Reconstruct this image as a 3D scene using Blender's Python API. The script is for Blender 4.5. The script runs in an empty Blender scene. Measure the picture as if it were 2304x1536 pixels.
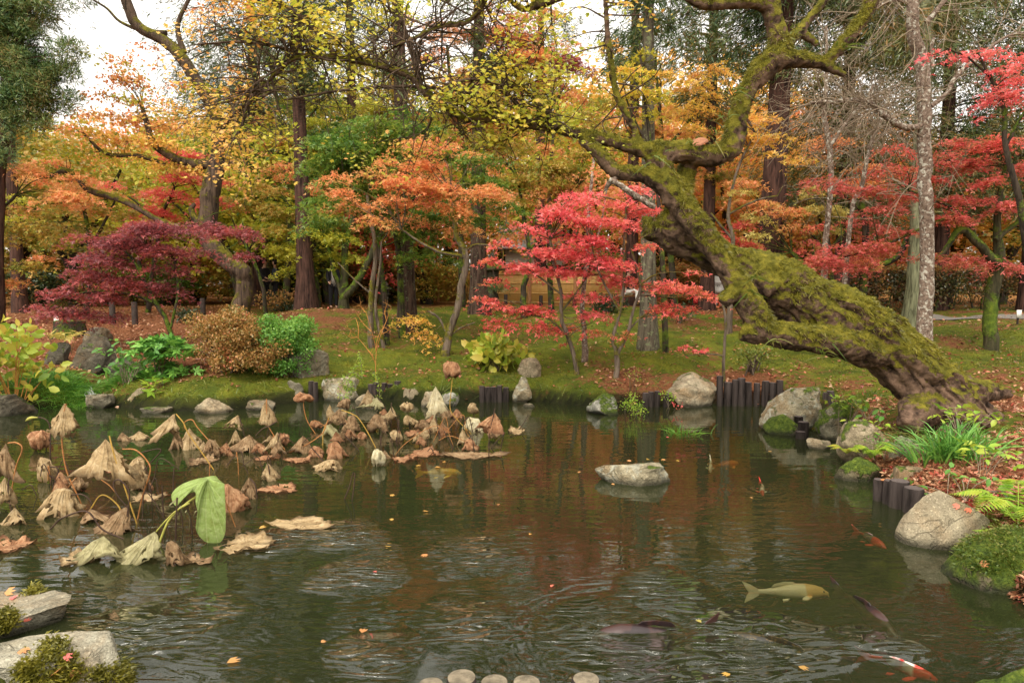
import bpy, bmesh, math, random
import numpy as np
from math import radians, sin, cos, pi, atan, atan2, sqrt

scene = bpy.context.scene
COL = scene.collection
# ---------------------------------------------------------------- camera
FPX, CX, CY, HZ = 1529.0, 1152.0, 768.0, 640.0       # focal length and centre in photo pixels, horizon row
CAMZ = 2.0
PITCH = atan((CY - HZ) / FPX)
cam = bpy.data.cameras.new("camera")
camo = bpy.data.objects.new("camera", cam); COL.objects.link(camo)
cam.sensor_fit = 'HORIZONTAL'; cam.sensor_width = 36.0; cam.lens = FPX / 2304 * 36
cam.clip_start = 0.05; cam.clip_end = 1000
camo.location = (0, 0, CAMZ); camo.rotation_euler = (pi / 2 - PITCH, 0, 0)
scene.camera = camo
# ---------------------------------------------------------------- sky, sun, exposure
SUN_EL, SUN_AZ = 55.0, 205.0                         # degrees; azimuth clockwise from +Y
w = bpy.data.worlds.new("World"); scene.world = w; w.use_nodes = True
nt = w.node_tree; bg = nt.nodes["Background"]
sky = nt.nodes.new("ShaderNodeTexSky"); sky.sky_type = 'NISHITA'; sky.sun_disc = False
sky.sun_elevation = radians(SUN_EL); sky.sun_rotation = radians(SUN_AZ)
sky.air_density = 1.0; sky.dust_density = 1.0; sky.ozone_density = 1.0
hs = nt.nodes.new("ShaderNodeHueSaturation"); hs.inputs["Saturation"].default_value = 0.10
wm = nt.nodes.new("ShaderNodeMix"); wm.data_type = 'RGBA'; wm.blend_type = 'MULTIPLY'; wm.inputs[0].default_value = 1.0
wm.inputs[7].default_value = (1.0, 0.935, 0.845, 1)
nt.links.new(sky.outputs[0], hs.inputs["Color"]); nt.links.new(hs.outputs[0], wm.inputs[6])
wt = nt.nodes.new("ShaderNodeTexCoord"); ws = nt.nodes.new("ShaderNodeSeparateXYZ"); nt.links.new(wt.outputs["Generated"], ws.inputs[0])
wr = nt.nodes.new("ShaderNodeMapRange"); nt.links.new(ws.outputs[2], wr.inputs[0])          # overcast: brighter overhead than at the horizon
for _i, _v in enumerate((0.0, 0.9, 0.85, 3.6)): wr.inputs[_i + 1].default_value = _v
wx_ = nt.nodes.new("ShaderNodeVectorMath"); wx_.operation = 'SCALE'; nt.links.new(wm.outputs[2], wx_.inputs[0]); nt.links.new(wr.outputs[0], wx_.inputs[3])
nt.links.new(wx_.outputs[0], bg.inputs[0]); bg.inputs[1].default_value = 0.15
sd = bpy.data.lights.new("sun", 'SUN'); sd.energy = 0.9; sd.angle = radians(25); sd.color = (1.0, 0.93, 0.82)
so = bpy.data.objects.new("sun", sd); COL.objects.link(so)
so.rotation_euler = (radians(90 - SUN_EL), 0, pi - radians(SUN_AZ))
scene.view_settings.view_transform = 'Standard'; scene.view_settings.look = 'None'
scene.view_settings.exposure = 0.66; scene.view_settings.gamma = 1.0
scene.view_settings.use_curve_mapping = False
cy = scene.cycles
cy.max_bounces = 7; cy.diffuse_bounces = 4; cy.glossy_bounces = 3; cy.transmission_bounces = 4
cy.transparent_max_bounces = 8; cy.caustics_reflective = False; cy.caustics_refractive = False
cy.sample_clamp_indirect = 6.0
cy.use_denoising = True
try: cy.denoiser = 'OPENIMAGEDENOISE'
except Exception: pass

# ---------------------------------------------------------------- pixel -> world
_cp, _sp = cos(PITCH), sin(PITCH)
def ray(px, py):
    u, v = (px - CX) / FPX, (CY - py) / FPX
    return np.array([u, _cp + v * _sp, -_sp + v * _cp])
def P(px, py, Y):
    d = ray(px, py); return np.array([0, 0, CAMZ]) + d * (Y / d[1])
def GZ0(px, py, z=0.0):
    d = ray(px, py); return np.array([0, 0, CAMZ]) + d * ((z - CAMZ) / d[2])
# ---------------------------------------------------------------- numpy noise
def _h(i, j, k, seed):
    n = (i * 374761393 + j * 668265263 + k * 2147483647 + seed * 974711) & 0xffffffff
    n = ((n ^ (n >> 13)) * 1274126177) & 0xffffffff
    n = ((n ^ (n >> 16)) * 2246822519) & 0xffffffff
    return ((n ^ (n >> 15)) & 0xffff) / 65535.0 * 2 - 1
def vnoise(p, seed=0):
    p = np.asarray(p, float); f = np.floor(p).astype(np.int64); t = p - f; t = t * t * (3 - 2 * t)
    i, j, k = f[..., 0], f[..., 1], f[..., 2]; a, b, c = t[..., 0], t[..., 1], t[..., 2]
    r = 0
    for di in (0, 1):
        for dj in (0, 1):
            for dk in (0, 1):
                r = r + _h(i + di, j + dj, k + dk, seed) * (a if di else 1 - a) * (b if dj else 1 - b) * (c if dk else 1 - c)
    return r
def fbm(p, seed=0, oct=3):
    r, a = 0, 1.0
    for o in range(oct):
        r = r + a * vnoise(np.asarray(p) * 2 ** o, seed + o * 17); a *= 0.5
    return r
def n2(x, y, s, seed, oct=2):
    return fbm(np.stack([x * s, y * s, np.zeros_like(x) + 0.37], -1), seed, oct)
def sstep(a, b, x):
    t = np.clip((x - a) / (b - a), 0, 1); return t * t * (3 - 2 * t)
# ---------------------------------------------------------------- mesh builder
class Geo:
    def __init__(s): s.V = []; s.F = {3: [], 4: []}; s.n = 0; s.U = []; s.uv = False
    def add(s, v, f, uv=None):
        v = np.asarray(v, float).reshape(-1, 3); f = np.asarray(f, np.int64)
        s.V.append(v)
        if len(f): s.F[f.shape[1]].append(f + s.n)
        s.n += len(v)
        if uv is None: uv = np.zeros((len(v), 2))
        else: s.uv = True
        s.U.append(np.asarray(uv, float).reshape(-1, 2))
    def verts(s): return np.concatenate(s.V)
    def mesh(s, name, smooth=False):
        V = np.concatenate(s.V) if s.V else np.zeros((0, 3))
        me = bpy.data.meshes.new(name)
        me.vertices.add(len(V)); me.vertices.foreach_set("co", V.astype(np.float32).ravel())
        loops, starts, n = [], [], 0
        for k in (3, 4):
            if s.F[k]:
                F = np.concatenate(s.F[k]); loops.append(F.ravel()); starts.append(n + np.arange(len(F)) * k); n += F.size
        if n:
            L = np.concatenate(loops); S = np.concatenate(starts)
            me.loops.add(n); me.loops.foreach_set("vertex_index", L.astype(np.int32))
            me.polygons.add(len(S)); me.polygons.foreach_set("loop_start", S.astype(np.int32))
            if smooth: me.polygons.foreach_set("use_smooth", np.ones(len(S), bool))
            if s.uv:
                U = np.concatenate(s.U)[L]; lay = me.uv_layers.new(name="uv"); lay.data.foreach_set("uv", U.astype(np.float32).ravel())
        me.update(calc_edges=True); me.validate()
        return me
def link(name, me, mat=None, parent=None, loc=None):
    o = bpy.data.objects.new(name, me); COL.objects.link(o)
    if mat is not None and not me.materials: me.materials.append(mat)
    if parent is not None:
        o.parent = parent
        if loc is None: o.location = -np.array(parent.location)
    if loc is not None: o.location = loc
    return o
def part(name, geo, mat, parent, smooth=False):            # geometry given in world coordinates
    return link(name, geo.mesh(name, smooth), mat, parent)
def tag(o, label=None, cat=None, group=None, kind=None):
    if label: o["label"] = label
    if cat: o["category"] = cat
    if group: o["group"] = group
    if kind: o["kind"] = kind
    return o
def thing(name, label, cat, loc, group=None, kind=None):
    o = bpy.data.objects.new(name, None); COL.objects.link(o); o.location = loc; o.empty_display_size = 0.2
    return tag(o, label, cat, group, kind)
def recentre(me, c):
    n = len(me.vertices); a = np.empty(n * 3, np.float32); me.vertices.foreach_get("co", a)
    me.vertices.foreach_set("co", (a.reshape(-1, 3) - np.asarray(c, np.float32)).ravel()); me.update()
def solo(name, geo, mat, label, cat, group=None, kind=None, smooth=False, loc=None):   # a thing that is one mesh
    me = geo.mesh(name, smooth); c = np.asarray(loc if loc is not None else (0, 0, 0), float); recentre(me, c)
    return tag(link(name, me, mat, None, c), label, cat, group, kind)
# ---------------------------------------------------------------- curves and tubes
def spline(pts, n):
    pts = np.asarray(pts, float)
    if len(pts) == 2:
        t = np.linspace(0, 1, n)[:, None]; return pts[0] * (1 - t) + pts[1] * t
    a = np.vstack([2 * pts[0] - pts[1], pts, 2 * pts[-1] - pts[-2]])
    m = len(pts) - 1; out = []
    for t in np.linspace(0, m - 1e-6, n):
        i = int(t); f = t - i; p0, p1, p2, p3 = a[i], a[i + 1], a[i + 2], a[i + 3]
        out.append(0.5 * (2 * p1 + (p2 - p0) * f + (2 * p0 - 5 * p1 + 4 * p2 - p3) * f * f + (3 * p1 - p0 - 3 * p2 + p3) * f ** 3))
    return np.array(out)
def tube(g, pts, rad, k=6, cap=True, flat=1.0):
    pts = np.asarray(pts, float); n = len(pts); rad = np.broadcast_to(np.asarray(rad, float), (n,))
    t = np.gradient(pts, axis=0); t /= np.linalg.norm(t, axis=1)[:, None] + 1e-9
    ref = np.array([0, 0, 1.0]) if abs(t[0][2]) < 0.8 else np.array([1.0, 0, 0])
    a = np.cross(ref, t[0]); a /= np.linalg.norm(a); A = []
    for i in range(n):
        a = a - t[i] * a.dot(t[i]); a = a / (np.linalg.norm(a) + 1e-9); A.append(a)
    A = np.array(A); B = np.cross(t, A)
    th = np.arange(k) * 2 * pi / k
    v = pts[:, None, :] + rad[:, None, None] * (np.cos(th)[None, :, None] * A[:, None, :] + flat * np.sin(th)[None, :, None] * B[:, None, :])
    v = v.reshape(-1, 3)
    i = np.arange(n - 1)[:, None] * k; j = np.arange(k)[None, :]; j2 = (j + 1) % k
    f = np.stack([i + j, i + j2, i + k + j2, i + k + j], -1).reshape(-1, 4)
    u = np.stack([np.tile(th / (2 * pi), n), np.repeat(np.linspace(0, 1, n), k)], -1)
    g.add(v, f, u)
    if cap:
        for e, o in ((0, 0), (n - 1, (n - 1) * k)):
            q = np.vstack([v[o:o + k], pts[e][None]]); jj = np.arange(k)
            tri = np.stack([np.full(k, k), (jj + 1) % k, jj] if e == 0 else [np.full(k, k), jj, (jj + 1) % k], -1)
            g.add(q, tri)
def wtube(g, path, n=14, k=8, cap=True):                    # path rows (x,y,z,r)
    s = spline(path, n); tube(g, s[:, :3], np.maximum(s[:, 3], 0.0015), k, cap)
def box(g, c, s, rz=0.0):
    c = np.asarray(c, float); x, y, z = np.asarray(s, float) / 2
    v = np.array([[-x, -y, -z], [x, -y, -z], [x, y, -z], [-x, y, -z], [-x, -y, z], [x, -y, z], [x, y, z], [-x, y, z]])
    R = np.array([[cos(rz), -sin(rz), 0], [sin(rz), cos(rz), 0], [0, 0, 1]])
    g.add(v @ R.T + c, [[0, 3, 2, 1], [4, 5, 6, 7], [0, 1, 5, 4], [1, 2, 6, 5], [2, 3, 7, 6], [3, 0, 4, 7]])
def lathe(g, c, prof, k=20, sx=1.0, sy=1.0):                # prof rows (r,z)
    prof = np.asarray(prof, float); th = np.arange(k) * 2 * pi / k; n = len(prof)
    v = np.stack([prof[:, 0][:, None] * np.cos(th) * sx, prof[:, 0][:, None] * np.sin(th) * sy, np.repeat(prof[:, 1][:, None], k, 1)], -1).reshape(-1, 3)
    i = np.arange(n - 1)[:, None] * k; j = np.arange(k)[None]; j2 = (j + 1) % k
    g.add(v + np.asarray(c), np.stack([i + j, i + j2, i + k + j2, i + k + j], -1).reshape(-1, 4))
# ---------------------------------------------------------------- leaves
def _star(l):
    v, f = [[0, 0, 0]], []
    for a, s in l:
        a = radians(a); dx, dy = sin(a), cos(a); w_ = 0.2 * s
        b = len(v); m = 0.5 * s
        v += [[dx * m - dy * w_, dy * m + dx * w_, 0.03], [dx * s, dy * s, -0.08 * s], [dx * m + dy * w_, dy * m - dx * w_, 0.03]]
        f += [[0, b + 2, b + 1, b]]
    return np.array(v), np.array(f)
LEAF = {
    'diamond': (np.array([[0, 0, 0], [.32, .5, .06], [0, 1, -.06], [-.32, .5, .06]]), np.array([[0, 1, 2, 3]])),
    'star': _star([(-70, .75), (0, 1.0), (70, .75)]),
    'maple': _star([(-105, .55), (-52, .85), (0, 1.0), (52, .85), (105, .55)]),
    'oval': (np.array([[0, 0, 0], [.26, .3, .07], [.24, .68, .05], [0, 1, -.12], [-.24, .68, .05], [-.26, .3, .07], [0, .35, 0], [0, .7, -.02]]),
             np.array([[0, 1, 2, 6], [0, 6, 4, 5], [6, 2, 3, 7], [6, 7, 3, 4]])),
    'needle': (np.array([[0, 0, 0], [.07, .45, .02], [0, 1, -.05], [-.07, .45, .02]]), np.array([[0, 1, 2, 3]])),
    'lance': (np.array([[0, 0, 0], [.13, .4, .03], [0, 1, -.12], [-.13, .4, .03]]), np.array([[0, 1, 2, 3]])),
}
LEAF['tri'] = (np.vstack([[0, 0, 0], [.42, .38, .05], [.40, .95, -.05], [.15, .66, 0], [0, 1.1, -.1], [-.15, .66, 0], [-.40, .95, -.05], [-.42, .38, .05]]),
               np.array([[0, 1, 2, 3], [0, 3, 4, 5], [0, 5, 6, 7]]))     # three-lobed leaf
def unit(v): return v / (np.linalg.norm(v, axis=-1, keepdims=True) + 1e-9)
def leaves(g, Pn, size, kind='star', tilt=0.6, nrm=(0, 0, 1), rng=None, fwd=None, fwdmix=0.0):
    N = len(Pn)
    if N == 0: return
    tv, tf = LEAF[kind]
    nz = unit(np.asarray(nrm, float) + tilt * rng.normal(size=(N, 3)))
    az = unit(rng.normal(size=(N, 3)))
    if fwd is not None: az = unit(fwdmix * unit(np.asarray(fwd, float)) + (1 - fwdmix) * az)
    y = unit(az - nz * (az * nz).sum(-1, keepdims=True)); x = np.cross(y, nz)
    size = np.broadcast_to(np.asarray(size, float), (N,))
    v = Pn[:, None, :] + size[:, None, None] * (tv[None, :, 0:1] * x[:, None, :] + tv[None, :, 1:2] * y[:, None, :] + tv[None, :, 2:3] * nz[:, None, :])
    g.add(v.reshape(-1, 3), (tf[None] + (np.arange(N) * len(tv))[:, None, None]).reshape(-1, tf.shape[1]))
def blades(g, base, tip_dir, L, w_, rng, seg=3, droop=0.5):
    # arching grass blades: base (N,3), tip_dir (N,3) initial direction
    N = len(base); d = unit(tip_dir); side = unit(np.cross(d, rng.normal(size=(N, 3)))); L = np.broadcast_to(L, (N,)); w_ = np.broadcast_to(w_, (N,))
    rows = []
    for i in range(seg + 1):
        t = i / seg
        c = base + d * (L * t)[:, None]; c[:, 2] -= L * droop * t * t * 0.6
        c[:, :2] += d[:, :2] * (L * droop * t * t * 0.5)[:, None]
        ww = w_ * (1 - t) ** 0.7 + 0.0008
        rows += [c - side * ww[:, None], c + side * ww[:, None]]
    v = np.stack(rows, 1); k = 2 * (seg + 1); f = np.array([[2 * i, 2 * i + 1, 2 * i + 3, 2 * i + 2] for i in range(seg)])
    g.add(v.reshape(-1, 3), (f[None] + (np.arange(N) * k)[:, None, None]).reshape(-1, 4))
# ---------------------------------------------------------------- materials
def mat(name):
    m = bpy.data.materials.new(name); m.use_nodes = True; t = m.node_tree
    return m, t, t.nodes["Principled BSDF"], t.links
def nd(t, typ, **kw):
    n = t.nodes.new(typ)
    for k, v in kw.items(): setattr(n, k, v)
    return n
def ramp(t, stops):
    r = nd(t, "ShaderNodeValToRGB"); e = r.color_ramp.elements
    while len(e) < len(stops): e.new(0.5)
    for el, (p, c) in zip(e, stops): el.position = p; el.color = (*c, 1)
    return r
def noise(t, scale, detail=4, rough=0.55, dist=0.0, vec=None):
    n = nd(t, "ShaderNodeTexNoise"); n.inputs["Scale"].default_value = scale; n.inputs["Detail"].default_value = detail
    n.inputs["Roughness"].default_value = rough; n.inputs["Distortion"].default_value = dist
    if vec is not None: t.links.new(vec, n.inputs["Vector"])
    return n
def math_(t, op, a, b=None, clamp=False):
    n = nd(t, "ShaderNodeMath", operation=op, use_clamp=clamp)
    for i, x in enumerate((a, b)):
        if x is None: continue
        if isinstance(x, (int, float)): n.inputs[i].default_value = x
        else: t.links.new(x, n.inputs[i])
    return n.outputs[0]
def mixc(t, fac, a, b, blend='MIX'):
    n = nd(t, "ShaderNodeMix", data_type='RGBA', blend_type=blend)
    for i, x in ((0, fac), (6, a), (7, b)):
        if isinstance(x, (int, float)): n.inputs[i].default_value = x
        elif isinstance(x, tuple): n.inputs[i].default_value = (*x, 1)
        else: t.links.new(x, n.inputs[i])
    return n.outputs[2]
def maprange(t, v, a, b, c, d):
    n = nd(t, "ShaderNodeMapRange"); t.links.new(v, n.inputs[0])
    for i, x in enumerate((a, b, c, d)): n.inputs[i + 1].default_value = x
    return n.outputs[0]
def pos(t): return nd(t, "ShaderNodeNewGeometry").outputs["Position"]
def mapped(t, vec, sc=(1, 1, 1), rot=(0, 0, 0)):
    n = nd(t, "ShaderNodeMapping"); t.links.new(vec, n.inputs[0]); n.inputs["Scale"].default_value = sc; n.inputs["Rotation"].default_value = rot
    return n.outputs[0]
def bump(t, h, strength=0.5, dist=0.02, normal=None):
    b = nd(t, "ShaderNodeBump"); b.inputs["Strength"].default_value = strength; b.inputs["Distance"].default_value = dist
    t.links.new(h, b.inputs["Height"])
    if normal is not None: t.links.new(normal, b.inputs["Normal"])
    return b.outputs[0]
def leafmat(name, cols, trans=0.42, nscale=0.9, nw=0.45, rough=0.42):
    m, t, bs, L = mat(name); g = nd(t, "ShaderNodeNewGeometry")
    n = noise(t, nscale, 2, 0.5, 0, g.outputs["Position"])
    nn = maprange(t, n.outputs["Fac"], 0.3, 0.7, 0, 1)
    f = math_(t, 'ADD', math_(t, 'MULTIPLY', g.outputs["Random Per Island"], 1 - nw), math_(t, 'MULTIPLY', nn, nw))
    k = len(cols); r = ramp(t, [(0.12 + 0.76 * i / max(1, k - 1), c) for i, c in enumerate(cols)]); L.new(f, r.inputs[0])
    L.new(r.outputs[0], bs.inputs["Base Color"]); bs.inputs["Roughness"].default_value = rough
    bs.inputs["Specular IOR Level"].default_value = 0.45
    tr = nd(t, "ShaderNodeBsdfTranslucent"); L.new(r.outputs[0], tr.inputs[0])
    mx = nd(t, "ShaderNodeMixShader"); mx.inputs[0].default_value = trans
    L.new(bs.outputs[0], mx.inputs[1]); L.new(tr.outputs[0], mx.inputs[2])
    L.new(mx.outputs[0], t.nodes["Material Output"].inputs[0])
    return m
def simple(name, col, rough=0.7, var=0.25, scale=8.0, bs_=0.3, spec=0.3):
    m, t, bs, L = mat(name); p = pos(t); n = noise(t, scale, 5, 0.6, 0, p)
    c0 = tuple(c * (1 - var) for c in col); c1 = tuple(min(1, c * (1 + var)) for c in col)
    r = ramp(t, [(0.3, c0), (0.7, c1)]); L.new(n.outputs[0], r.inputs[0]); L.new(r.outputs[0], bs.inputs["Base Color"])
    bs.inputs["Roughness"].default_value = rough; bs.inputs["Specular IOR Level"].default_value = spec
    L.new(bump(t, noise(t, scale * 4, 4, 0.6, 0, p).outputs[0], bs_, 0.01), bs.inputs["Normal"])
    return m
def barkmat(name, dark, light, streak=9.0, moss=None, mossamt=0.0, lichen=None, lichamt=0.0, vertical=True, up=0.25, bare=None):
    m, t, bs, L = mat(name); g = nd(t, "ShaderNodeNewGeometry"); p = g.outputs["Position"]
    sc = (1, 1, 0.12) if vertical else (1, 1, 1)
    n = noise(t, streak, 6, 0.65, 0.4, mapped(t, p, sc)); r = ramp(t, [(0.36, dark), (0.62, light)]); L.new(n.outputs[0], r.inputs[0])
    c = r.outputs[0]
    if lichen:
        ln = noise(t, 14, 4, 0.6, 0.5, p); c = mixc(t, maprange(t, ln.outputs[0], 0.62 - lichamt, 0.68 - lichamt, 0, 1), c, lichen)
    h = n.outputs[0]
    if moss:
        sx = nd(t, "ShaderNodeSeparateXYZ"); L.new(g.outputs["Normal"], sx.inputs[0])
        mn = noise(t, 3.0, 5, 0.6, 0.3, p); mn2 = noise(t, 22, 4, 0.65, 0.0, p)
        f = math_(t, 'ADD', math_(t, 'MULTIPLY', sx.outputs[2], up), math_(t, 'ADD', mn.outputs[0], math_(t, 'MULTIPLY', mn2.outputs[0], 0.35)))
        if bare:
            bz = nd(t, "ShaderNodeSeparateXYZ"); L.new(p, bz.inputs[0]); f = math_(t, 'ADD', f, maprange(t, bz.outputs[2], bare[0], bare[1], -.34, 0))
        f = maprange(t, f, 0.80 - mossamt, 0.92 - mossamt, 0, 1)
        mr = ramp(t, [(0.25, moss[0]), (0.5, moss[1]), (0.75, moss[2])]); L.new(noise(t, 9, 5, 0.7, 0.0, p).outputs[0], mr.inputs[0])
        c = mixc(t, f, c, mr.outputs[0])
        h = math_(t, 'ADD', h, math_(t, 'MULTIPLY', f, math_(t, 'MULTIPLY', noise(t, 70, 3, 0.7, 0, p).outputs[0], 1.2)))
    L.new(c, bs.inputs["Base Color"]); bs.inputs["Roughness"].default_value = 0.9; bs.inputs["Specular IOR Level"].default_value = 0.15
    L.new(bump(t, h, 0.9, 0.035), bs.inputs["Normal"])
    return m
MOSS = ((.040, .044, .007), (.150, .136, .016), (.30, .245, .030))
MOSSG = ((.03, .05, .008), (.10, .15, .018), (.22, .27, .03))
def rockmat(name, dark, light, moss=0.0, speck=True, lichen=0.0):
    m, t, bs, L = mat(name); g = nd(t, "ShaderNodeNewGeometry"); p = g.outputs["Position"]
    n = noise(t, 3.2, 6, 0.62, 0.6, p); r = ramp(t, [(0.32, dark), (0.66, light)]); L.new(n.outputs[0], r.inputs[0]); c = r.outputs[0]
    st = noise(t, 1.6, 4, 0.6, 0.8, p); c = mixc(t, math_(t, 'MULTIPLY', maprange(t, st.outputs[0], 0.47, 0.64, 0, 1), 0.75), c, (light[0] * 0.62, light[1] * 0.42, light[2] * 0.26))
    if speck:
        v = noise(t, 95, 2, 0.5, 0, p); c = mixc(t, math_(t, 'MULTIPLY', maprange(t, v.outputs[0], 0.56, 0.64, 0, 1), 0.55), c, tuple(x * 0.35 for x in dark))
        v2 = noise(t, 70, 2, 0.5, 0, mapped(t, p, (1.1, 1, 1.2))); c = mixc(t, math_(t, 'MULTIPLY', maprange(t, v2.outputs[0], 0.6, 0.66, 0, 1), 0.5), c, tuple(min(1, x * 1.5) for x in light))
    if lichen:
        ln = noise(t, 6, 6, 0.7, 1.0, p); c = mixc(t, maprange(t, ln.outputs[0], 0.6 - lichen, 0.66 - lichen, 0, 0.8), c, (.42, .42, .33))
    ck = math_(t, 'ABSOLUTE', math_(t, 'SUBTRACT', noise(t, 2.6, 5, .6, .9, p).outputs[0], .5)); ckf = maprange(t, ck, 0, .02, .55, 0); c = mixc(t, ckf, c, tuple(x * .4 for x in dark))
    gr = noise(t, 12, 5, .7, .3, p); c = mixc(t, math_(t, 'MULTIPLY', maprange(t, gr.outputs[0], .42, .62, 1, 0), .45), c, tuple(x * .8 for x in dark))
    h = math_(t, 'ADD', math_(t, 'SUBTRACT', math_(t, 'MULTIPLY', n.outputs[0], 1.3), math_(t, 'MULTIPLY', ckf, .25)), math_(t, 'MULTIPLY', math_(t, 'ADD', gr.outputs[0], math_(t, 'MULTIPLY', noise(t, 40, 4, 0.65, 0, p).outputs[0], .5)), 0.5))
    sx = nd(t, "ShaderNodeSeparateXYZ"); L.new(g.outputs["Normal"], sx.inputs[0])
    if moss:
        mn = noise(t, 4.5, 5, 0.62, 0.5, p); f = math_(t, 'ADD', math_(t, 'MULTIPLY', sx.outputs[2], 0.22), mn.outputs[0])
        f = maprange(t, f, 0.85 - moss, 0.91 - moss, 0, 1)
        mr = ramp(t, [(0.3, MOSSG[0]), (0.5, MOSSG[1]), (0.72, MOSSG[2])]); L.new(noise(t, 26, 4, 0.7, 0, p).outputs[0], mr.inputs[0])
        c = mixc(t, f, c, mr.outputs[0]); h = math_(t, 'ADD', h, math_(t, 'MULTIPLY', f, math_(t, 'ADD', noise(t, 60, 3, 0.7, 0, p).outputs[0], 0.3)))
    pz = nd(t, "ShaderNodeSeparateXYZ"); L.new(p, pz.inputs[0])      # dark tide line just above the water
    wet = maprange(t, math_(t, 'ADD', pz.outputs[2], math_(t, 'MULTIPLY', n.outputs[0], 0.05)), 0.045, 0.10, 0.85, 0)
    c = mixc(t, wet, c, (.030, .028, .016))
    L.new(c, bs.inputs["Base Color"]); bs.inputs["Roughness"].default_value = 0.85; bs.inputs["Specular IOR Level"].default_value = 0.25
    L.new(bump(t, h, 1.0, 0.05), bs.inputs["Normal"])
    return m
# ================================================================ THE SETTING: ground, pond, path
shore_px = [(0, 925), (120, 920), (195, 917), (215, 914), (300, 922), (400, 928), (520, 927), (600, 915), (700, 905), (830, 899), (950, 907), (1080, 904),
            (1200, 905), (1320, 917), (1450, 914), (1620, 914), (1770, 917), (1800, 930), (1880, 934), (1902, 970), (1885, 1005), (1900, 1035), (1945, 1075), (1975, 1125), (2010, 1140), (2070, 1165),
            (2110, 1190), (2150, 1240), (2215, 1310), (2304, 1400), (2400, 1520)]
POND = [tuple(GZ0(*p)[:2]) for p in shore_px] + [(2.3, 2.88), (-1.7, 2.88), (-2.15, 3.1), (-2.9, 3.55), (-3.6, 4.2), (-5.5, 4.4), (-9, 5), (-13, 7), (-14, 9.5), (-11, 11.2)]
PA = np.array(POND); PB = np.roll(PA, -1, 0)
def pond_sdf(x, y):
    shp = x.shape; p = np.stack([x.ravel(), y.ravel()], -1); best = np.full(len(p), 1e9); ins = np.zeros(len(p), bool)
    for a, b in zip(PA, PB):
        ab = b - a; t = np.clip(((p - a) @ ab) / (ab @ ab), 0, 1); best = np.minimum(best, np.linalg.norm(p - a - t[:, None] * ab, axis=1))
        c = (a[1] > p[:, 1]) != (b[1] > p[:, 1])
        with np.errstate(divide='ignore', invalid='ignore'):
            ins ^= c & (p[:, 0] < (b[0] - a[0]) * (p[:, 1] - a[1]) / (b[1] - a[1]) + a[0])
    return np.where(ins, -best, best).reshape(shp)
def px2x(px, d): return (px - CX) / FPX * d
MOUNDS = [(px2x(790, 18.5), 18.5, .30, 3.2, 1.6), (px2x(1620, 14.6), 14.6, .16, 1.6, .9), (px2x(2230, 13.8), 13.8, .14, 2.6, 1.2), (px2x(790, 15.4), 15.4, .16, .9, .6),
          (px2x(900, 13.6), 13.6, .06, 1.0, .6), (px2x(1480, 12.6), 12.6, .10, .8, .5), (px2x(2290, 9.6), 9.6, .13, .7, .5), (px2x(2130, 8.3), 8.3, .12, .9, .7), (px2x(1300, 13.5), 13.5, .09, 1.3, .6)]
def gz(x, y):
    x = np.asarray(x, float); y = np.asarray(y, float); s = pond_sdf(x, y) - .10
    rise = 0.115 * 7 * (1 - np.exp(-np.clip(s, 0, None) / 4.6)) * 1.12
    bk = 1 - .5 * sstep(2.2, 2.8, x) * sstep(9.6, 8.2, y)
    z = np.where(s > 0, bk * (0.16 * sstep(0.0, 0.06, s) + 0.14 * sstep(.02, 0.38, s)) + rise, -0.10 * sstep(0, .05, -s) - 0.65 * sstep(0.0, 1.2, -s))
    near = sstep(0.05, 0.8, s)
    z = z + near * (0.075 * n2(x, y, 0.55, 3) + 0.055 * n2(x, y, 1.6, 5) + .020 * n2(x, y, 4.2, 6)) * (1 - 0.6 * sstep(20, 30, y))
    for mx, my, h, rx, ry in MOUNDS:
        z = z + near * h * np.exp(-((x - mx) / rx) ** 2 - ((y - my) / ry) ** 2)
    z = z - 0.30 * np.exp(-((x - px2x(210, 11.5)) / .35) ** 2) * sstep(13.2, 11.3, y) * (s > 0) * sstep(9, 10, y)
    return z
def gz1(x, y): return float(gz(np.array([x]), np.array([y]))[0])
def GR(px, py):
    d = ray(px, py); Y = np.arange(2.6, 60, 0.03); pts = np.array([0, 0, CAMZ]) + d[None] * (Y / d[1])[:, None]
    h = np.maximum(gz(pts[:, 0], pts[:, 1]), 0); i = np.argmax(pts[:, 2] < h); return pts[i]
def at_ground(px, d):
    x = px2x(px, d); return np.array([x, d, gz1(x, d)])

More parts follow.
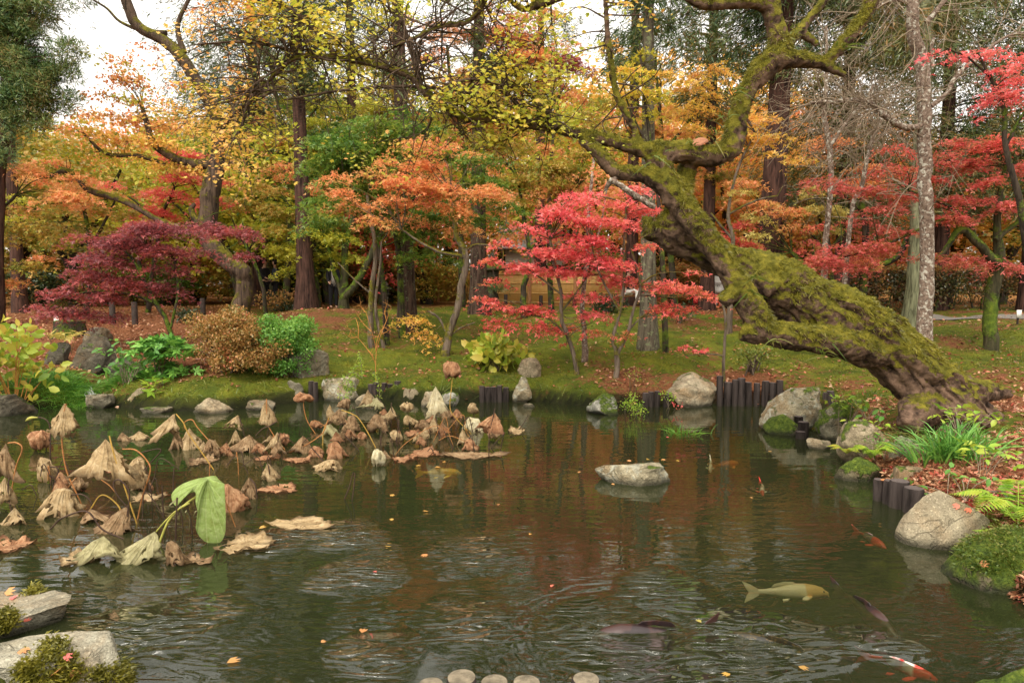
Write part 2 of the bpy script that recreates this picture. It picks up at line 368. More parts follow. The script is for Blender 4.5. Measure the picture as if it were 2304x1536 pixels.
def axis(lo, hi, f0, f1, fine, grow):
    a = list(np.arange(f0, f1, fine)); s = fine; v = f1
    while v < hi: a.append(v); s *= grow; v += s
    a.append(hi); s = fine; v = f0 - fine
    b = []
    while v > lo: b.append(v); s *= grow; v -= s
    b.append(lo); return np.array(b[::-1] + a)
xs = axis(-260, 260, -11, 12, 0.085, 1.09); ys = axis(-30, 400, 2.4, 19, 0.075, 1.08)
X, Y = np.meshgrid(xs, ys); Z = gz(X, Y)
Z = Z + 0.012 * n2(X, Y, 7, 9) * (pond_sdf(X, Y) > .1)
g = Geo(); ny, nx = X.shape
i = np.arange(ny - 1)[:, None] * nx + np.arange(nx - 1)[None]
g.add(np.stack([X, Y, Z], -1).reshape(-1, 3), np.stack([i, i + 1, i + nx + 1, i + nx], -1).reshape(-1, 4))
def litter(x, y):
    s = pond_sdf(x, y); pxx = x / np.maximum(y, .1) * FPX + CX
    L = 0.34 + 0 * x
    L = L + 0.55 * sstep(620, 440, pxx) * sstep(11.3, 12.2, y)                       # red leaf carpet under the purple maple
    L = L + 0.32 * sstep(2.4, 3.4, x) * sstep(11.5, 8.5, y)                           # right bank
    L = L + 0.30 * sstep(1330, 1420, pxx) * sstep(1900, 1700, pxx) * sstep(1.6, .3, s)
    L = L + 0.35 * sstep(21, 30, y)
    L = L + 0.22 * sstep(560, 660, pxx) * sstep(860, 760, pxx) * sstep(14, 16.5, y)
    L = L + 0.16 * sstep(1480, 1560, pxx) * sstep(14.5, 16, y)
    return np.clip(L + 0.30 * n2(x, y, 1.3, 21, 3), 0, 1)
m, t, bs, L = mat("ground")
p = pos(t); a = nd(t, "ShaderNodeAttribute", attribute_name="litter"); a2 = nd(t, "ShaderNodeAttribute", attribute_name="bed")
mo = ramp(t, [(.25, (.025, .036, .006)), (.42, (.066, .088, .011)), (.58, (.135, .148, .016)), (.78, (.25, .225, .025))])
L.new(math_(t, 'ADD', math_(t, 'MULTIPLY', noise(t, 2.2, 6, .65, .4, p).outputs[0], .75), math_(t, 'MULTIPLY', noise(t, 34, 3, .7, 0, p).outputs[0], .25)), mo.inputs[0])
li = ramp(t, [(.2, (.045, .020, .010)), (.4, (.13, .050, .022)), (.6, (.24, .10, .045)), (.8, (.34, .18, .085))])
L.new(noise(t, 30, 4, .75, .3, p).outputs[0], li.inputs[0])
sepy = nd(t, "ShaderNodeSeparateXYZ"); L.new(p, sepy.inputs[0])
far = maprange(t, sepy.outputs[1], 19, 27, 0, .75)
li2 = ramp(t, [(.3, (.10, .06, .02)), (.55, (.26, .12, .03)), (.72, (.52, .27, .04))]); L.new(noise(t, 1.1, 5, .7, .3, p).outputs[0], li2.inputs[0])
lc = mixc(t, far, li.outputs[0], li2.outputs[0])
f = math_(t, 'ADD', a.outputs["Fac"], math_(t, 'MULTIPLY', math_(t, 'SUBTRACT', noise(t, 11, 5, .7, .2, p).outputs[0], .5), 1.1))
gc = mixc(t, maprange(t, f, .46, .62, 0, 1), mo.outputs[0], lc)
mud = ramp(t, [(.35, (.010, .011, .005)), (.65, (.026, .026, .011))]); L.new(noise(t, 3, 5, .6, 0, p).outputs[0], mud.inputs[0])
gc = mixc(t, a2.outputs["Fac"], gc, mud.outputs[0])
L.new(gc, bs.inputs["Base Color"]); bs.inputs["Roughness"].default_value = .95; bs.inputs["Specular IOR Level"].default_value = .1
L.new(bump(t, math_(t, 'ADD', noise(t, 60, 4, .7, 0, p).outputs[0], noise(t, 12, 4, .6, 0, p).outputs[0]), .9, .04), bs.inputs["Normal"])
MG = m
me = g.mesh("ground", True)
for nm, val in (("litter", litter(X, Y)), ("bed", sstep(0.26, 0.12, pond_sdf(X, Y)))):
    at_ = me.attributes.new(nm, 'FLOAT', 'POINT'); at_.data.foreach_set("value", val.astype(np.float32).ravel())
tag(link("ground", me, MG), "mossy ground with red leaf litter around the pond", None, None, "structure")

# ---- path behind the right-hand mound
g = Geo(); pxs = np.linspace(9.2, 30, 60); pys = np.linspace(17.6, 19.2, 12); X2, Y2 = np.meshgrid(pxs, pys)
i = np.arange(11)[:, None] * 60 + np.arange(59)[None]
Y2 = Y2 + 0.15 * np.sin(X2 * .5)
g.add(np.stack([X2, Y2, gz(X2, Y2) + .022], -1).reshape(-1, 3), np.stack([i, i + 1, i + 61, i + 60], -1).reshape(-1, 4))
tag(link("path", g.mesh("path", True), simple("path_gravel", (.17, .15, .125), .95, .2, 6)), "pale gravel path behind the mossy rise", None, None, "structure")

# ---- pond water: a rippled sheet, turbid, over the pond bed
m, t, bs, L = mat("pond_water"); t.nodes.remove(bs)
p = pos(t); sp = nd(t, "ShaderNodeSeparateXYZ"); L.new(p, sp.inputs[0])
near = math_(t, 'POWER', maprange(t, sp.outputs[1], 3.2, 6.6, 1, 0), 1.3)
big = noise(t, .75, 2, .5, .3, p)
patch = maprange(t, big.outputs[0], .45, .58, .12, 1.2)
h1 = noise(t, 4.2, .8, .4, 2.2, mapped(t, p, (.75, 1.9, 1), (0, 0, radians(-28))))
h2 = noise(t, 11, 1, .4, 1.2, mapped(t, p, (.7, 1.6, 1), (0, 0, radians(-20))))
h3 = noise(t, 4.0, 1, .4, .4, mapped(t, p, (.45, 2.0, 1)))
hn = math_(t, 'ADD', h1.outputs[0], math_(t, 'MULTIPLY', h2.outputs[0], .10))
msk = 0.0
for (qx, qy, rr_, st_) in [(350, 1420, .62, 1.5), (250, 1470, .5, 1.2), (800, 1215, .50, .95), (790, 1300, .4, .7), (600, 1230, .4, .6), (1430, 1500, .55, 1.3), (1330, 1420, .5, .9), (1760, 1440, .55, 1.2), (1640, 1500, .4, 1.2), (1950, 1440, .35, .8), (1520, 1330, .4, .6), (1060, 1240, .5, .45), (830, 1470, .35, .9), (1080, 1400, .45, .5)]:
    b_ = GZ0(qx, qy); vs = nd(t, "ShaderNodeVectorMath", operation='DISTANCE'); L.new(p, vs.inputs[0]); vs.inputs[1].default_value = (b_[0], b_[1], 0)
    dd = math_(t, 'ADD', vs.outputs["Value"], math_(t, 'MULTIPLY', math_(t, 'SUBTRACT', big.outputs[0], .5), 1.2)); q_ = nd(t, "ShaderNodeMapRange", interpolation_type='SMOOTHSTEP'); L.new(dd, q_.inputs[0])
    for i_, v_ in enumerate((0.0, rr_ * .95, st_ * 2.0, 0.0)): q_.inputs[i_ + 1].default_value = v_
    msk = math_(t, 'MAXIMUM', msk, q_.outputs[0])
amp = math_(t, 'ADD', math_(t, 'ADD', math_(t, 'MULTIPLY', math_(t, 'MULTIPLY', near, patch), .07), msk), .007)
h = math_(t, 'ADD', math_(t, 'MULTIPLY', hn, amp), math_(t, 'MULTIPLY', h3.outputs[0], .034))
# rings spreading from the koi that break the surface
for (cx_, cy_, k_, r_, a_) in [(*GZ0(1440, 1440)[:2], 62, .95, .030), (*GZ0(1700, 1490)[:2], 70, .6, .022), (*GZ0(1985, 1470)[:2], 60, .45, .020), (*GZ0(1700, 1345)[:2], 75, .4, .012), (*GZ0(1975, 1215)[:2], 70, .45, .010), (*GZ0(1712, 1100)[:2], 70, .4, .010)]:
    vs = nd(t, "ShaderNodeVectorMath", operation='DISTANCE'); L.new(p, vs.inputs[0]); vs.inputs[1].default_value = (cx_, cy_, 0)
    dd = math_(t, 'ADD', vs.outputs["Value"], math_(t, 'MULTIPLY', h1.outputs[0], .10))
    ring = math_(t, 'MULTIPLY', math_(t, 'SINE', math_(t, 'MULTIPLY', dd, k_)), maprange(t, vs.outputs["Value"], r_ * .25, r_, a_, 0))
    h = math_(t, 'ADD', h, ring)
bn = nd(t, "ShaderNodeBump"); bn.inputs["Strength"].default_value = 1.0; bn.inputs["Distance"].default_value = .085; L.new(h, bn.inputs["Height"])
fr = nd(t, "ShaderNodeFresnel"); fr.inputs[0].default_value = 1.5; L.new(bn.outputs[0], fr.inputs["Normal"])
gl = nd(t, "ShaderNodeBsdfGlossy"); gl.inputs["Roughness"].default_value = .015; gl.inputs["Color"].default_value = (1, 1, 1, 1); L.new(bn.outputs[0], gl.inputs["Normal"])
tp = nd(t, "ShaderNodeBsdfTransparent"); tp.inputs[0].default_value = (.86, .86, .68, 1)
df = nd(t, "ShaderNodeBsdfDiffuse"); df.inputs[0].default_value = (.042, .052, .019, 1)
m1 = nd(t, "ShaderNodeMixShader"); m1.inputs[0].default_value = .35; L.new(tp.outputs[0], m1.inputs[1]); L.new(df.outputs[0], m1.inputs[2])
m2 = nd(t, "ShaderNodeMixShader"); L.new(math_(t, 'MULTIPLY', fr.outputs[0], 1.0, True), m2.inputs[0]); L.new(m1.outputs[0], m2.inputs[1]); L.new(gl.outputs[0], m2.inputs[2])
L.new(m2.outputs[0], t.nodes["Material Output"].inputs[0])
g = Geo(); wx = np.linspace(-15, 5.6, 3); wy = np.linspace(2.4, 12.2, 3); X2, Y2 = np.meshgrid(wx, wy)
i = np.arange(2)[:, None] * 3 + np.arange(2)[None]
g.add(np.stack([X2, Y2, 0 * X2], -1).reshape(-1, 3), np.stack([i, i + 1, i + 4, i + 3], -1).reshape(-1, 4))
tag(link("pond_water", g.mesh("pond_water"), m), "dark olive pond water with small ripples", None, None, "structure")

# ================================================================ ROCKS
RM = {
    'grey': rockmat("rock_grey", (.12, .105, .07), (.32, .285, .20), .10), 'pale': rockmat("rock_pale", (.20, .165, .105), (.47, .405, .27), .08),
    'tan': rockmat("rock_tan", (.16, .125, .075), (.40, .33, .21), .16), 'dark': rockmat("rock_dark", (.045, .040, .028), (.145, .125, .085), .14),
    'mossy': rockmat("rock_mossy", (.13, .12, .08), (.34, .32, .22), .33), 'moss': rockmat("rock_moss", (.10, .085, .045), (.28, .24, .14), .40),
    'lichen': rockmat("rock_lichen", (.165, .14, .085), (.42, .365, .235), .13, True, .08), 'white': rockmat("rock_white", (.22, .21, .16), (.52, .50, .42), .33, True, .08),
    'near': rockmat("rock_near", (.24, .22, .155), (.44, .41, .31), .0),
}
_ico = None
def ico(sub=4):
    global _ico
    if _ico is None:
        b = bmesh.new(); bmesh.ops.create_icosphere(b, subdivisions=5, radius=1)
        _ico = (np.array([v.co[:] for v in b.verts]), np.array([[v.index for v in f.verts] for f in b.faces])); b.free()
    return _ico
def rock_mesh(wx_, dy, h, seed, cuts=9, taper=0.0, lean=0.0, flat=0.0, rough=.085, hi=.86):
    r = np.random.default_rng(seed); v, f = ico(); v = v.copy()
    v = np.sign(v) * np.abs(v) ** .82
    for _ in range(cuts):
        n = unit(r.normal(size=3)); c = r.uniform(.50, hi - .06); d = v @ n - c; v = v - np.where(d > 0, d, 0)[:, None] * n * .92
    if flat: v[:, 2] = np.where(v[:, 2] > 1 - flat, 1 - flat + (v[:, 2] - 1 + flat) * .12, v[:, 2])
    v /= np.abs(v).max(0)
    k = (v[:, 2] + 1) / 2
    v[:, :2] *= (1 - taper * k)[:, None]; v[:, 0] += lean * k
    v = v + unit(v) * (rough * fbm(v * 2.1 + seed, seed, 4) + .018 * fbm(v * 9 + seed, seed + 3, 2))[:, None]
    v = v * np.array([wx_ / 2, dy / 2, h / 2])
    g = Geo(); g.add(v, f); return g
ROCKLOC = {}
def rock(x0, y0, x1, y1, m, label, seed, base='water', d=None, depth=.75, sink=.16, name='boulder', yb=None, **kw):
    cx = (x0 + x1) / 2; yb = yb if yb is not None else y1
    b = GZ0(cx, yb) if base == 'water' else (GR(cx, yb) if d is None else np.array([px2x(cx, d), d, P(cx, yb, d)[2]]))
    w_ = (x1 - x0) / FPX * b[1]; dy = w_ * depth; cyy = b[1] + dy * (.22 if base == 'water' else .42)
    top = P(cx, y0, cyy)[2]; zb = b[2] - sink; h = max(top - zb, .08)
    g = rock_mesh(w_ * cyy / b[1], dy, h, seed, **kw); me = g.mesh(name, True)
    o = link(name, me, RM[m], None, (px2x(cx, cyy), cyy, zb + h / 2)); tag(o, label, "rock")
    ROCKLOC[seed] = o; return o
rock(270, 868, 338, 916, 'tan', "brown boulder strewn with fallen leaves on the left shore beside the grass", 11)
rock(312, 906, 383, 928, 'grey', "flat grey slab lying in the water against the leaf-strewn brown boulder", 12, flat=.5)
rock(417, 889, 515, 929, 'pale', "pale grey boulder with a dry lotus leaf drooped across it", 13, taper=.25, lean=.15)
rock(550, 899, 622, 921, 'grey', "low flat shore rock with moss at its tip behind the tall pointed lotus leaf", 14, flat=.4)
rock(626, 856, 692, 904, 'grey', "squarish olive grey rock wedged between two clumps of dark stakes", 15, cuts=12)
rock(706, 849, 812, 899, 'lichen', "rounded boulder blotched with lichen, right of the pair of stakes", 16)
rock(790, 884, 862, 918, 'pale', "pale pointed rock under the cream hanging lotus leaves", 17, taper=.3)
rock(905, 872, 966, 902, 'tan', "low tan ledge of rock under the moss bank between stakes and pale rocks", 18, flat=.4)
rock(936, 880, 992, 914, 'pale', "pale rock left of the white round rock, capped with brown leaf litter", 19)
rock(990, 879, 1034, 914, 'white', "small smooth white rock behind the tall cream lotus leaf", 20)
rock(1146, 850, 1206, 906, 'lichen', "pointed pale standing stone at the water's edge, right of five stakes", 21, taper=.62, cuts=6)
rock(1178, 904, 1204, 915, 'pale', "tiny flat stone in the water at the foot of the pointed standing stone", 22, flat=.4, sink=.08)
rock(1320, 884, 1400, 931, 'white', "white lichen boulder draped with moss and sprigs in the water", 23, taper=.2)
rock(1497, 836, 1626, 912, 'pale', "largest rounded tan boulder of the far shore, left of the long row of stakes", 24, taper=.2, cuts=8)
rock(1676, 868, 1882, 966, 'lichen', "long pale boulder sloping into the water beside the tilted stakes", 25, taper=.45, lean=.42, depth=.55, cuts=8)
rock(1725, 934, 1826, 976, 'mossy', "lower pale rock with a bright moss patch, under the long sloping boulder", 26, taper=.15)
rock(1852, 903, 1925, 985, 'mossy', "round boulder with a dark moss face, right of the two upright stakes", 27, yb=990)
rock(1868, 968, 1936, 990, 'grey', "flat wet stone below the round mossy-faced boulder", 28, flat=.5, sink=.1)
rock(1826, 978, 1880, 1010, 'pale', "small rounded pale rock in the water right of the tilted stakes", 29)
rock(1900, 945, 2016, 1046, 'tan', "brown grass-covered boulder on the right bank behind the ferns", 30, sink=.25)
rock(1893, 1018, 2000, 1078, 'moss', "dark mossy lump overhanging the water under the yellow ferns", 31, sink=.2, cuts=5)
rock(2020, 983, 2098, 1058, 'grey', "grey boulder half hidden by the iris leaves on the right bank", 32, base='g', d=6.9, sink=.3)
rock(2006, 1046, 2114, 1112, 'tan', "broad greenish boulder standing behind the front stakes", 33, base='g', d=6.25, sink=.3, flat=.3)
rock(2018, 1108, 2240, 1226, 'pale', "big angular pale rock with red maple leaves on top, beside the front stakes", 91, taper=.22, lean=.50, cuts=7, hi=.72, depth=.60, rough=.035)
rock(2184, 1180, 2252, 1224, 'grey', "small rounded stone under the fern on the right bank", 35, base='g', d=5.1, sink=.2)
rock(2140, 1198, 2440, 1410, 'moss', "large moss-cushioned boulder at the right edge of the pond", 36, yb=1325, depth=.62, cuts=7, sink=.3, lean=.12)
rock(2185, 1482, 2460, 1640, 'mossy', "mossy rock corner at the bottom right edge", 37, base='g', d=3.0, sink=.5)
rock(1350, 1028, 1552, 1086, 'lichen', "oblong rock island topped with orange leaves in mid pond", 38, flat=.35, depth=.5, cuts=12, hi=.9)
rock(-160, 1272, 126, 1480, 'near', "upper pale granite block at the left edge with two moss tufts", 39, base='g', d=3.75, sink=.35, flat=.55, depth=.75, hi=.93, rough=.05)
rock(-190, 1408, 338, 1660, 'near', "lower pale granite block in the bottom left corner with thick moss cushions", 40, base='g', d=2.86, sink=.3, flat=.45, depth=.6, hi=.93, rough=.05, taper=.15)
rock(640, 780, 736, 852, 'grey', "smooth dark grey boulder under the bright green shrub", 41, base='g', cuts=7)
rock(180, 730, 246, 776, 'grey', "rounded grey boulder on top of the little waterfall", 42, base='g')
rock(148, 756, 250, 872, 'dark', "tall dark wet rock face of the little waterfall", 43, base='g', d=12.0, cuts=11)
rock(100, 764, 156, 822, 'dark', "dark reddish rock left of the waterfall face", 44, base='g', d=12.2)
rock(184, 880, 244, 918, 'grey', "wet grey stone where the stream trickles into the pond", 45, flat=.4)
rock(1165, 806, 1218, 852, 'tan', "mossy tan stone behind the yellow-green hydrangea", 46, base='g')
rock(-60, 882, 74, 934, 'dark', "dark wet rocks beneath the hydrangea at the left shore", 47)
rock(236, 800, 330, 880, 'dark', "dark boulder behind the fan-leaved plant by the stream", 48, base='g', d=11.9)

# trickle of water over the inlet stone
g = Geo(); q = spline([P(196, 872, 11.6), P(203, 884, 11.35), P(206, 896, 11.12), (*GZ0(208, 912)[:2], .015)], 14); r_ = np.random.default_rng(5)
for k in range(7):
    off = r_.normal(size=(14, 3)) * .012 + np.array([(k - 3) * .022, r_.normal() * .01, 0]); tube(g, q + off, .011, 5)
m, t, bs, L = mat("white_water"); bs.inputs["Base Color"].default_value = (.62, .62, .60, 1); bs.inputs["Roughness"].default_value = .15; bs.inputs["Transmission Weight"].default_value = .4
tag(link("stream", g.mesh("stream", True), m), "thin white trickle of stream water falling into the pond", None, None, "structure")

# ================================================================ LOG STAKES edging the pond
MSTAKE = barkmat("stake_wood", (.016, .012, .010), (.062, .048, .042), 14, None)
MSTAKET = simple("stake_top", (.085, .066, .058), .85, .35, 30)
MSTAKEN = simple("stake_top_worn", (.20, .165, .11), .9, .5, 22, .8)
ORD = ["first", "second", "third", "fourth", "fifth", "sixth", "seventh", "eighth", "ninth", "tenth"]
def stake(x, ytop, ybot, wpx, label, group, seed, lean=(0, 0), topmat=None, base=None):
    b = GZ0(x, ybot) if base is None else base
    r = wpx / 2 / FPX * b[1]; b = b + np.array([0, r, 0]); top = P(x, ytop, b[1])[2]
    rr = np.random.default_rng(seed); rt = thing("log_stake", label, "log stake", (b[0], b[1], 0), group)
    n = 26; zz = np.linspace(-.5, top, 9); lx = np.array([lean[0], lean[1]])
    th = np.arange(n) * 2 * pi / n; prof = 1 + .05 * vnoise(np.stack([np.cos(th) * 1.6, np.sin(th) * 1.6, np.full(n, seed * .7)], -1), seed)
    ring = np.stack([np.cos(th), np.sin(th)], -1) * (r * prof)[:, None]
    V = []
    for k, z in enumerate(zz):
        s = 1.0 if k < 8 else .93
        c = np.array([b[0], b[1]]) + lx * max(0, z) 
        V.append(np.column_stack([ring * s * (1 + .02 * rr.normal()) + c, np.full(n, z if k < 8 else top)]))
    V[-2][:, 2] = top - .012
    i = np.arange(8)[:, None] * n; j = np.arange(n)[None]; j2 = (j + 1) % n
    g = Geo(); g.add(np.vstack(V), np.stack([i + j, i + j2, i + n + j2, i + n + j], -1).reshape(-1, 4)); part("stake", g, MSTAKE, rt, True)
    g = Geo(); c = V[-1].mean(0); q = np.vstack([V[-1] + [0, 0, .001], c + [0, 0, .006]]); jj = np.arange(n)
    g.add(q, np.stack([np.full(n, n), jj, (jj + 1) % n], -1)); part("stake_top", g, topmat or MSTAKET, rt, True)
    return rt
def row(xs_, tops, bots, wpx, where, seed, lean=(0, 0), topmat=None):
    n = len(xs_)
    for k, x in enumerate(xs_):
        tp_ = tops[k] if isinstance(tops, (list, tuple)) else tops; bt = bots[k] if isinstance(bots, (list, tuple)) else bots
        ww = wpx[k] if isinstance(wpx, (list, tuple)) else wpx
        lab = ("%s stake from the left %s" % (ORD[k], where)) if n > 1 else "single stake " + where
        rj = np.random.default_rng(seed + k); stake(x, tp_ + rj.normal() * 1.4, bt, ww * rj.uniform(.9, 1.1), lab, "log stakes edging the pond", seed + k, (lean[0] + rj.normal() * .035, lean[1] + rj.normal() * .03), topmat)
row([590, 604, 618], 877, 906, 15, "in the low dark clump behind the flat mossy shore rock", 100)
row([698, 709], [857, 860], 903, 12, "of the pair left of the lichen-blotched boulder", 110)
row([834, 845], [863, 861], 897, 13, "of the pair behind the trailing bright green plant", 115)
row([864, 877, 894], [862, 864, 860], 897, [14, 13, 17], "of the three just right of the trailing green plant", 120)
row([1042], [868], 886, 13, "alone in the grass right of the white round rock", 125)
row([1085, 1098, 1112, 1125, 1138], [868, 871, 870, 869, 870], 905, 13.5, "in the row of five beside the pointed stone", 130)
row([1390, 1402], [874, 882], 905, 13, "of the two behind the moss-draped white boulder", 140)
row([1454, 1467, 1480, 1500], [884, 884, 881, 885], 916, 13.5, "in the short row left of the largest tan boulder", 150)
row([1622, 1638, 1654, 1670, 1687, 1704, 1722, 1739, 1756], [848, 857, 853, 851, 858, 859, 858, 859, 856], 914, [14, 17, 14, 17, 17, 14, 17, 15, 17], "in the long row right of the largest tan boulder", 160)
row([1858, 1872], [882, 880], [928, 930], [13, 18], "of the pair behind the long sloping boulder", 175)
row([1792, 1802, 1812, 1806], [926, 935, 948, 968], [965, 972, 985, 988], [17, 18, 25, 20], "in the tilted cluster at the long sloping boulder", 180, (-.18, -.25))
row([1983, 2006, 2031, 2064, 2100], [1078, 1079, 1081, 1097, 1114], [1128, 1136, 1146, 1158, 1160], [27, 25, 40, 43, 36], "in the front row beside the angular pale rock", 190)
for k, (x, yt, ww) in enumerate([(956, 1539, 64), (1030, 1523, 72), (1110, 1533, 66), (1187, 1534, 68), (1331, 1527, 71)]):
    z = .20 + .03 * (k % 2); q = ray(x, yt); Yc = q[1] * (z - CAMZ) / q[2]
    stake(x, yt, 0, ww, "%s worn pale stake top from the left along the bottom edge" % ORD[k], "worn stakes along the near bank", 200 + k, (0, 0), MSTAKEN, np.array([px2x(x, Yc - .07), Yc - .07 , 0]))
# ================================================================ TREES
B_CEDAR = barkmat("bark_cedar", (.018, .010, .008), (.098, .050, .036), 16)
B_CEDARG = barkmat("bark_cedar_mossy", (.020, .012, .009), (.110, .066, .046), 16, None, 0, (.13, .14, .08), .035)
B_CEDARL = barkmat("bark_cedar_lichened", (.040, .032, .022), (.17, .145, .10), 18, None, 0, (.20, .22, .12), .06)
B_CEDARP = barkmat("bark_cedar_pale", (.070, .072, .040), (.24, .25, .145), 20)
B_GREY = barkmat("bark_grey", (.050, .036, .026), (.195, .150, .110), 14, MOSS, .10)
B_DARK = barkmat("bark_dark", (.014, .011, .008), (.072, .054, .038), 16, MOSSG, .13)
B_MOSSY = barkmat("bark_green", (.020, .020, .010), (.080, .070, .035), 14, MOSSG, .14)
B_OLD = barkmat("bark_old", (.020, .014, .010), (.120, .080, .054), 12, MOSS, .08)
B_BIRCH = barkmat("bark_lichen", (.085, .055, .040), (.27, .20, .15), 24, None, 0, (.46, .43, .35), .085, False)
B_GIANT = barkmat("bark_giant", (.024, .015, .010), (.18, .112, .074), 8, MOSS, .225, None, 0, False, .36, (.55, 1.15))
B_TWIG = simple("bark_twig", (.24, .185, .125), .9, .3, 20)
B_TWIGO = simple("bark_twig_orange", (.42, .19, .045), .8, .25, 20)
LM = dict(
    red=leafmat("leaf_red", [(.50, .055, .055), (.74, .10, .10), (.88, .19, .16), (.80, .25, .12), (.40, .20, .06)]),
    scarlet=leafmat("leaf_scarlet", [(.64, .075, .095), (.84, .125, .145), (.92, .21, .205), (.80, .24, .17), (.66, .10, .10)]),
    rose=leafmat("leaf_rose", [(.36, .085, .060), (.62, .12, .11), (.80, .185, .17), (.46, .20, .07), (.66, .115, .12)]),
    maroon=leafmat("leaf_maroon", [(.13, .035, .038), (.25, .062, .068), (.38, .105, .11), (.48, .085, .075), (.24, .09, .04)]),
    orange=leafmat("leaf_orange", [(.62, .20, .05), (.78, .33, .08), (.82, .46, .11), (.56, .42, .075), (.42, .36, .05)]),
    coral=leafmat("leaf_coral", [(.72, .22, .09), (.86, .34, .14), (.80, .42, .14), (.52, .36, .08)]),
    amber=leafmat("leaf_amber", [(.56, .40, .05), (.80, .55, .09), (.86, .46, .12), (.78, .34, .09)]),
    yellow=leafmat("leaf_yellow", [(.36, .38, .035), (.62, .58, .06), (.78, .62, .08), (.80, .46, .08)]),
    lime=leafmat("leaf_lime", [(.22, .27, .028), (.42, .44, .040), (.60, .52, .055), (.32, .34, .035)]),
    greenor=leafmat("leaf_green_orange", [(.13, .19, .028), (.27, .31, .04), (.58, .32, .07), (.42, .37, .05), (.18, .26, .038)], .35, 1.3, .6),
    green=leafmat("leaf_green", [(.045, .115, .020), (.10, .20, .030), (.19, .29, .038), (.30, .30, .045)]),
    canopy=leafmat("leaf_canopy", [(.30, .36, .035), (.52, .54, .055), (.74, .64, .08), (.78, .52, .09)], .5),
    pale=leafmat("leaf_pale", [(.42, .36, .08), (.62, .52, .14), (.58, .40, .10)]),
    cedar=leafmat("needle_green", [(.022, .052, .018), (.06, .11, .034), (.12, .16, .045), (.22, .125, .045)], .15, 1.2, .5),
    cedarb=leafmat("needle_brownish", [(.045, .062, .020), (.10, .14, .036), (.19, .17, .05), (.30, .16, .055)], .15, 1.0, .6),
    pine=leafmat("needle_pine", [(.04, .10, .03), (.10, .18, .05), (.19, .24, .065), (.30, .21, .07)], .15, 1.2, .4),
    dark=leafmat("leaf_dark_glossy", [(.010, .022, .008), (.028, .050, .016), (.060, .085, .028)], .1, 1.0, .3, .3),
    shrub=leafmat("leaf_shrub_green", [(.07, .20, .03), (.15, .34, .055), (.28, .46, .08)]),
    bronze=leafmat("leaf_bronze", [(.11, .14, .03), (.32, .19, .05), (.50, .24, .075), (.20, .19, .04), (.46, .13, .06)], .3, 2.4, .6),
    hydr=leafmat("leaf_hydrangea", [(.20, .32, .035), (.36, .45, .050), (.50, .50, .06), (.55, .40, .07)], .4, 3, .2),
    fats=leafmat("leaf_fatsia", [(.06, .18, .03), (.13, .32, .05), (.22, .42, .065)], .25, 3, .2, .35),
    bright=leafmat("leaf_bright", [(.20, .38, .035), (.34, .50, .05), (.45, .52, .06)], .4, 3, .2),
    grass=leafmat("blade_green", [(.05, .18, .018), (.13, .32, .032), (.24, .40, .045)], .3, 3, .2),
    grassy=leafmat("blade_mixed", [(.055, .105, .014), (.12, .17, .02), (.22, .20, .04)], .3, 2, .4),
    mossb=leafmat("blade_moss", [(.06, .064, .009), (.18, .165, .018), (.32, .275, .032)], .3, 4, .5),
    litter=leafmat("leaf_litter", [(.12, .045, .020), (.25, .095, .042), (.38, .17, .08), (.50, .31, .17), (.48, .09, .06)], .15, .8, .25),
    litred=leafmat("leaf_litter_red", [(.22, .03, .025), (.42, .06, .05), (.52, .14, .08)], .15, .8, .2),
)
def limbs_geo(g, limbs, d, base=None, k=9, seg=5, wob=0.0, rng=None):
    out = []
    for li_, lm in enumerate(limbs):
        pth = []
        for q in lm:
            dd = d + (q[3] if len(q) > 3 else 0); w_ = P(q[0], q[1], dd); pth.append([*w_, q[2] / FPX * dd])
        if li_ == 0 and base is not None:
            pth[0][0], pth[0][1], pth[0][2] = base[0], base[1], base[2] - .15
            pth[0][3] *= 1.25
        s = spline(pth, max(4, seg * (len(pth) - 1) + 1))
        if wob: s[:, :3] += np.cumsum(rng.normal(size=(len(s), 3)), 0) * wob * s[:, 3:4] * .3
        tube(g, s[:, :3], np.maximum(s[:, 3], .003), k); out.append(s)
    return out
def make_pads(blobs, d, rng, pad, tier=0.0):
    pads = []
    for b in blobs:
        px, py, rx, ry, den = b[:5]; dd = d + (b[5] if len(b) > 5 else 0); c = P(px, py, dd); wx_, wz = rx / FPX * dd, ry / FPX * dd
        rm = (pad[0] + pad[1]) / 2; n = max(1, int(den * wx_ * wz * pi / (rm * rm * pi * .34)))
        u = unit(rng.normal(size=(n, 3))) * rng.uniform(0, 1, (n, 1)) ** .42
        q = c + u * np.array([wx_, max(.5 * wx_, .45), wz])
        if tier: q[:, 2] = np.round((q[:, 2] + .12 * q[:, 0]) / tier) * tier - .12 * q[:, 0] + rng.normal(size=n) * tier * .09
        pads += [(*a, r) for a, r in zip(q, rng.uniform(pad[0], pad[1], n))]
    return np.array(pads)
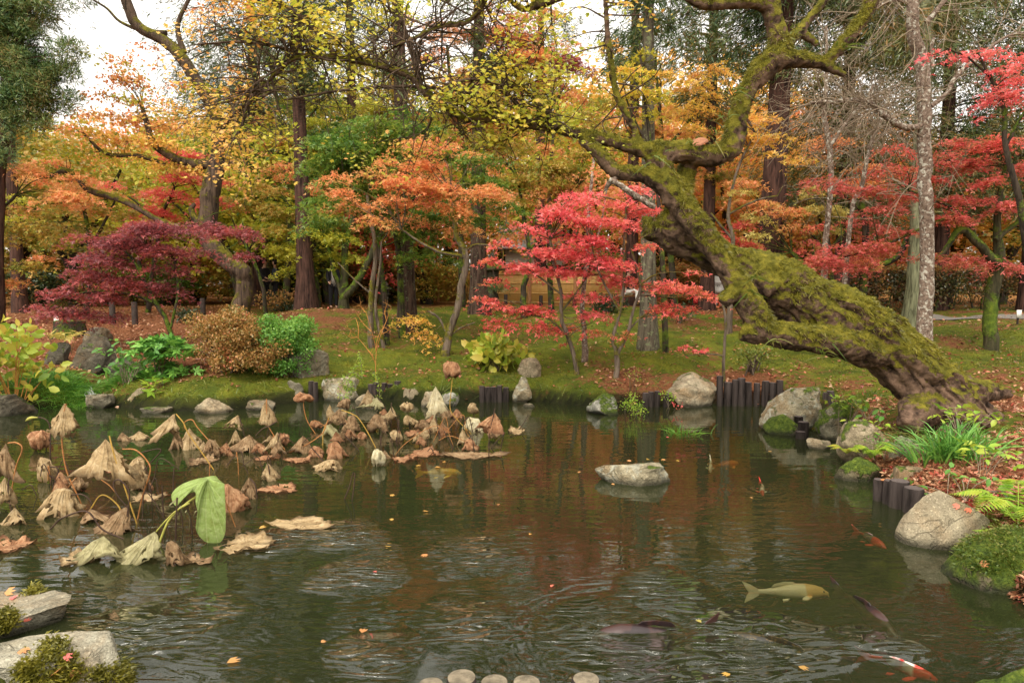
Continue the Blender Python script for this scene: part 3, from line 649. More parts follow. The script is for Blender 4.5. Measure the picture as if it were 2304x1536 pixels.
def fill_pads(g, pads, lpp, leaf, kind, rng, tilt, droop=.28, tuft=False, thick=.11):
    n = np.maximum(3, (lpp * pi * pads[:, 3] ** 2).astype(int)); idx = np.repeat(np.arange(len(pads)), n); N = len(idx); R = pads[idx, 3]
    if tuft:
        u = unit(rng.normal(size=(N, 3))) * rng.uniform(.1, 1, (N, 1)) ** .5; q = pads[idx, :3] + u * (R[:, None] * np.array([1, 1, .75]))
        leaves(g, q, leaf * rng.uniform(.7, 1.3, N), kind, 1.0, u, rng, u + np.array([0, 0, .3]), .55)
    else:
        th = rng.uniform(0, 2 * pi, N); lob = 1 + .30 * np.sin(th * 3 + idx * 1.7) + .25 * np.sin(th * 7 + idx * 2.9) ; r = R * np.sqrt(rng.uniform(0, 1, N)) * np.clip(lob, .4, 1.5)
        tl = (rng.normal(size=(len(pads), 2)) * .14)[idx]
        dx, dy = r * np.cos(th), r * np.sin(th); q = pads[idx, :3] + np.stack([dx, dy, dx * tl[:, 0] + dy * tl[:, 1] + rng.normal(size=N) * R * thick - droop * r * r / np.maximum(R, .05)], -1)
        leaves(g, q, leaf * rng.uniform(.65, 1.3, N), kind, tilt, (0, 0, 1), rng, np.stack([dx, dy, -r * .3], -1), .45)
def connect(g, pads, nodes, rng, r0=.013, spray=3):
    nd_ = np.concatenate([s[len(s) // 3:] for s in nodes])
    for p_ in pads:
        dv = nd_[:, :3] - p_[:3]; cost = np.linalg.norm(dv, axis=1) + 1.2 * np.maximum(dv[:, 2], 0) + .5 * np.abs(dv[:, 1]); j = np.argmin(cost)
        a = nd_[j, :3]; b = p_[:3] - np.array([0, 0, .02]); Ld = np.linalg.norm(b - a)
        if Ld < .05: continue
        mid = (a + b) / 2 + rng.normal(size=3) * .10 * Ld + np.array([0, 0, .05 * Ld]); r1 = min(r0 * (.6 + .35 * Ld), nd_[j, 3] * .7 + .003)
        tube(g, spline([a, mid, b], 7), np.linspace(r1, .004, 7), 4, False)
        for _ in range(spray):
            an = rng.uniform(0, 2 * pi); e = p_[3] * rng.uniform(.5, .95); f = b + np.array([cos(an) * e, sin(an) * e, -.15 * e])
            tube(g, spline([b + (a - b) * .12, (b + f) / 2 + [0, 0, .05 * e], f], 4), [.005, .004, .003, .002], 3, False)
def maple(label, base, limbs, blobs, lm, seed, d=None, leaf=.07, kind='star', bark=B_DARK, pad=(.28, .6), lpp=330, tilt=.6, name='maple_tree', cat='maple tree', group=None, tuft=False, droop=.28, spray=3, wob=.5, k=9, twig=None):
    rng = np.random.default_rng(seed)
    if d is None: b = GR(*base); d = b[1]
    else: b = at_ground(base[0], d)
    rt = thing(name, label, cat, b, group); g = Geo(); nodes = limbs_geo(g, limbs, d, b, k, 5, wob, rng)
    groups = blobs if isinstance(blobs, dict) else {lm: blobs}
    g2 = Geo()
    for mk, bl in groups.items():
        pads = make_pads([(b_[0], b_[1], b_[2], b_[3] * 1.1, b_[4] * (.72 if mk in ('scarlet', 'red') else 1.2 if mk in ('rose', 'green') else 1.05), *b_[5:]) for b_ in bl], d, rng, pad, 0 if tuft else .028 * d); connect(g2 if twig else g, pads, nodes, rng, spray=spray)
        c = Geo(); fill_pads(c, pads, lpp * 1.1, leaf, kind, rng, tilt, droop, tuft); part("crown", c, LM[mk], rt)
    part("trunk", g, bark, rt, True)
    if g2.n: part("branches", g2, twig or bark, rt, True)
    return rt
# ---------------------------------------------------------------- the giant leaning tree
rng = np.random.default_rng(77)
TD = 8.0
def W(q): dd = TD + (q[3] if len(q) > 3 else 0); return [*P(q[0], q[1], dd), q[2] / FPX * dd * (.80 if q[2] > 14 else .95)]
G_TR = [(2165, 985, 118), (2125, 905, 112), (2065, 840, 92), (1995, 775, 88), (1900, 722, 84), (1800, 670, 84, .05), (1710, 622, 70, .12), (1635, 585, 54, .2), (1560, 545, 52, .15), (1500, 512, 52, .1), (1478, 500, 46, .1)]
G_LOW = [(1975, 790, 52, -.15), (1880, 772, 46, -.28), (1790, 757, 44, -.34), (1725, 748, 42, -.36), (1700, 715, 40, -.35), (1665, 650, 38, -.32), (1615, 575, 34, -.28), (1560, 500, 36, -.2), (1520, 440, 38, -.12), (1490, 412, 33, -.1), (1440, 392, 26, -.1), (1385, 385, 21, -.1), (1345, 345, 17, -.1), (1310, 312, 15, -.05)]
G_STUB = [(1745, 752, 38, -.36), (1700, 752, 32, -.38), (1664, 748, 22, -.38)]
G_KNOB = [(1660, 655, 30, -.3), (1640, 668, 24, -.4), (1628, 682, 14, -.44)]
G_UP = [(1520, 450, 40, -.1), (1498, 400, 33, -.06), (1478, 360, 36, 0), (1470, 335, 33, 0)]
G_UP2 = [(1530, 455, 26, -.05), (1545, 400, 28, .12), (1556, 350, 30, .15), (1560, 325, 28, .1)]
G_LEFT = [(1560, 332, 26), (1500, 338, 31), (1440, 335, 27), (1380, 318, 20), (1320, 305, 19), (1250, 290, 15), (1190, 278, 14), (1130, 265, 13), (1070, 264, 13), (1025, 270, 11)]
G_LEFT2 = [(1040, 266, 11), (1000, 240, 10), (955, 205, 9.5), (925, 175, 9), (880, 155, 8.5), (820, 140, 8), (760, 132, 7.5), (690, 126, 6.5), (650, 140, 5.5), (600, 185, 4.5), (555, 215, 3.5), (500, 235, 2.5)]
G_RIGHT = [(1480, 345, 32), (1545, 342, 34), (1600, 352, 34), (1640, 335, 33), (1655, 290, 31), (1668, 235, 30), (1690, 190, 32), (1725, 150, 35), (1752, 120, 34), (1748, 75, 29), (1738, 30, 26), (1728, -30, 25), (1725, -120, 20)]
G_R2 = [(1740, 140, 36), (1790, 135, 25), (1840, 140, 22), (1872, 128, 20), (1895, 100, 19), (1925, 65, 20), (1950, 30, 21), (1965, -15, 21), (1972, -110, 17)]
G_R3 = [(1845, 142, 20), (1878, 158, 12), (1903, 170, 6)]
G_R4 = [(1755, 115, 18, .1), (1795, 75, 17, .2), (1818, 45, 11, .25), (1850, 5, 10, .3), (1880, -60, 8, .35)]
G_R5 = [(1795, 70, 10, .2), (1825, 90, 9, .22), (1838, 105, 6, .22)]
G_VERT = [(1440, 328, 12), (1428, 295, 10), (1405, 250, 8.5), (1385, 205, 8.5), (1375, 140, 8), (1366, 60, 7.5), (1362, -20, 7.5), (1360, -120, 6)]
G_DEAD = [(1474, 468, 6, -.2), (1440, 445, 7, -.22), (1400, 420, 7, -.24), (1372, 404, 6, -.24)]
G_DEAD2 = [(1395, 395, 6, -.12), (1372, 410, 6, -.15), (1362, 430, 4, -.15)]
G_TOP = [(1740, 15, 20), (1690, 8, 17, -.1), (1640, 4, 14, -.2), (1590, 10, 12, -.3), (1540, -10, 10, -.4), (1450, -80, 8, -.5)]
G_TOP2 = [(1330, -40, 9, -.5), (1255, -5, 10, -.5), (1205, 12, 11, -.5), (1172, 20, 8, -.5), (1140, -10, 7, -.5), (1120, -50, 6, -.5)]
G_TOP3 = [(1100, -30, 7, -.3), (1085, 10, 7, -.3), (1055, 48, 7, -.3), (985, 62, 6.5, -.3), (935, 85, 5, -.3), (880, 110, 3.5, -.3), (830, 150, 2.5, -.3)]
ALL = [G_TR, G_LOW, G_STUB, G_KNOB, G_UP, G_UP2, G_LEFT, G_LEFT2, G_RIGHT, G_R2, G_R3, G_R4, G_R5, G_VERT, G_TOP, G_TOP2, G_TOP3]
ROOTS = [[(2120, 900, 70), (2060, 930, 50, -.35), (2040, 965, 30, -.5)], [(2140, 910, 60, -.2), (2190, 935, 36, -.45), (2230, 955, 14, -.7)], [(2150, 880, 60, .1), (2215, 880, 36, .2), (2270, 885, 16, .3)], [(2120, 880, 60), (2075, 945, 44, -.1)], [(1480, 498, 40, .1), (1470, 540, 30, .08)], [(1975, 770, 60), (1985, 738, 52, -.1)], [(1820, 660, 60, -.1), (1850, 700, 40, -.2)], [(1700, 620, 48, -.05), (1740, 660, 34, -.15)]]
g = Geo(); SK = []
for q in ALL + ROOTS:
    s = spline([W(a) for a in q], 6 * (len(q) - 1) + 1); SK.append(s); tube(g, s[:, :3], s[:, 3], 12)
tmp = link("giant_raw", g.mesh("giant_raw"))
md = tmp.modifiers.new("r", 'REMESH'); md.mode = 'VOXEL'; md.voxel_size = .021; md.use_smooth_shade = True
bpy.context.view_layer.update()
me = bpy.data.meshes.new_from_object(tmp.evaluated_get(bpy.context.evaluated_depsgraph_get()))
bpy.data.objects.remove(tmp)
n = len(me.vertices); co = np.empty(n * 3, np.float32); me.vertices.foreach_get("co", co); co = co.reshape(-1, 3).astype(float)
no = np.empty(n * 3, np.float32); me.vertices.foreach_get("normal", no); no = no.reshape(-1, 3).astype(float)
SKA = np.concatenate(SK); near_r = np.full(n, .05)
for a in range(0, n, 4000):
    dd = np.linalg.norm(co[a:a + 4000, None, :] - SKA[None, :, :3], axis=2); near_r[a:a + 4000] = SKA[np.argmin(dd - SKA[None, :, 3], axis=1), 3]
am = np.clip(near_r, .03, .45)
tw = np.stack([(co[:, 2] - co[:, 0]) * .6, co[:, 1], (co[:, 0] + co[:, 2]) * .75], -1)
disp = am * (.17 * (vnoise(co * 2.2, 1) - .3) + .10 * vnoise(tw * np.array([1.6, 6, 6]), 2) + .10 * vnoise(co * 6, 14) + .07 * vnoise(tw * np.array([4, 15, 15]), 4)) + .010 * vnoise(co * 26, 3) * (1 + (no[:, 2] > 0)) - .035 * am / .3 * np.clip(1 - np.abs(vnoise(tw * np.array([3, 11, 11]), 12)) / .12, 0, 1)
co = co + no * disp[:, None]
GB = np.array([px2x(2110, TD), TD, gz1(px2x(2110, TD), TD)])
me.vertices.foreach_set("co", (co - GB).astype(np.float32).ravel()); me.update()
me.polygons.foreach_set("use_smooth", np.ones(len(me.polygons), bool))
giant = thing("leaning_tree", "huge moss-covered old tree leaning over the pond from the right bank", "tree", GB)
me.name = "trunk"; link("trunk", me, B_GIANT, giant, (0, 0, 0))
g = Geo()
for q in (G_DEAD, G_DEAD2):
    s = spline([W(a) for a in q], 14); tube(g, s[:, :3] + rng.normal(size=(14, 3)) * .004, s[:, 3], 8)
part("dead_branch", g, B_BIRCH, giant, True)
# sawn wood faces: pale cut on top of the fork and the stub end
for (c_, nrm_, rr_, nm) in ((W((1572, 320, 40, -.07)), (-.2, -.55, .8), .10, "cut_face"), (W((1023, 272, 11, -.03)), (-.8, -.6, -.15), .055, "cut_face")):
    g = Geo(); nz_ = unit(np.array(nrm_)); a_ = unit(np.cross(nz_, [0, 1, .2])); b_ = np.cross(nz_, a_); th = np.arange(22) * 2 * pi / 22
    rad_ = rr_ * (1 + .12 * np.sin(th * 2 + 1) + .06 * np.sin(th * 5)); ring = np.array(c_[:3]) + rad_[:, None] * (np.cos(th)[:, None] * a_ + np.sin(th)[:, None] * b_)
    g.add(np.vstack([ring, ring + nz_ * .015 - (ring - np.array(c_[:3])) * .1, np.array(c_[:3]) + nz_ * .02]), [[i_, (i_ + 1) % 22, 22 + (i_ + 1) % 22, 22 + i_] for i_ in range(22)])
    g.add(np.vstack([ring + nz_ * .015 - (ring - np.array(c_[:3])) * .1, (np.array(c_[:3]) + nz_ * .022)[None]]), [[22, i_, (i_ + 1) % 22] for i_ in range(22)])
    part(nm, g, simple("weathered_wood", (.26, .22, .16), .9, .4, 30) if rr_ > .1 else simple("cut_wood", (.30, .13, .07), .9, .25, 40), giant, True)
# moss fringe: short blades on the moss-covered upper faces
sel = (no[:, 2] > -.15) & (vnoise(co * 3.0, 8) + .5 * vnoise(co * 8, 9) + .8 * no[:, 2] - .9 * sstep(1.15, .6, co[:, 2]) > .12) & (near_r > .055)
ids = np.nonzero(sel)[0]; ids = rng.choice(ids, min(len(ids), 26000), replace=False)
g = Geo(); dirs = no[ids] * .8 + rng.normal(size=(len(ids), 3)) * .45 + np.array([0, 0, -.15])
blades(g, co[ids] - no[ids] * .006, dirs, rng.uniform(.018, .050, len(ids)), .0045, rng, 2, .9); part("moss", g, LM['mossb'], giant)
g = Geo()
for (px, py, dd, n_) in [(1430, 0, 0, 0), (1652, 205, -.2, 16), (1622, 265, -.2, 14), (1690, 660, -.45, 18), (1850, 790, -.5, 14), (1880, 768, -.5, 10), (1905, 105, -.1, 12), (1608, 300, -.1, 12), (1790, 70, 0, 10), (1560, 330, -.15, 14), (1700, 628, -.5, 12), (1480, 355, -.25, 10), (1745, 770, -.6, 9)]:
    if n_:
        g = Geo(); b_ = np.array(W((px, py, 1, dd))[:3])[None] + rng.normal(size=(n_, 3)) * .035
        blades(g, b_, rng.normal(size=(n_, 3)) * .6 + np.array([0, -.5, .6]), rng.uniform(.09, .19, n_), .008, rng, 4, 1.3); part("fern_tuft", g, LM['grassy'], giant)
# twigs and leaves of the giant
g = Geo(); tips = []
def twigs(path, n, L, t0=0.0, up=.2, sub=3, leafn=0, spread=1.0, dirb=None):
    s = spline([W(a) for a in path], 60); m_ = len(s)
    for _ in range(n):
        i_ = rng.integers(int(t0 * m_), m_ - 1); a_ = s[i_, :3]; d_ = unit(rng.normal(size=3) * np.array([1, .9, .8]) + np.array([0, 0, up]) + (0 if dirb is None else np.array(dirb)))
        l_ = L * rng.uniform(.5, 1.25); b_ = a_ + d_ * l_ * .5 + rng.normal(size=3) * .08 * l_; c_ = b_ + unit(d_ + rng.normal(size=3) * .45 + [0, 0, -.12]) * l_ * .5
        q_ = spline([a_, b_, c_], 8); tube(g, q_, np.linspace(min(.011, s[i_, 3] * .5), .003, 8), 4, False)
        for _ in range(sub):
            j_ = rng.integers(2, 8); e_ = unit(d_ + rng.normal(size=3) * .8) * l_ * rng.uniform(.2, .5); h_ = spline([q_[j_], q_[j_] + e_ * .5 + rng.normal(size=3) * .03, q_[j_] + e_ + [0, 0, -.04]], 5)
            tube(g, h_, np.linspace(.0038, .0016, 5), 3, False); tips.append(h_[2:])
        tips.append(q_[4:])
twigs(G_LEFT2, 95, .95, .1, .15, 4); twigs(G_LEFT, 26, .8, .45, .5, 4); twigs(G_TOP3, 40, .9, .1, .1, 4); twigs(G_TOP2, 16, .6, .2, 0, 2); twigs(G_VERT, 26, .6, .25, .1, 3)
G_A = [(760, 132, 6), (700, 60, 5), (640, 10, 4), (560, -60, 3)]; G_B = [(950, 200, 6), (930, 120, 5), (900, 40, 4), (860, -40, 3)]; G_C = [(1190, 278, 7, -.1), (1150, 220, 5, -.2), (1080, 180, 4, -.3), (1000, 190, 3, -.4)]
G_E = [(690, 126, 5), (620, 105, 4), (540, 95, 3), (450, 100, 2)]; G_F = [(1130, 265, 6), (1100, 225, 5), (1010, 200, 4), (900, 195, 3.5), (760, 205, 3), (640, 225, 2)]; G_D = [(600, 185, 4), (560, 230, 3.5), (545, 280, 3), (520, 320, 2)]
G_H = [(1250, 290, 8, -.1), (1225, 250, 6, -.1), (1190, 210, 4, -.1), (1130, 130, 3, -.1), (1100, 60, 2, -.1)]
for q in (G_A, G_B, G_C, G_E, G_F, G_D, G_H):
    s = spline([W(a) for a in q], 24); tube(g, s[:, :3], s[:, 3], 6, False); twigs(q, 30, .75, .1, .15, 4)
part("branches", g, B_TWIG if False else barkmat("bark_twig_dark", (.035, .022, .015), (.14, .095, .065), 20), giant, True)
T = np.concatenate(tips); rng.shuffle(T)
def px_of(p_):
    y_ = p_[:, 1] * _cp - (p_[:, 2] - CAMZ) * _sp; v_ = (p_[:, 1] * _sp + (p_[:, 2] - CAMZ) * _cp) / y_; return CX + p_[:, 0] / y_ * FPX, CY - v_ * FPX
tx, ty = px_of(T)
clump = vnoise(T * 1.5, 31) + .4 * vnoise(T * 4, 32)
keep = (clump > -.10) & (rng.uniform(0, 1, len(T)) < .85)
T = T[keep]; tx = tx[keep]; ty = ty[keep]
warm = (tx < 560 + 90 * vnoise(T * 1.3, 5)) | (vnoise(T * 2.2, 41) > .42)
for mk, mm, rep, sz in (("yellow", warm, 4, .048), ("lime", ~warm, 4, .052)):
    q = np.repeat(T[mm], rep, 0); q = q + rng.normal(size=q.shape) * np.array([.09, .09, .05]); g = Geo()
    leaves(g, q, sz * rng.uniform(.6, 1.3, len(q)), 'tri', .45, (0, -.35, 1), rng); part("crown", g, LM["amber" if mk == "yellow" else "canopy"], giant)
# ================================================================ CEDARS
def spray_crown(g, base, h0, h1, rmax, nb, rng, kleaf=.20, lean=(0, 0), per=46, top=True):
    hs_ = h0 + (h1 - h0) * rng.uniform(0, 1, nb) ** .9; az = rng.uniform(0, 2 * pi, nb)
    t_ = (hs_ - h0) / (h1 - h0); L_ = rmax * (np.clip(1.05 - t_, .08, 1) ** .7) * np.clip(.35 + t_ * 5, 0, 1) * rng.uniform(.65, 1.2, nb)
    idx = np.repeat(np.arange(nb), per); s_ = rng.uniform(.12, 1, len(idx)) ** .7; Lx = L_[idx] * s_
    c = np.stack([np.cos(az[idx]) * Lx, np.sin(az[idx]) * Lx, hs_[idx] - .32 * Lx * s_ + .1 * Lx], -1)
    c[:, 0] += lean[0] * hs_[idx]; c[:, 1] += lean[1] * hs_[idx]
    wid = .16 * L_[idx] + .12; c = c + rng.normal(size=c.shape) * wid[:, None] * np.array([1, 1, .5])
    k = 15; c = np.repeat(c, k, 0) + rng.normal(size=(len(c) * k, 3)) * .10
    fw = np.repeat(np.stack([np.cos(az[idx]), np.sin(az[idx]), np.full(len(idx), -.75)], -1), k, 0)
    leaves(g, c + np.asarray(base), kleaf * rng.uniform(.6, 1.3, len(c)), 'needle', .9, (0, 0, .6), rng, fw, .62)
    return hs_, az, L_
def cedar(label, px, d, rpx, h, h0, rmax, seed, mk='cedar', bark=B_CEDAR, lean=(0, 0), nb=90, per=26, group=None, kleaf=.20, name='cedar_tree', base=None):
    rng = np.random.default_rng(seed); b = at_ground(px, d) if base is None else base; rt = thing(name, label, "cedar tree", b, group)
    r = rpx / FPX * d; zz = np.linspace(-.3, h, 16); n = 20; th = np.arange(n) * 2 * pi / n; V = []
    for z in zz:
        rad = r * (1 - .82 * max(z, 0) / h) * (1 + .55 * np.exp(-max(z, 0) * 2.2)); fl = 1 + (.05 + .22 * np.exp(-max(z, 0) * 2)) * vnoise(np.stack([np.cos(th) * 2.2, np.sin(th) * 2.2, np.full(n, seed + z * .15)], -1), seed)
        V.append(np.column_stack([np.cos(th) * rad * fl + lean[0] * z, np.sin(th) * rad * fl + lean[1] * z, np.full(n, z)]))
    i = np.arange(15)[:, None] * n; j = np.arange(n)[None]; j2 = (j + 1) % n; g = Geo(); g.add(np.vstack(V) + b, np.stack([i + j, i + j2, i + n + j2, i + n + j], -1).reshape(-1, 4)); gt = g
    if nb:
        g = Geo(); hs_, az, L_ = spray_crown(g, b, h0, h, rmax, nb, rng, kleaf, lean, per); part("crown", g, LM[mk], rt)
        g = gt
        for a_, z_, l_ in zip(az, hs_, L_):
            o_ = b + np.array([lean[0] * z_, lean[1] * z_, z_]); e_ = o_ + np.array([cos(a_) * l_ * .6, sin(a_) * l_ * .6, -.1 * l_]); tube(g, spline([o_, (o_ + e_) / 2 + [0, 0, .08 * l_], e_], 5), np.linspace(.032, .008, 5), 4, False)
    part("trunk", gt, bark, rt, True)
    return rt
cedar("straight reddish cedar at the left edge below the tufted green pine crown", 45, 21.5, 14, 16, 9, 2.4, 301, nb=40)
cedar("thick dark cedar trunk standing on the left end of the mossy rise", 690, 19.5, 19, 17, 6.2, 2.0, 302, lean=(-.012, 0), nb=60)
cedar("dark cedar with a pale green streak at its foot, beside the slim grey pair", 918, 16.6, 20, 16, 5.9, 1.5, 303, bark=B_CEDARG, lean=(-.022, .01), nb=22)
cedar("dark ribbed cedar right in front of the bamboo fence", 1075, 20.5, 19, 18, 7.2, 1.5, 304, bark=B_CEDARG, lean=(.008, .01), nb=24)
cedar("grey lichen-streaked cedar among the red maple leaves", 1460, 13.6, 18, 16, 5.4, 1.2, 305, bark=B_CEDARL, lean=(-.013, .02), nb=30)
cedar("broad reddish cedar rising behind the mossy leaning trunk", 1726, 17.5, 31, 18, 6.2, 1.9, 306, lean=(.024, 0), nb=110)
cedar("pale green-grey cedar trunk just behind the lichen-barked bare tree", 2062, 15.2, 21, 17, 5.2, 1.7, 307, bark=B_CEDARP, lean=(-.005, .02), nb=60, mk='cedarb')
cedar("tall dark green cedar far behind, left of the overhanging yellow leaves", 585, 27, 15, 22, 5.4, 3.3, 308, nb=220)
cedar("tall dark green cedar far behind the centre of the yellow canopy", 800, 30, 15, 22, 7.5, 2.5, 309, nb=60)
cedar("deep green cedar crown between the two upright mossy limbs", 1590, 23, 15, 22, 6.4, 2.6, 310, nb=150)
cedar("narrow cedar behind the upright limb of the leaning tree", 1420, 27, 15, 22, 8.0, 1.8, 311, nb=40)
cedar("brown-green cedar wall behind the bare twigs, nearest the mossy fork", 1890, 21, 17, 19, 2.6, 3.2, 312, 'cedarb', nb=240)
cedar("brown-green cedar directly behind the lichen-barked bare trunk", 2110, 22, 17, 20, 3.2, 3.4, 313, 'cedarb', nb=240)
cedar("dark cedar at the right edge behind the bright red spray", 2310, 21, 17, 20, 2.8, 3.2, 314, nb=180)
cedar("far cedar glimpsed between the yellow canopy and the purple-red maple", 1215, 33, 14, 22, 9, 2.0, 315, nb=70)
cedar("far pale-trunked cedar left of the dark cedar on the rise", 607, 28, 8, 9, 8, .6, 316, bark=B_CEDARP, nb=0)
# tufted pine crown at the top left (behind the left-edge cedar)
maple("tufted green pine filling the top left corner", (-20, 700), [[(-40, 700, 16), (-10, 400, 13), (30, 100, 10), (60, -150, 6)]],
      [(20, 120, 95, 150, 1.2), (110, 190, 60, 60, 1.2), (60, 250, 60, 60, .9), (30, -60, 130, 120, .9), (150, 140, 40, 60, .5), (20, 330, 40, 40, .6)], 'pine', 320, d=17, leaf=.12, kind='needle', bark=B_CEDAR, pad=(.13, .30), lpp=1000, tuft=True, name='pine_tree', cat='pine tree', spray=1)
# ================================================================ NAMED MAPLES AND OTHER TREES
maple("spreading purple-leaved maple on the left bank", (395, 752), [[(395, 755, 5), (372, 725, 5), (345, 680, 5), (322, 630, 4.5), (312, 590, 4), (330, 560, 3)], [(322, 630, 4), (300, 590, 3), (270, 560, 2.5), (230, 540, 2)], [(345, 680, 4), (290, 660, 3), (210, 655, 2.5), (150, 670, 2)], [(385, 735, 3), (400, 660, 3), (395, 590, 2.5)]],
      [(300, 560, 105, 40, 1.2), (210, 600, 75, 36, 1.2), (170, 655, 80, 32, 1.8), (270, 640, 90, 34, 1.2), (390, 590, 55, 50, 1.3), (330, 520, 70, 30, 1.2), (130, 690, 45, 20, 1.2), (420, 545, 60, 26, 1.1), (140, 690, 55, 22, 1.6), (230, 550, 80, 36, 1.5), (340, 500, 60, 26, 1.0), (200, 700, 60, 18, 1.0)], 'maroon', 330, d=13.6, leaf=.062, pad=(.22, .5), lpp=420, tilt=.5)
maple("old bare-limbed tree with a kinked trunk and thin amber leaves on the left", (532, 705), [
      [(532, 705, 19), (546, 655, 19), (538, 610, 19), (505, 575, 19), (470, 540, 21), (463, 500, 20), (470, 440, 20), (478, 390, 20), (490, 340, 15), (494, 280, 13), (480, 230, 12), (450, 180, 13), (415, 120, 13), (375, 80, 12), (318, 48, 11), (295, 5, 11), (270, -70, 9)],
      [(478, 370, 14), (430, 368, 10), (385, 352, 9), (350, 325, 8), (335, 285, 6), (320, 240, 4)], [(455, 500, 11), (440, 490, 8), (432, 470, 6), (440, 460, 4)],
      [(350, 492, 6), (300, 462, 6.5), (250, 443, 7), (205, 430, 7), (175, 405, 6), (150, 388, 6), (110, 398, 5), (80, 396, 4)], [(463, 520, 8), (410, 515, 7), (350, 492, 6)],
      [(370, 370, 5), (310, 350, 5), (240, 345, 4), (190, 300, 3)], [(500, 345, 7), (530, 370, 5), (560, 400, 3)], [(415, 120, 7), (400, 60, 5), (420, 10, 4), (450, -50, 3)], [(375, 75, 6), (320, 70, 4), (270, 50, 3), (240, 20, 2.5), (210, 0, 2)], [(490, 300, 7), (530, 250, 5), (600, 210, 4), (640, 190, 3)]],
      {'amber': [(400, 300, 120, 80, .6), (300, 330, 130, 60, .5), (210, 320, 90, 50, .4), (430, 230, 60, 60, .35), (330, 250, 60, 40, .3), (150, 330, 60, 45, .45)], 'lime': [(170, 330, 70, 40, .5), (470, 200, 70, 70, .4), (300, 170, 100, 70, .26), (250, 380, 60, 25, .4)], 'coral': [(450, 20, 90, 30, .4), (290, 270, 90, 50, .5), (370, 320, 90, 50, .4), (300, 215, 80, 50, .45), (240, 260, 70, 40, .4), (390, 180, 60, 50, .4), (320, 110, 110, 70, .26), (230, 190, 70, 60, .3)]},
      None, 331, d=18.3, leaf=.095, kind='diamond', bark=B_OLD, pad=(.3, .6), lpp=110, name='old_tree', cat='tree', tilt=.8, wob=.25, k=14, spray=4)
maple("red-and-wine maple spray hanging round the kinked trunk on the left", (600, 690), [[(600, 705, 4), (590, 640, 4), (560, 560, 3.5), (520, 510, 3)]], [(500, 520, 70, 28, 1.5, -2), (540, 552, 40, 20, 1.2, -2), (430, 510, 60, 18, 1.0, -2)], 'maroon', 332, d=17.5, leaf=.07, lpp=380, pad=(.25, .5))
maple("scarlet-tinged maple deep behind the kinked old trunk", (330, 700), [[(330, 700, 5), (345, 600, 5), (360, 500, 4), (390, 420, 3)], [(360, 500, 3), (300, 450, 2.5), (250, 420, 2)]], [(380, 430, 150, 30, 1.2), (320, 480, 100, 22, 1.0), (430, 340, 70, 36, 1.0), (470, 400, 100, 24, .8)], 'red', 333, d=21, leaf=.09, lpp=240, pad=(.35, .7))
maple("slim twin-stemmed grey tree with thin orange sprays on the rise", (838, 788), [[(838, 788, 7), (836, 720, 6.5), (842, 650, 6), (850, 560, 5), (842, 500, 4), (830, 440, 3)], [(868, 824, 5), (862, 770, 4.5), (850, 720, 4), (846, 670, 3.5), (856, 600, 3), (858, 545, 2)], [(846, 670, 2.5), (810, 640, 2), (760, 590, 1.5)]], [(840, 440, 70, 40, .5), (790, 470, 60, 30, .4), (880, 470, 50, 30, .4)], 'coral', 334, d=14.2, leaf=.07, lpp=240, bark=B_GREY)
maple("orange-leaved maple with a crooked pale trunk at the water side", (1005, 812), [[(1005, 812, 10), (1004, 775, 9), (1010, 745, 8.5), (1022, 700, 8), (1030, 650, 8), (1042, 600, 7.5), (1036, 570, 7), (1022, 540, 6), (1018, 490, 4.5), (1010, 440, 3.5)], [(1036, 575, 4), (990, 565, 3.5), (940, 540, 3), (905, 515, 2.5)], [(1038, 580, 4), (1060, 555, 3), (1085, 550, 2.5), (1120, 555, 2)], [(1008, 750, 3.5), (985, 715, 2.5), (960, 700, 2)], [(1012, 755, 3), (1040, 735, 2), (1070, 725, 1.5)]],
      {'coral': [(960, 410, 90, 34, 1.5), (1040, 440, 90, 34, 1.3), (880, 455, 75, 26, 1.1), (1110, 430, 50, 26, 1.0), (1000, 350, 70, 30, 1.0), (740, 395, 60, 26, .9), (900, 360, 60, 24, .7), (1010, 480, 110, 16, .7)], 'amber': [(955, 752, 14, 9, 1.5), (942, 805, 12, 8, 1.5), (935, 715, 14, 8, 1.0)]}, None, 335, d=13.3, leaf=.062, bark=B_GREY, lpp=400, pad=(.2, .45), tilt=.5)
maple("broad green maple turning orange in the middle distance", (905, 700), [[(905, 700, 7), (900, 600, 7), (890, 500, 6), (870, 400, 5), (850, 320, 4)], [(880, 450, 5), (800, 380, 4), (740, 340, 3)], [(890, 500, 5), (950, 420, 4), (990, 360, 3)]],
      [(850, 300, 110, 45, 1.6), (770, 340, 90, 50, 1.4), (900, 380, 120, 50, 1.3), (980, 330, 80, 40, 1.0), (820, 440, 110, 40, 1.1), (930, 480, 100, 40, 1.0), (720, 310, 50, 40, .9), (880, 250, 70, 26, 1.0)], 'green', 336, d=15.2, leaf=.085, lpp=260, pad=(.35, .75), tilt=.55)
maple("deep green maple under the orange sprays at the centre", (870, 690), [[(870, 690, 6), (860, 600, 5), (840, 520, 4), (800, 450, 3)]], [(790, 420, 70, 40, 1.2), (960, 500, 110, 26, 1.2), (880, 540, 90, 26, .9), (830, 350, 60, 30, 1.0), (1080, 385, 70, 40, 1.4), (1110, 470, 80, 26, 1.2), (730, 480, 60, 40, 1.2)], 'green', 337, d=14.6, leaf=.09, lpp=250, pad=(.35, .7))
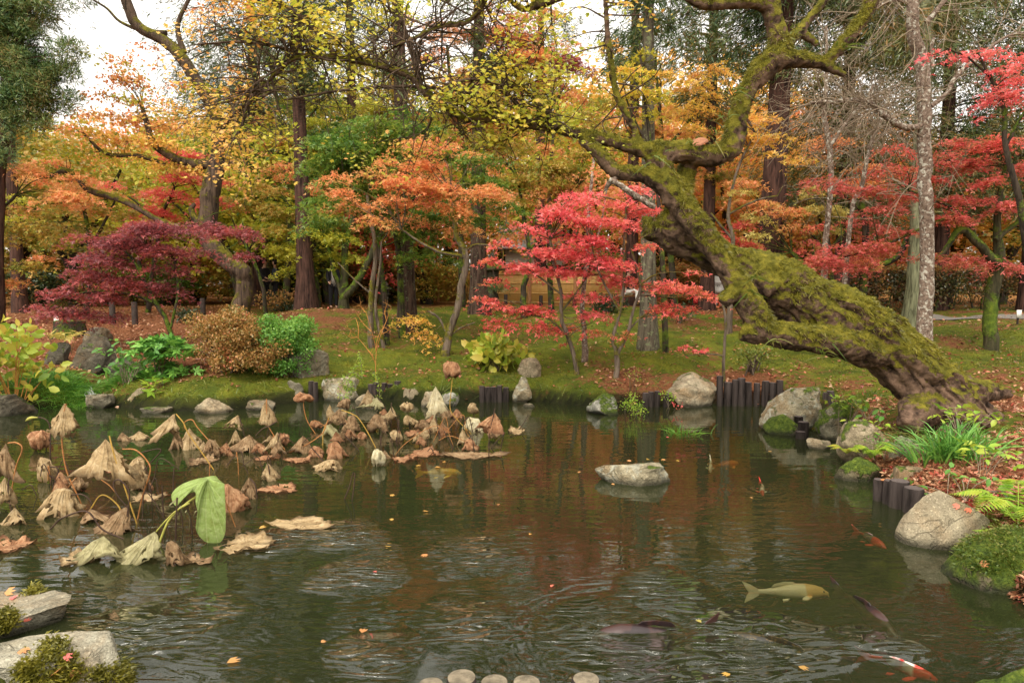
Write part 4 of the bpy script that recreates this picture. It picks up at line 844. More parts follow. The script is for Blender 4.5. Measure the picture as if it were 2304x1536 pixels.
maple("bright red maple leaning over the bank, left of the lichen-streaked cedar", (1302, 852), [[(1302, 852, 6), (1292, 800, 5), (1276, 755, 5), (1262, 715, 4.5), (1262, 660, 4), (1250, 600, 3.5), (1240, 540, 3)], [(1276, 755, 3), (1240, 720, 2.5), (1200, 710, 2)], [(1262, 700, 3), (1300, 650, 2.5), (1330, 600, 2)], [(1262, 660, 2.5), (1210, 620, 2), (1160, 590, 1.6), (1110, 590, 1.3)]],
      {'scarlet': [(1230, 530, 80, 40, 1.5), (1300, 560, 80, 40, 1.4), (1180, 575, 70, 30, 1.4), (1320, 630, 60, 34, 1.3), (1340, 690, 60, 30, 1.2), (1250, 480, 70, 34, 1.3), (1310, 460, 60, 40, 1.2), (1200, 610, 60, 26, 1.2), (1280, 600, 70, 40, 1.2)], 'red': [(1120, 590, 45, 20, 1.4), (1240, 735, 70, 28, 1.5), (1210, 705, 40, 24, 1.3), (1110, 670, 50, 28, 1.6), (1130, 560, 50, 24, 1.2), (1160, 720, 50, 22, 1.3), (1290, 760, 50, 26, .9), (1160, 640, 45, 18, .8), (1105, 705, 34, 18, 1.0)]}, None, 338, d=11.9, leaf=.06, lpp=330, pad=(.13, .34), tilt=.55, bark=B_GREY)
maple("bright red maple with forked slim stems nearest the lichen-streaked cedar", (1385, 858), [[(1385, 858, 6), (1388, 800, 6), (1378, 765, 4), (1395, 700, 4), (1402, 640, 3.5), (1404, 560, 3), (1408, 480, 2.5), (1405, 430, 2)], [(1388, 800, 4.5), (1412, 740, 4), (1425, 690, 3.5), (1440, 640, 3), (1420, 560, 2.5)], [(1412, 745, 2.5), (1440, 715, 1.8)], [(1395, 700, 3), (1350, 620, 2.5), (1330, 550, 2)]],
      {'scarlet': [(1340, 500, 80, 45, 1.4), (1410, 470, 60, 60, 1.2), (1370, 560, 70, 40, 1.2), (1440, 430, 40, 36, 1.1), (1370, 640, 70, 30, 1.1), (1320, 530, 60, 50, 1.0)], 'red': [(1400, 620, 60, 40, 1.0), (1440, 560, 40, 30, .9), (1480, 640, 60, 30, .9), (1550, 668, 70, 24, 1.5), (1500, 690, 60, 24, 1.3), (1590, 640, 60, 22, 1.0), (1395, 762, 22, 8, 1.1)]}, None, 339, d=11.6, leaf=.06, lpp=320, pad=(.13, .34), tilt=.55, bark=B_GREY)
maple("thin sapling with one scarlet branch low beside the mossy limb", (1632, 848), [[(1632, 850, 3.5), (1630, 780, 3.2), (1632, 720, 3), (1626, 680, 2.5), (1620, 660, 2)], [(1630, 800, 1.8), (1590, 795, 1.5), (1545, 800, 1.2)]], [(1575, 793, 36, 7, 2.2), (1530, 803, 26, 5, 1.5)], 'scarlet', 340, d=11.4, leaf=.055, lpp=420, pad=(.12, .24), bark=B_GREY, tilt=.4)
maple("slender grey sapling in the middle of the moss, behind the red maples", (1315, 808), [[(1315, 808, 7), (1312, 740, 6), (1308, 690, 5.5), (1318, 600, 5), (1322, 520, 4), (1330, 430, 3.5), (1340, 350, 3)], [(1318, 600, 2.5), (1350, 520, 2), (1365, 420, 1.6)]], [(1330, 400, 60, 40, .35)], 'coral', 341, d=12.6, leaf=.06, lpp=200, bark=B_BIRCH)
# right-hand maples
maple("brilliant red maple crown high on the right edge", (2330, 800), [[(2330, 800, 9), (2310, 600, 8), (2290, 450, 7), (2262, 330, 5.5), (2258, 240, 4.5), (2225, 170, 3.5), (2200, 120, 2.5)], [(2262, 330, 4), (2300, 260, 3), (2340, 200, 2)], [(2225, 170, 3), (2180, 130, 2), (2130, 110, 1.5)]],
      [(2240, 150, 60, 34, 1.4), (2180, 125, 55, 18, 1.3), (2260, 210, 70, 36, 1.5), (2300, 160, 60, 40, 1.3), (2220, 255, 36, 22, 1.2), (2130, 105, 22, 8, 1.0), (2350, 240, 60, 40, 1.2)], 'scarlet', 342, d=9.6, leaf=.05, lpp=420, pad=(.14, .32), tilt=.6)
maple("layered rose-red maple filling the right side behind the bare trunk", (2228, 772), [[(2228, 772, 13), (2230, 700, 14), (2236, 640, 14), (2242, 590, 13), (2240, 520, 8), (2248, 440, 6), (2262, 360, 5), (2256, 300, 4)], [(2242, 590, 10), (2200, 550, 9), (2160, 520, 8), (2130, 560, 5), (2100, 590, 3)], [(2240, 540, 6), (2290, 500, 5), (2340, 460, 4)], [(2200, 550, 6), (2180, 500, 5), (2120, 460, 4), (2040, 430, 3)], [(2130, 490, 4), (2060, 520, 3), (1960, 560, 2.5), (1850, 590, 2)]],
      {'rose': [(2170, 345, 110, 22, 1.6), (2240, 400, 90, 26, 1.3), (2190, 480, 110, 20, 1.3), (2130, 420, 80, 16, 1.0), (2260, 455, 70, 22, 1.2), (1990, 440, 110, 14, 1.4), (1900, 570, 120, 20, 1.6), (1980, 545, 120, 16, 1.2), (1830, 600, 70, 16, 1.2), (2170, 575, 90, 15, 1.6), (2270, 590, 60, 14, 1.0), (1900, 430, 90, 12, 1.2)], 'red': [(2230, 310, 60, 20, 1.3), (2280, 340, 60, 22, 1.1), (2010, 350, 70, 24, 1.3), (2060, 385, 50, 16, 1.3), (2180, 330, 60, 14, 1.0)]}, None, 343, d=12.2, leaf=.06, lpp=430, pad=(.2, .42), tilt=.38, bark=B_MOSSY, k=12)
maple("wine-red maple between the pale slim trunks and the green cedar trunk", (1952, 705), [[(1952, 705, 8), (1950, 620, 8), (1948, 560, 8), (1942, 500, 7), (1938, 440, 6), (1960, 400, 4)], [(1955, 600, 6), (2000, 595, 6.5), (2030, 565, 6), (2040, 530, 5), (2060, 490, 4)], [(1942, 480, 4), (1900, 440, 3), (1860, 420, 2)]],
      {'rose': [(1960, 390, 90, 22, 1.2), (1880, 560, 80, 16, 1.0), (2000, 480, 80, 18, .9)], 'coral': [(1930, 380, 60, 30, .8), (1840, 330, 70, 40, .6), (1990, 580, 70, 20, .8)]}, None, 344, d=15.5, leaf=.075, lpp=320, pad=(.3, .6), bark=B_DARK, tilt=.4)
maple("small pale yellow maple bush behind the mossy trunk", (1870, 610), [[(1870, 640, 6), (1866, 570, 5), (1850, 520, 4), (1840, 480, 3)], [(1866, 570, 4), (1820, 520, 3), (1800, 510, 2)], [(1866, 560, 4), (1900, 520, 3)]], [(1840, 460, 46, 28, 1.6), (1875, 490, 36, 26, 1.4), (1815, 440, 24, 16, 1.0)], 'pale', 345, d=17, leaf=.085, lpp=300, pad=(.22, .42), bark=B_DARK)
maple("amber-leaved branchy tree between the leaning tree's fork and the reddish cedar", (1640, 640), [[(1640, 660, 6), (1650, 560, 5), (1640, 480, 4), (1660, 380, 3), (1700, 300, 2.5)], [(1640, 480, 3), (1700, 450, 2.5), (1750, 440, 2)], [(1650, 540, 3), (1600, 480, 2.5)]],
      {'amber': [(1580, 200, 40, 40, .8), (1690, 300, 60, 46, .9), (1610, 160, 50, 40, .6), (1740, 330, 40, 20, 1.0), (1770, 355, 34, 10, .9), (1720, 260, 40, 40, .6), (1560, 260, 40, 40, .8)], 'pale': [(1700, 490, 50, 26, .6), (1650, 450, 40, 30, .4)]}, None, 346, d=14.5, leaf=.075, lpp=260, pad=(.2, .42), bark=B_GREY)
maple("yellow-leaved tree showing above the left limb of the leaning tree", (1500, 640), [[(1500, 660, 6), (1490, 500, 5), (1470, 350, 4), (1450, 200, 3), (1440, 80, 2)], [(1470, 350, 3), (1420, 250, 2), (1400, 180, 1.5)]], {'yellow': [(1440, 130, 45, 70, .7), (1480, 210, 45, 50, .7), (1420, 210, 40, 40, .6)], 'amber': [(1500, 150, 50, 50, .5), (1380, 130, 50, 60, .4)]}, None, 347, d=13, leaf=.075, lpp=260, pad=(.2, .4), bark=B_DARK)
maple("purple-red maple crown high in the gap beyond the yellow canopy", (1240, 690), [[(1240, 690, 6), (1236, 500, 5), (1240, 350, 4), (1260, 200, 3), (1250, 130, 2)]], {'maroon': [(1260, 140, 70, 20, 1.0), (1210, 180, 50, 24, 1.0), (1300, 120, 50, 24, .6)], 'coral': [(1220, 100, 90, 50, .8), (1150, 60, 70, 50, .8), (1090, 90, 60, 50, .6), (1290, 210, 60, 30, .6), (1120, 170, 90, 40, .6), (950, 60, 80, 40, .5)]}, None, 348, d=21, leaf=.10, lpp=210, pad=(.35, .7))
maple("green and orange maple arching over the bamboo fence", (1180, 700), [[(1183, 700, 7), (1180, 650, 6.5), (1188, 620, 6), (1195, 560, 5), (1180, 480, 4), (1170, 400, 3)], [(1195, 560, 3), (1250, 480, 2.5), (1300, 420, 2)]], {'greenor': [(1160, 410, 110, 40, 1.1), (1250, 380, 100, 40, 1.0), (1120, 320, 80, 40, 1.0), (1330, 350, 70, 40, .7)], 'coral': [(1260, 440, 90, 30, .7), (1190, 350, 80, 24, .6)]}, None, 349, d=19.5, leaf=.09, lpp=250, pad=(.3, .6))
maple("mossy forked tree leaning right behind the rise", (770, 690), [[(765, 692, 13), (775, 655, 10), (778, 620, 9), (776, 560, 7), (790, 500, 6), (800, 440, 4)], [(775, 665, 9), (810, 620, 8), (835, 570, 7), (855, 520, 6), (880, 470, 4)], [(770, 670, 6), (750, 620, 5), (735, 560, 4), (700, 500, 3)]], {'lime': [(640, 560, 60, 40, 1.0), (690, 520, 60, 40, .9), (740, 560, 60, 40, .7), (800, 540, 60, 30, .6)], 'greenor': [(620, 480, 70, 40, 1.0), (760, 470, 60, 30, .7)]}, None, 350, d=19.8, leaf=.09, lpp=250, pad=(.3, .6), bark=B_MOSSY)
maple("dark-stemmed maple immediately right of the thick cedar on the rise", (716, 692), [[(716, 692, 7), (712, 640, 7), (704, 590, 6), (712, 530, 5), (724, 470, 4)]], {'coral': [(720, 440, 60, 30, .8), (650, 400, 60, 30, .7)], 'greenor': [(560, 440, 70, 30, .8), (600, 400, 60, 30, .6)]}, None, 351, d=20.6, leaf=.09, lpp=250, pad=(.3, .6), bark=B_DARK)
maple("green maple pads reaching in at the left edge around the cedar trunk", (-40, 720), [[(-40, 720, 7), (-30, 600, 6), (-10, 500, 5), (40, 440, 3)]], {'greenor': [(40, 520, 90, 26, 1.1), (90, 600, 60, 16, .9), (20, 600, 50, 18, .9), (100, 480, 80, 24, .7)], 'coral': [(20, 650, 40, 26, 1.1), (60, 380, 60, 30, .8), (130, 420, 80, 26, .9), (30, 450, 50, 20, .8)]}, None, 352, d=17.5, leaf=.085, lpp=270, pad=(.3, .6))
maple("small dark-trunked maple in the shade beneath the reddish cedar", (1822, 640), [[(1822, 660, 8), (1815, 620, 8), (1800, 590, 6), (1785, 570, 4)], [(1815, 620, 6), (1828, 590, 5), (1830, 560, 3)]], {'red': [(1790, 540, 60, 24, .9), (1690, 540, 60, 24, 1.1), (1640, 520, 50, 24, .9)], 'coral': [(1680, 440, 60, 40, .8), (1780, 480, 60, 30, .6)]}, None, 353, d=16.5, leaf=.08, lpp=280, pad=(.25, .5), bark=B_MOSSY)
maple("tall airy green and gold maple behind the dark cedar on the rise", (640, 690), [[(640, 690, 7), (650, 520, 6), (640, 350, 5), (620, 200, 4), (600, 100, 3)], [(640, 350, 4), (700, 260, 3), (740, 200, 2)], [(620, 250, 3), (560, 200, 2)]], {'lime': [(600, 300, 90, 60, .5), (700, 260, 80, 60, .5), (560, 380, 70, 40, .5), (640, 160, 80, 50, .4)], 'coral': [(660, 330, 80, 40, .5), (560, 260, 60, 40, .4)], 'greenor': [(740, 330, 80, 60, .6), (700, 180, 70, 40, .4)]}, None, 371, d=24, leaf=.095, lpp=220, pad=(.3, .65))
maple("tall airy orange and green maple behind the broad green one", (1040, 690), [[(1040, 690, 7), (1035, 520, 6), (1040, 350, 5), (1010, 200, 4), (1000, 100, 3)], [(1040, 350, 4), (1100, 250, 3), (1140, 180, 2)], [(1020, 250, 3), (940, 200, 2)]], {'greenor': [(1000, 260, 110, 50, .6), (1080, 210, 90, 50, .5), (880, 200, 90, 50, .5)], 'coral': [(1040, 300, 100, 40, .6), (940, 280, 80, 36, .5), (1130, 260, 80, 40, .5), (960, 130, 90, 40, .4)], 'lime': [(1100, 150, 80, 50, .5), (860, 270, 80, 40, .5), (1180, 330, 70, 40, .6)]}, None, 372, d=25, leaf=.10, lpp=210, pad=(.3, .65))
maple("tall airy amber tree behind the leaning tree's upright limb", (1520, 690), [[(1520, 690, 7), (1500, 500, 6), (1490, 350, 5), (1480, 220, 4), (1470, 120, 3)], [(1490, 350, 4), (1560, 260, 3), (1600, 200, 2)], [(1480, 260, 3), (1400, 220, 2)]], {'coral': [(1440, 280, 80, 36, .7), (1560, 300, 80, 50, .7), (1500, 370, 90, 30, .8)], 'greenor': [(1380, 290, 80, 40, .6), (1600, 380, 70, 50, .8), (1330, 250, 60, 40, .5)], 'amber': [(1640, 260, 60, 50, .6), (1520, 230, 60, 40, .4), (1300, 330, 60, 40, .6)]}, None, 373, d=23, leaf=.095, lpp=220, pad=(.3, .6))
maple("tall airy green and orange maple left of the kinked old trunk", (190, 690), [[(190, 690, 6), (200, 560, 5), (190, 470, 4), (160, 400, 3)], [(200, 560, 4), (235, 500, 3), (260, 450, 2)]], {'greenor': [(170, 480, 100, 36, .8), (250, 520, 80, 30, .7), (120, 540, 70, 26, .7)], 'coral': [(200, 430, 90, 30, .7), (120, 400, 70, 26, .6), (90, 560, 50, 20, .6)], 'lime': [(260, 440, 70, 30, .6), (60, 470, 60, 30, .6)]}, None, 374, d=19.5, leaf=.085, lpp=250, pad=(.28, .55))
# ---------------------------------------------------------------- bare lichen-barked trees on the right
def bare(label, px, d, limbs, seed, fans, bark, group=None):
    rng = np.random.default_rng(seed); b = at_ground(px, d); rt = thing("bare_tree", label, "bare tree", b, group); g = Geo(); nodes = limbs_geo(g, limbs, d, b, 14, 6, .4, rng); part("trunk", g, bark, rt, True)
    g = Geo()
    for (lx, n_, L_, (dx, dz), spread) in fans:
        s = nodes[lx]
        for _ in range(n_):
            i_ = rng.integers(len(s) // 5, len(s)); a_ = s[i_, :3]; d_ = unit(np.array([dx, 0, dz]) + rng.normal(size=3) * spread); l_ = L_ * rng.uniform(.4, 1.2)
            m_ = a_ + d_ * l_ * .5 + rng.normal(size=3) * .08 * l_; e_ = a_ + d_ * l_ + rng.normal(size=3) * .15 * l_ - np.array([0, 0, .12 * l_]); q_ = spline([a_, m_, e_], 8); tube(g, q_, np.linspace(.009, .003, 8), 4, False)
            for _ in range(5):
                j_ = rng.integers(2, 8); f_ = unit(d_ + rng.normal(size=3) * .7) * l_ * rng.uniform(.2, .55); tube(g, spline([q_[j_], q_[j_] + f_ * .5 + rng.normal(size=3) * .04, q_[j_] + f_ - [0, 0, .06]], 5), np.linspace(.005, .002, 5), 3, False)
    part("twigs", g, B_TWIG, rt); return rt
bare("bare tree with a straight lichen-spotted trunk on the right", 2088, 11.2, [[(2088, 775, 15), (2088, 650, 15), (2087, 500, 14.5), (2086, 400, 14), (2090, 300, 14), (2092, 200, 14), (2085, 120, 14), (2068, 60, 13), (2060, 0, 12), (2060, -120, 9)],
     [(2080, 284, 7), (2050, 288, 7), (2015, 278, 7), (1985, 255, 6.5), (1965, 236, 6), (1930, 227, 5), (1880, 230, 4), (1830, 232, 3)], [(2085, 50, 6), (2110, 20, 5), (2140, -20, 4), (2160, -70, 3)], [(2095, 240, 5), (2125, 215, 5), (2150, 170, 4.5), (2200, 130, 4), (2260, 85, 3), (2320, 70, 2)], [(2100, 150, 4), (2098, 110, 4), (2102, 85, 3)], [(2060, 10, 5), (2020, 0, 4), (1990, 6, 3), (1940, 30, 2.5)], [(1965, 240, 4), (1962, 215, 3), (1966, 190, 2)]],
     401, [(1, 55, 1.3, (-.5, .25), .55), (0, 36, 1.5, (-.5, .35), .6), (3, 26, 1.0, (.5, .4), .6), (5, 20, 1.2, (-.5, -.2), .5), (2, 16, 1.0, (.3, .3), .6), (1, 30, .6, (-.2, -.6), .5)], B_BIRCH)
bare("slim pale bare tree, the one nearest the reddish cedar", 1853, 13.2, [[(1853, 650, 6.5), (1856, 560, 6.5), (1866, 460, 6), (1868, 380, 6), (1866, 330, 6), (1858, 250, 5.5), (1862, 180, 4), (1860, 60, 3)], [(1867, 330, 4), (1890, 290, 3.5), (1920, 250, 3), (1960, 215, 2)]], 402, [(0, 34, 1.2, (-.2, .3), .7), (1, 24, 1.0, (.3, .4), .6)], B_BIRCH)
bare("slim pale bare tree leaning right, beside the rose-red sprays", 1893, 13.6, [[(1893, 560, 5), (1915, 480, 5), (1935, 420, 5), (1950, 340, 4.5), (1965, 290, 4), (1980, 260, 3), (2000, 200, 2)], [(1950, 335, 3), (1980, 310, 2.5), (2010, 280, 2)]], 403, [(0, 36, 1.2, (-.1, .4), .7), (1, 16, 1.0, (.3, .3), .6)], B_BIRCH)
# ================================================================ FAR TREES: five shapes, copied
def far_maple(seed, Hh, Rr, npads, leafs=.16, per=42):
    rng = np.random.default_rng(seed); g = Geo(); limb = []
    for k in range(4):
        an = rng.uniform(0, 2 * pi); e = np.array([cos(an) * Rr * .55, sin(an) * Rr * .55, Hh * rng.uniform(.6, .85)]); m_ = np.array([e[0] * .35, e[1] * .35, Hh * .38]); q_ = [[0, 0, -.2, .16], [rng.normal() * .1, rng.normal() * .1, Hh * .2, .13], [*m_, .10], [*e, .03]]
        s = spline(q_, 12); tube(g, s[:, :3], s[:, 3], 6); limb.append(s)
    tr = g.mesh("trunk", True); g = Geo()
    u = unit(rng.normal(size=(npads, 3))) * rng.uniform(0, 1, (npads, 1)) ** .45; pads = np.column_stack([u[:, 0] * Rr, u[:, 1] * Rr, Hh * .60 + u[:, 2] * Hh * .40, rng.uniform(.4, .95, npads)])
    pads = pads[pads[:, 2] > Hh * .16]; pads[:, 2] = np.round(pads[:, 2] / .62) * .62 + rng.normal(size=len(pads)) * .07
    fill_pads(g, pads, per, leafs, 'diamond', rng, .55, .25); cr = g.mesh("crown"); return tr, cr
FARV = [far_maple(500, 6.0, 2.9, 120), far_maple(501, 7.2, 2.7, 130), far_maple(502, 5.2, 3.4, 120), far_maple(503, 8.5, 3.0, 160), far_maple(504, 6.6, 3.6, 150)]
_fm = {}
def far_tree(px, d, h, mk, v, label, bark=B_DARK):
    tr, cr = FARV[v]; hh = (6.0, 7.2, 5.2, 8.5, 6.6)[v]; h = h * 1.22; sc = h / hh; b = at_ground(px, d); rt = thing("maple_tree", label, "maple tree", b, "maples standing beyond the rise")
    r = random.Random(int(px * 7 + d * 13))
    for nm, me, m_ in (("trunk", tr, bark), ("crown", cr, LM[mk])):
        if not me.materials: me.materials.append(m_)
        o = bpy.data.objects.new(nm, me); COL.objects.link(o); o.parent = rt; o.material_slots[0].link = 'OBJECT'; o.material_slots[0].material = m_
    rt.rotation_euler.z = r.uniform(0, 6.28); rt.scale = (sc * r.uniform(.9, 1.15), sc * r.uniform(.9, 1.15), sc)
FAR = [
 (-90, 27, 7.5, 'greenor', 0, "far green-orange maple at the very left edge behind the cedar"), (60, 30, 6.5, 'lime', 1, "far yellow-green maple between the left-edge cedar and the purple maple"),
 (170, 27, 6.0, 'greenor', 2, "far green-orange maple directly behind the purple maple"), (270, 33, 7.5, 'coral', 3, "far coral maple below the open patch of white sky"),
 (390, 29, 6.0, 'lime', 4, "far yellow-green maple left of the kinked old trunk"), (455, 36, 8.0, 'greenor', 1, "far green-orange maple behind the kinked old trunk"),
 (545, 25, 5.0, 'lime', 2, "yellow-green maple in the gap right of the kinked old trunk"), (590, 31, 7.0, 'lime', 0, "far yellow-green maple behind the pale-trunked cedar"),
 (655, 36, 9.5, 'greenor', 3, "far tall green-orange maple left of the thick cedar on the rise"), (745, 28, 6.5, 'green', 4, "far green maple right of the thick cedar on the rise"),
 (800, 34, 8.5, 'greenor', 1, "far green-orange maple behind the mossy forked tree"), (860, 27, 5.0, 'red', 0, "red maple low behind the slim grey twin-stemmed tree"),
 (960, 29, 6.5, 'coral', 2, "far coral maple between the two dark ribbed cedars"), (1010, 37, 9.0, 'lime', 3, "far tall yellow-green maple behind the crooked pale trunk"),
 (1130, 42, 9.5, 'amber', 4, "far amber maple behind the white-roofed house"), (1290, 36, 8.5, 'lime', 1, "far yellow-green maple above the right part of the bamboo fence"),
 (1380, 44, 11, 'greenor', 3, "far tall green-orange maple above the red maples"), (1500, 31, 6.5, 'coral', 2, "far coral maple right of the lichen-streaked cedar"),
 (1560, 37, 9.0, 'amber', 0, "far amber maple behind the fork of the leaning tree"), (1640, 29, 6.0, 'amber', 4, "far amber maple left of the broad reddish cedar"),
 (1700, 38, 10, 'orange', 3, "far tall orange maple behind the broad reddish cedar"), (1800, 27, 5.5, 'amber', 1, "amber maple under the bare pale trees"),
 (1860, 34, 8.0, 'coral', 4, "far coral maple behind the pale yellow bush"), (1960, 27, 4.6, 'coral', 2, "coral maple glowing above the hedge, left of the green cedar trunk"),
 (2020, 33, 7.0, 'red', 0, "far red maple behind the pale green-grey cedar"), (2130, 29, 6.0, 'amber', 1, "amber maple above the hedge, right of the lichen-spotted trunk"),
 (2250, 28, 6.0, 'greenor', 4, "green-orange maple above the right end of the hedge"), (2370, 30, 7.0, 'coral', 3, "far coral maple at the right edge behind the hedge"),
 (110, 40, 9.0, 'greenor', 4, "far green-orange maple under the pine crown on the left"), (350, 44, 9.0, 'amber', 0, "very far amber maple low under the white sky gap"),
 (700, 45, 12, 'green', 3, "very far green tree behind the thick cedar on the rise"), (900, 46, 13, 'greenor', 1, "very far green-orange tree behind the cedar with the green streak"),
 (1190, 48, 14, 'greenor', 3, "very far green-orange tree beyond the house roof"), (1480, 48, 14, 'amber', 4, "very far amber tree behind the leaning tree's left limb"),
 (1620, 46, 13, 'greenor', 0, "very far green-orange tree right of the leaning tree's fork"), (520, 45, 10, 'coral', 4, "very far coral tree behind the yellow-green maple"),
]
for a in FAR: far_tree(*a)
FARV.append(far_maple(505, 2.4, 1.7, 60, .13, 60))
def far_bush(px, d, h, mk, label):
    tr, cr = FARV[5]; b = at_ground(px, d); rt = thing("bush", label, "bush", b, "low bushes in the wood behind the rise")
    for nm, me, m_ in (("stems", tr, B_DARK), ("foliage", cr, LM[mk])):
        if not me.materials: me.materials.append(m_)
        o = bpy.data.objects.new(nm, me); COL.objects.link(o); o.parent = rt; o.material_slots[0].link = 'OBJECT'; o.material_slots[0].material = m_
    rt.rotation_euler.z = px * .7; s = h / 2.4; rt.scale = (s * 1.25, s * 1.1, s)
for a in [(95, 25, 1.5, 'dark', "low dark bush right of the left-edge cedar"), (165, 30, 2.3, 'greenor', "green-orange bush seen through the purple maple's left side"), (235, 26, 1.6, 'bronze', "russet bush behind the short dark posts"), (300, 31, 2.4, 'lime', "yellow-green bush behind the short dark posts"), (365, 27, 1.8, 'green', "green bush left of the dark round bush"), (440, 30, 2.4, 'amber', "amber bush just left of the kinked old trunk"), (565, 29, 2.2, 'greenor', "green-orange bush right of the kinked old trunk"), (655, 30, 2.3, 'green', "green bush left of the thick cedar on the rise"), (735, 32, 2.3, 'lime', "yellow-green bush behind the mossy forked tree"), (815, 29, 2.0, 'bronze', "russet bush behind the slim grey twin stems"), (885, 32, 2.4, 'green', "green bush left of the green-streaked cedar"), (968, 28, 1.9, 'greenor', "green-orange bush at the left end of the bamboo fence"),
          (1345, 33.5, 2.6, 'green', "green bush rising behind the bamboo fence"), (1515, 27, 1.9, 'bronze', "russet bush right of the lichen-streaked cedar"), (1570, 32, 2.5, 'greenor', "green-orange bush left of the white-coated person"), (1660, 28, 2.0, 'coral', "coral bush behind the mossy leaning trunk"), (1775, 26, 1.9, 'greenor', "green-orange bush right of the broad reddish cedar"), (1850, 29, 2.3, 'amber', "amber bush behind the slim pale bare tree"), (-40, 28, 2.0, 'orange', "orange bush at the left edge")]: far_bush(*a)
# ================================================================ BUILDINGS, FENCES, LANTERNS, HEDGE
def lathe_part(nm, c, prof, m, rt, k=20, sx=1, sy=1):
    g = Geo(); lathe(g, c, prof, k, sx, sy); return part(nm, g, m, rt, True)
M_BAM = None
m, t, bs, L = mat("bamboo"); p = pos(t); sx_ = nd(t, "ShaderNodeSeparateXYZ"); L.new(p, sx_.inputs[0])
wv = math_(t, 'ABSOLUTE', math_(t, 'SINE', math_(t, 'MULTIPLY', sx_.outputs[0], 55.0)))
r = ramp(t, [(.0, (.20, .10, .022)), (.35, (.58, .33, .085)), (.9, (.66, .41, .12))]); L.new(wv, r.inputs[0])
nn = noise(t, 3, 4, .6, 0, mapped(t, p, (6, 6, .4))); L.new(mixc(t, .35, r.outputs[0], mixc(t, nn.outputs[0], (.42, .24, .06), (.70, .46, .15))), bs.inputs["Base Color"]); bs.inputs["Roughness"].default_value = .5
L.new(bump(t, wv, .6, .02), bs.inputs["Normal"]); M_BAM = m
M_POST = simple("fence_post_wood", (.42, .22, .095), .7, .2, 10); M_RAIL = simple("rail_bamboo", (.56, .36, .12), .55, .2, 14); M_DARKW = simple("dark_wood", (.035, .024, .018), .8, .4, 14)
M_STONE = rockmat("lantern_stone", (.050, .046, .032), (.150, .138, .100), .22)
FD = 30.0; fx0, fx1 = px2x(985, FD), px2x(1500, FD); fb = 1.0
fen = thing("bamboo_fence", "honey-coloured bamboo screen fence behind the red maples", "fence", ((fx0 + fx1) / 2, FD, fb))
g = Geo(); box(g, ((fx0 + fx1) / 2, FD, fb + .85), (fx1 - fx0, .06, 1.6)); part("bamboo_panel", g, M_BAM, fen)
for k, z in enumerate((.22, .62, 1.05, 1.45)):
    g = Geo(); s = np.array([[fx0, FD - .05, fb + z], [fx1, FD - .05, fb + z]]); tube(g, s, .022, 8); part("rail", g, M_RAIL, fen, True)
for x in np.linspace(fx0, fx1, 6):
    g = Geo(); tube(g, np.array([[x, FD - .04, fb - .1], [x, FD - .04, fb + 1.72]]), .085, 12); part("post", g, M_POST, fen, True)
g = Geo(); box(g, ((fx0 + fx1) / 2, FD, fb + 1.70), (fx1 - fx0, .30, .06)); part("cap_board", g, M_DARKW, fen)
for k, (x, d, h, lab) in enumerate([(1138, 26.5, .42, "short dark post in front of the bamboo fence, left of the round fence post"), (1217, 26.5, .42, "short dark post in front of the bamboo fence, right of the round fence post"), (1292, 26.5, .42, "short dark post before the fence, under the red maple leaves"),
                                  (253, 17.6, .62, "short dark post on the red leaf carpet, left of its neighbour"), (303, 17.6, .58, "short dark post on the red leaf carpet beside the dark round bush"), (457, 19.6, .5, "short dark post right of the dark round bush")]):
    b = at_ground(x, d); g = Geo(); tube(g, np.array([b - [0, 0, .1], b + [0, 0, h * .97], b + [0, 0, h]]), [.075, .072, .06], 12); solo("wooden_post", g, M_DARKW, lab, "post", "short dark garden posts", None, True, b)
# white-roofed house
M_WHITE = simple("plaster_white", (.74, .72, .66), .8, .06, 3, .1); M_ROOF = simple("roof_tile", (.40, .41, .42), .6, .2, 12); M_OCH = simple("plaster_ochre", (.56, .36, .20), .85, .12, 3, .1); M_GLASS = simple("dark_glass", (.02, .022, .022), .15, .2, 2, 0, .6)
HD = 36.0; hx = px2x(1235, HD); hs_ = thing("house", "white-walled house with a grey tiled roof glimpsed through the red maples", "house", (hx, HD, 1.0))
def wz(py, d=HD): return P(1235, py, d)[2]
g = Geo(); box(g, (hx, HD + 1.6, (1.0 + wz(560)) / 2), (4.6, 3.0, wz(560) - 1.0)); part("wall", g, M_WHITE, hs_)
g = Geo(); z0, z1 = wz(562), wz(530); v = []
for sx2 in (-2.7, 2.7):
    v += [[hx + sx2, HD - .5, z0], [hx + sx2, HD + 1.6, z1 + .5], [hx + sx2, HD + 3.7, z0], [hx + sx2, HD - .5, z0 + .12], [hx + sx2, HD + 1.6, z1 + .64], [hx + sx2, HD + 3.7, z0 + .12]]
g.add(np.array(v), [[0, 1, 7, 6], [1, 2, 8, 7], [3, 9, 10, 4], [4, 10, 11, 5], [0, 6, 9, 3], [2, 5, 11, 8], [0, 3, 4, 1], [1, 4, 5, 2], [6, 7, 10, 9], [7, 8, 11, 10]]); rf = part("roof", g, M_ROOF, hs_)
for x in np.linspace(-2.5, 2.5, 15):
    pass
g = Geo()
for x in np.linspace(-2.6, 2.6, 22):
    tube(g, np.array([[hx + x, HD - .52, z0 + .13], [hx + x, HD + 1.6, z1 + .65]]), .045, 6)
o = link("tile_ridges", g.mesh("tile_ridges", True), M_ROOF, rf, None); o.location = (0, 0, 0); recentre(o.data, hs_.location)
g = Geo(); box(g, (hx, HD + 1.6, z1 + .68), (5.5, .22, .2)); o = link("ridge_cap", g.mesh("ridge_cap"), M_ROOF, rf); o.location = (0, 0, 0); recentre(o.data, hs_.location)
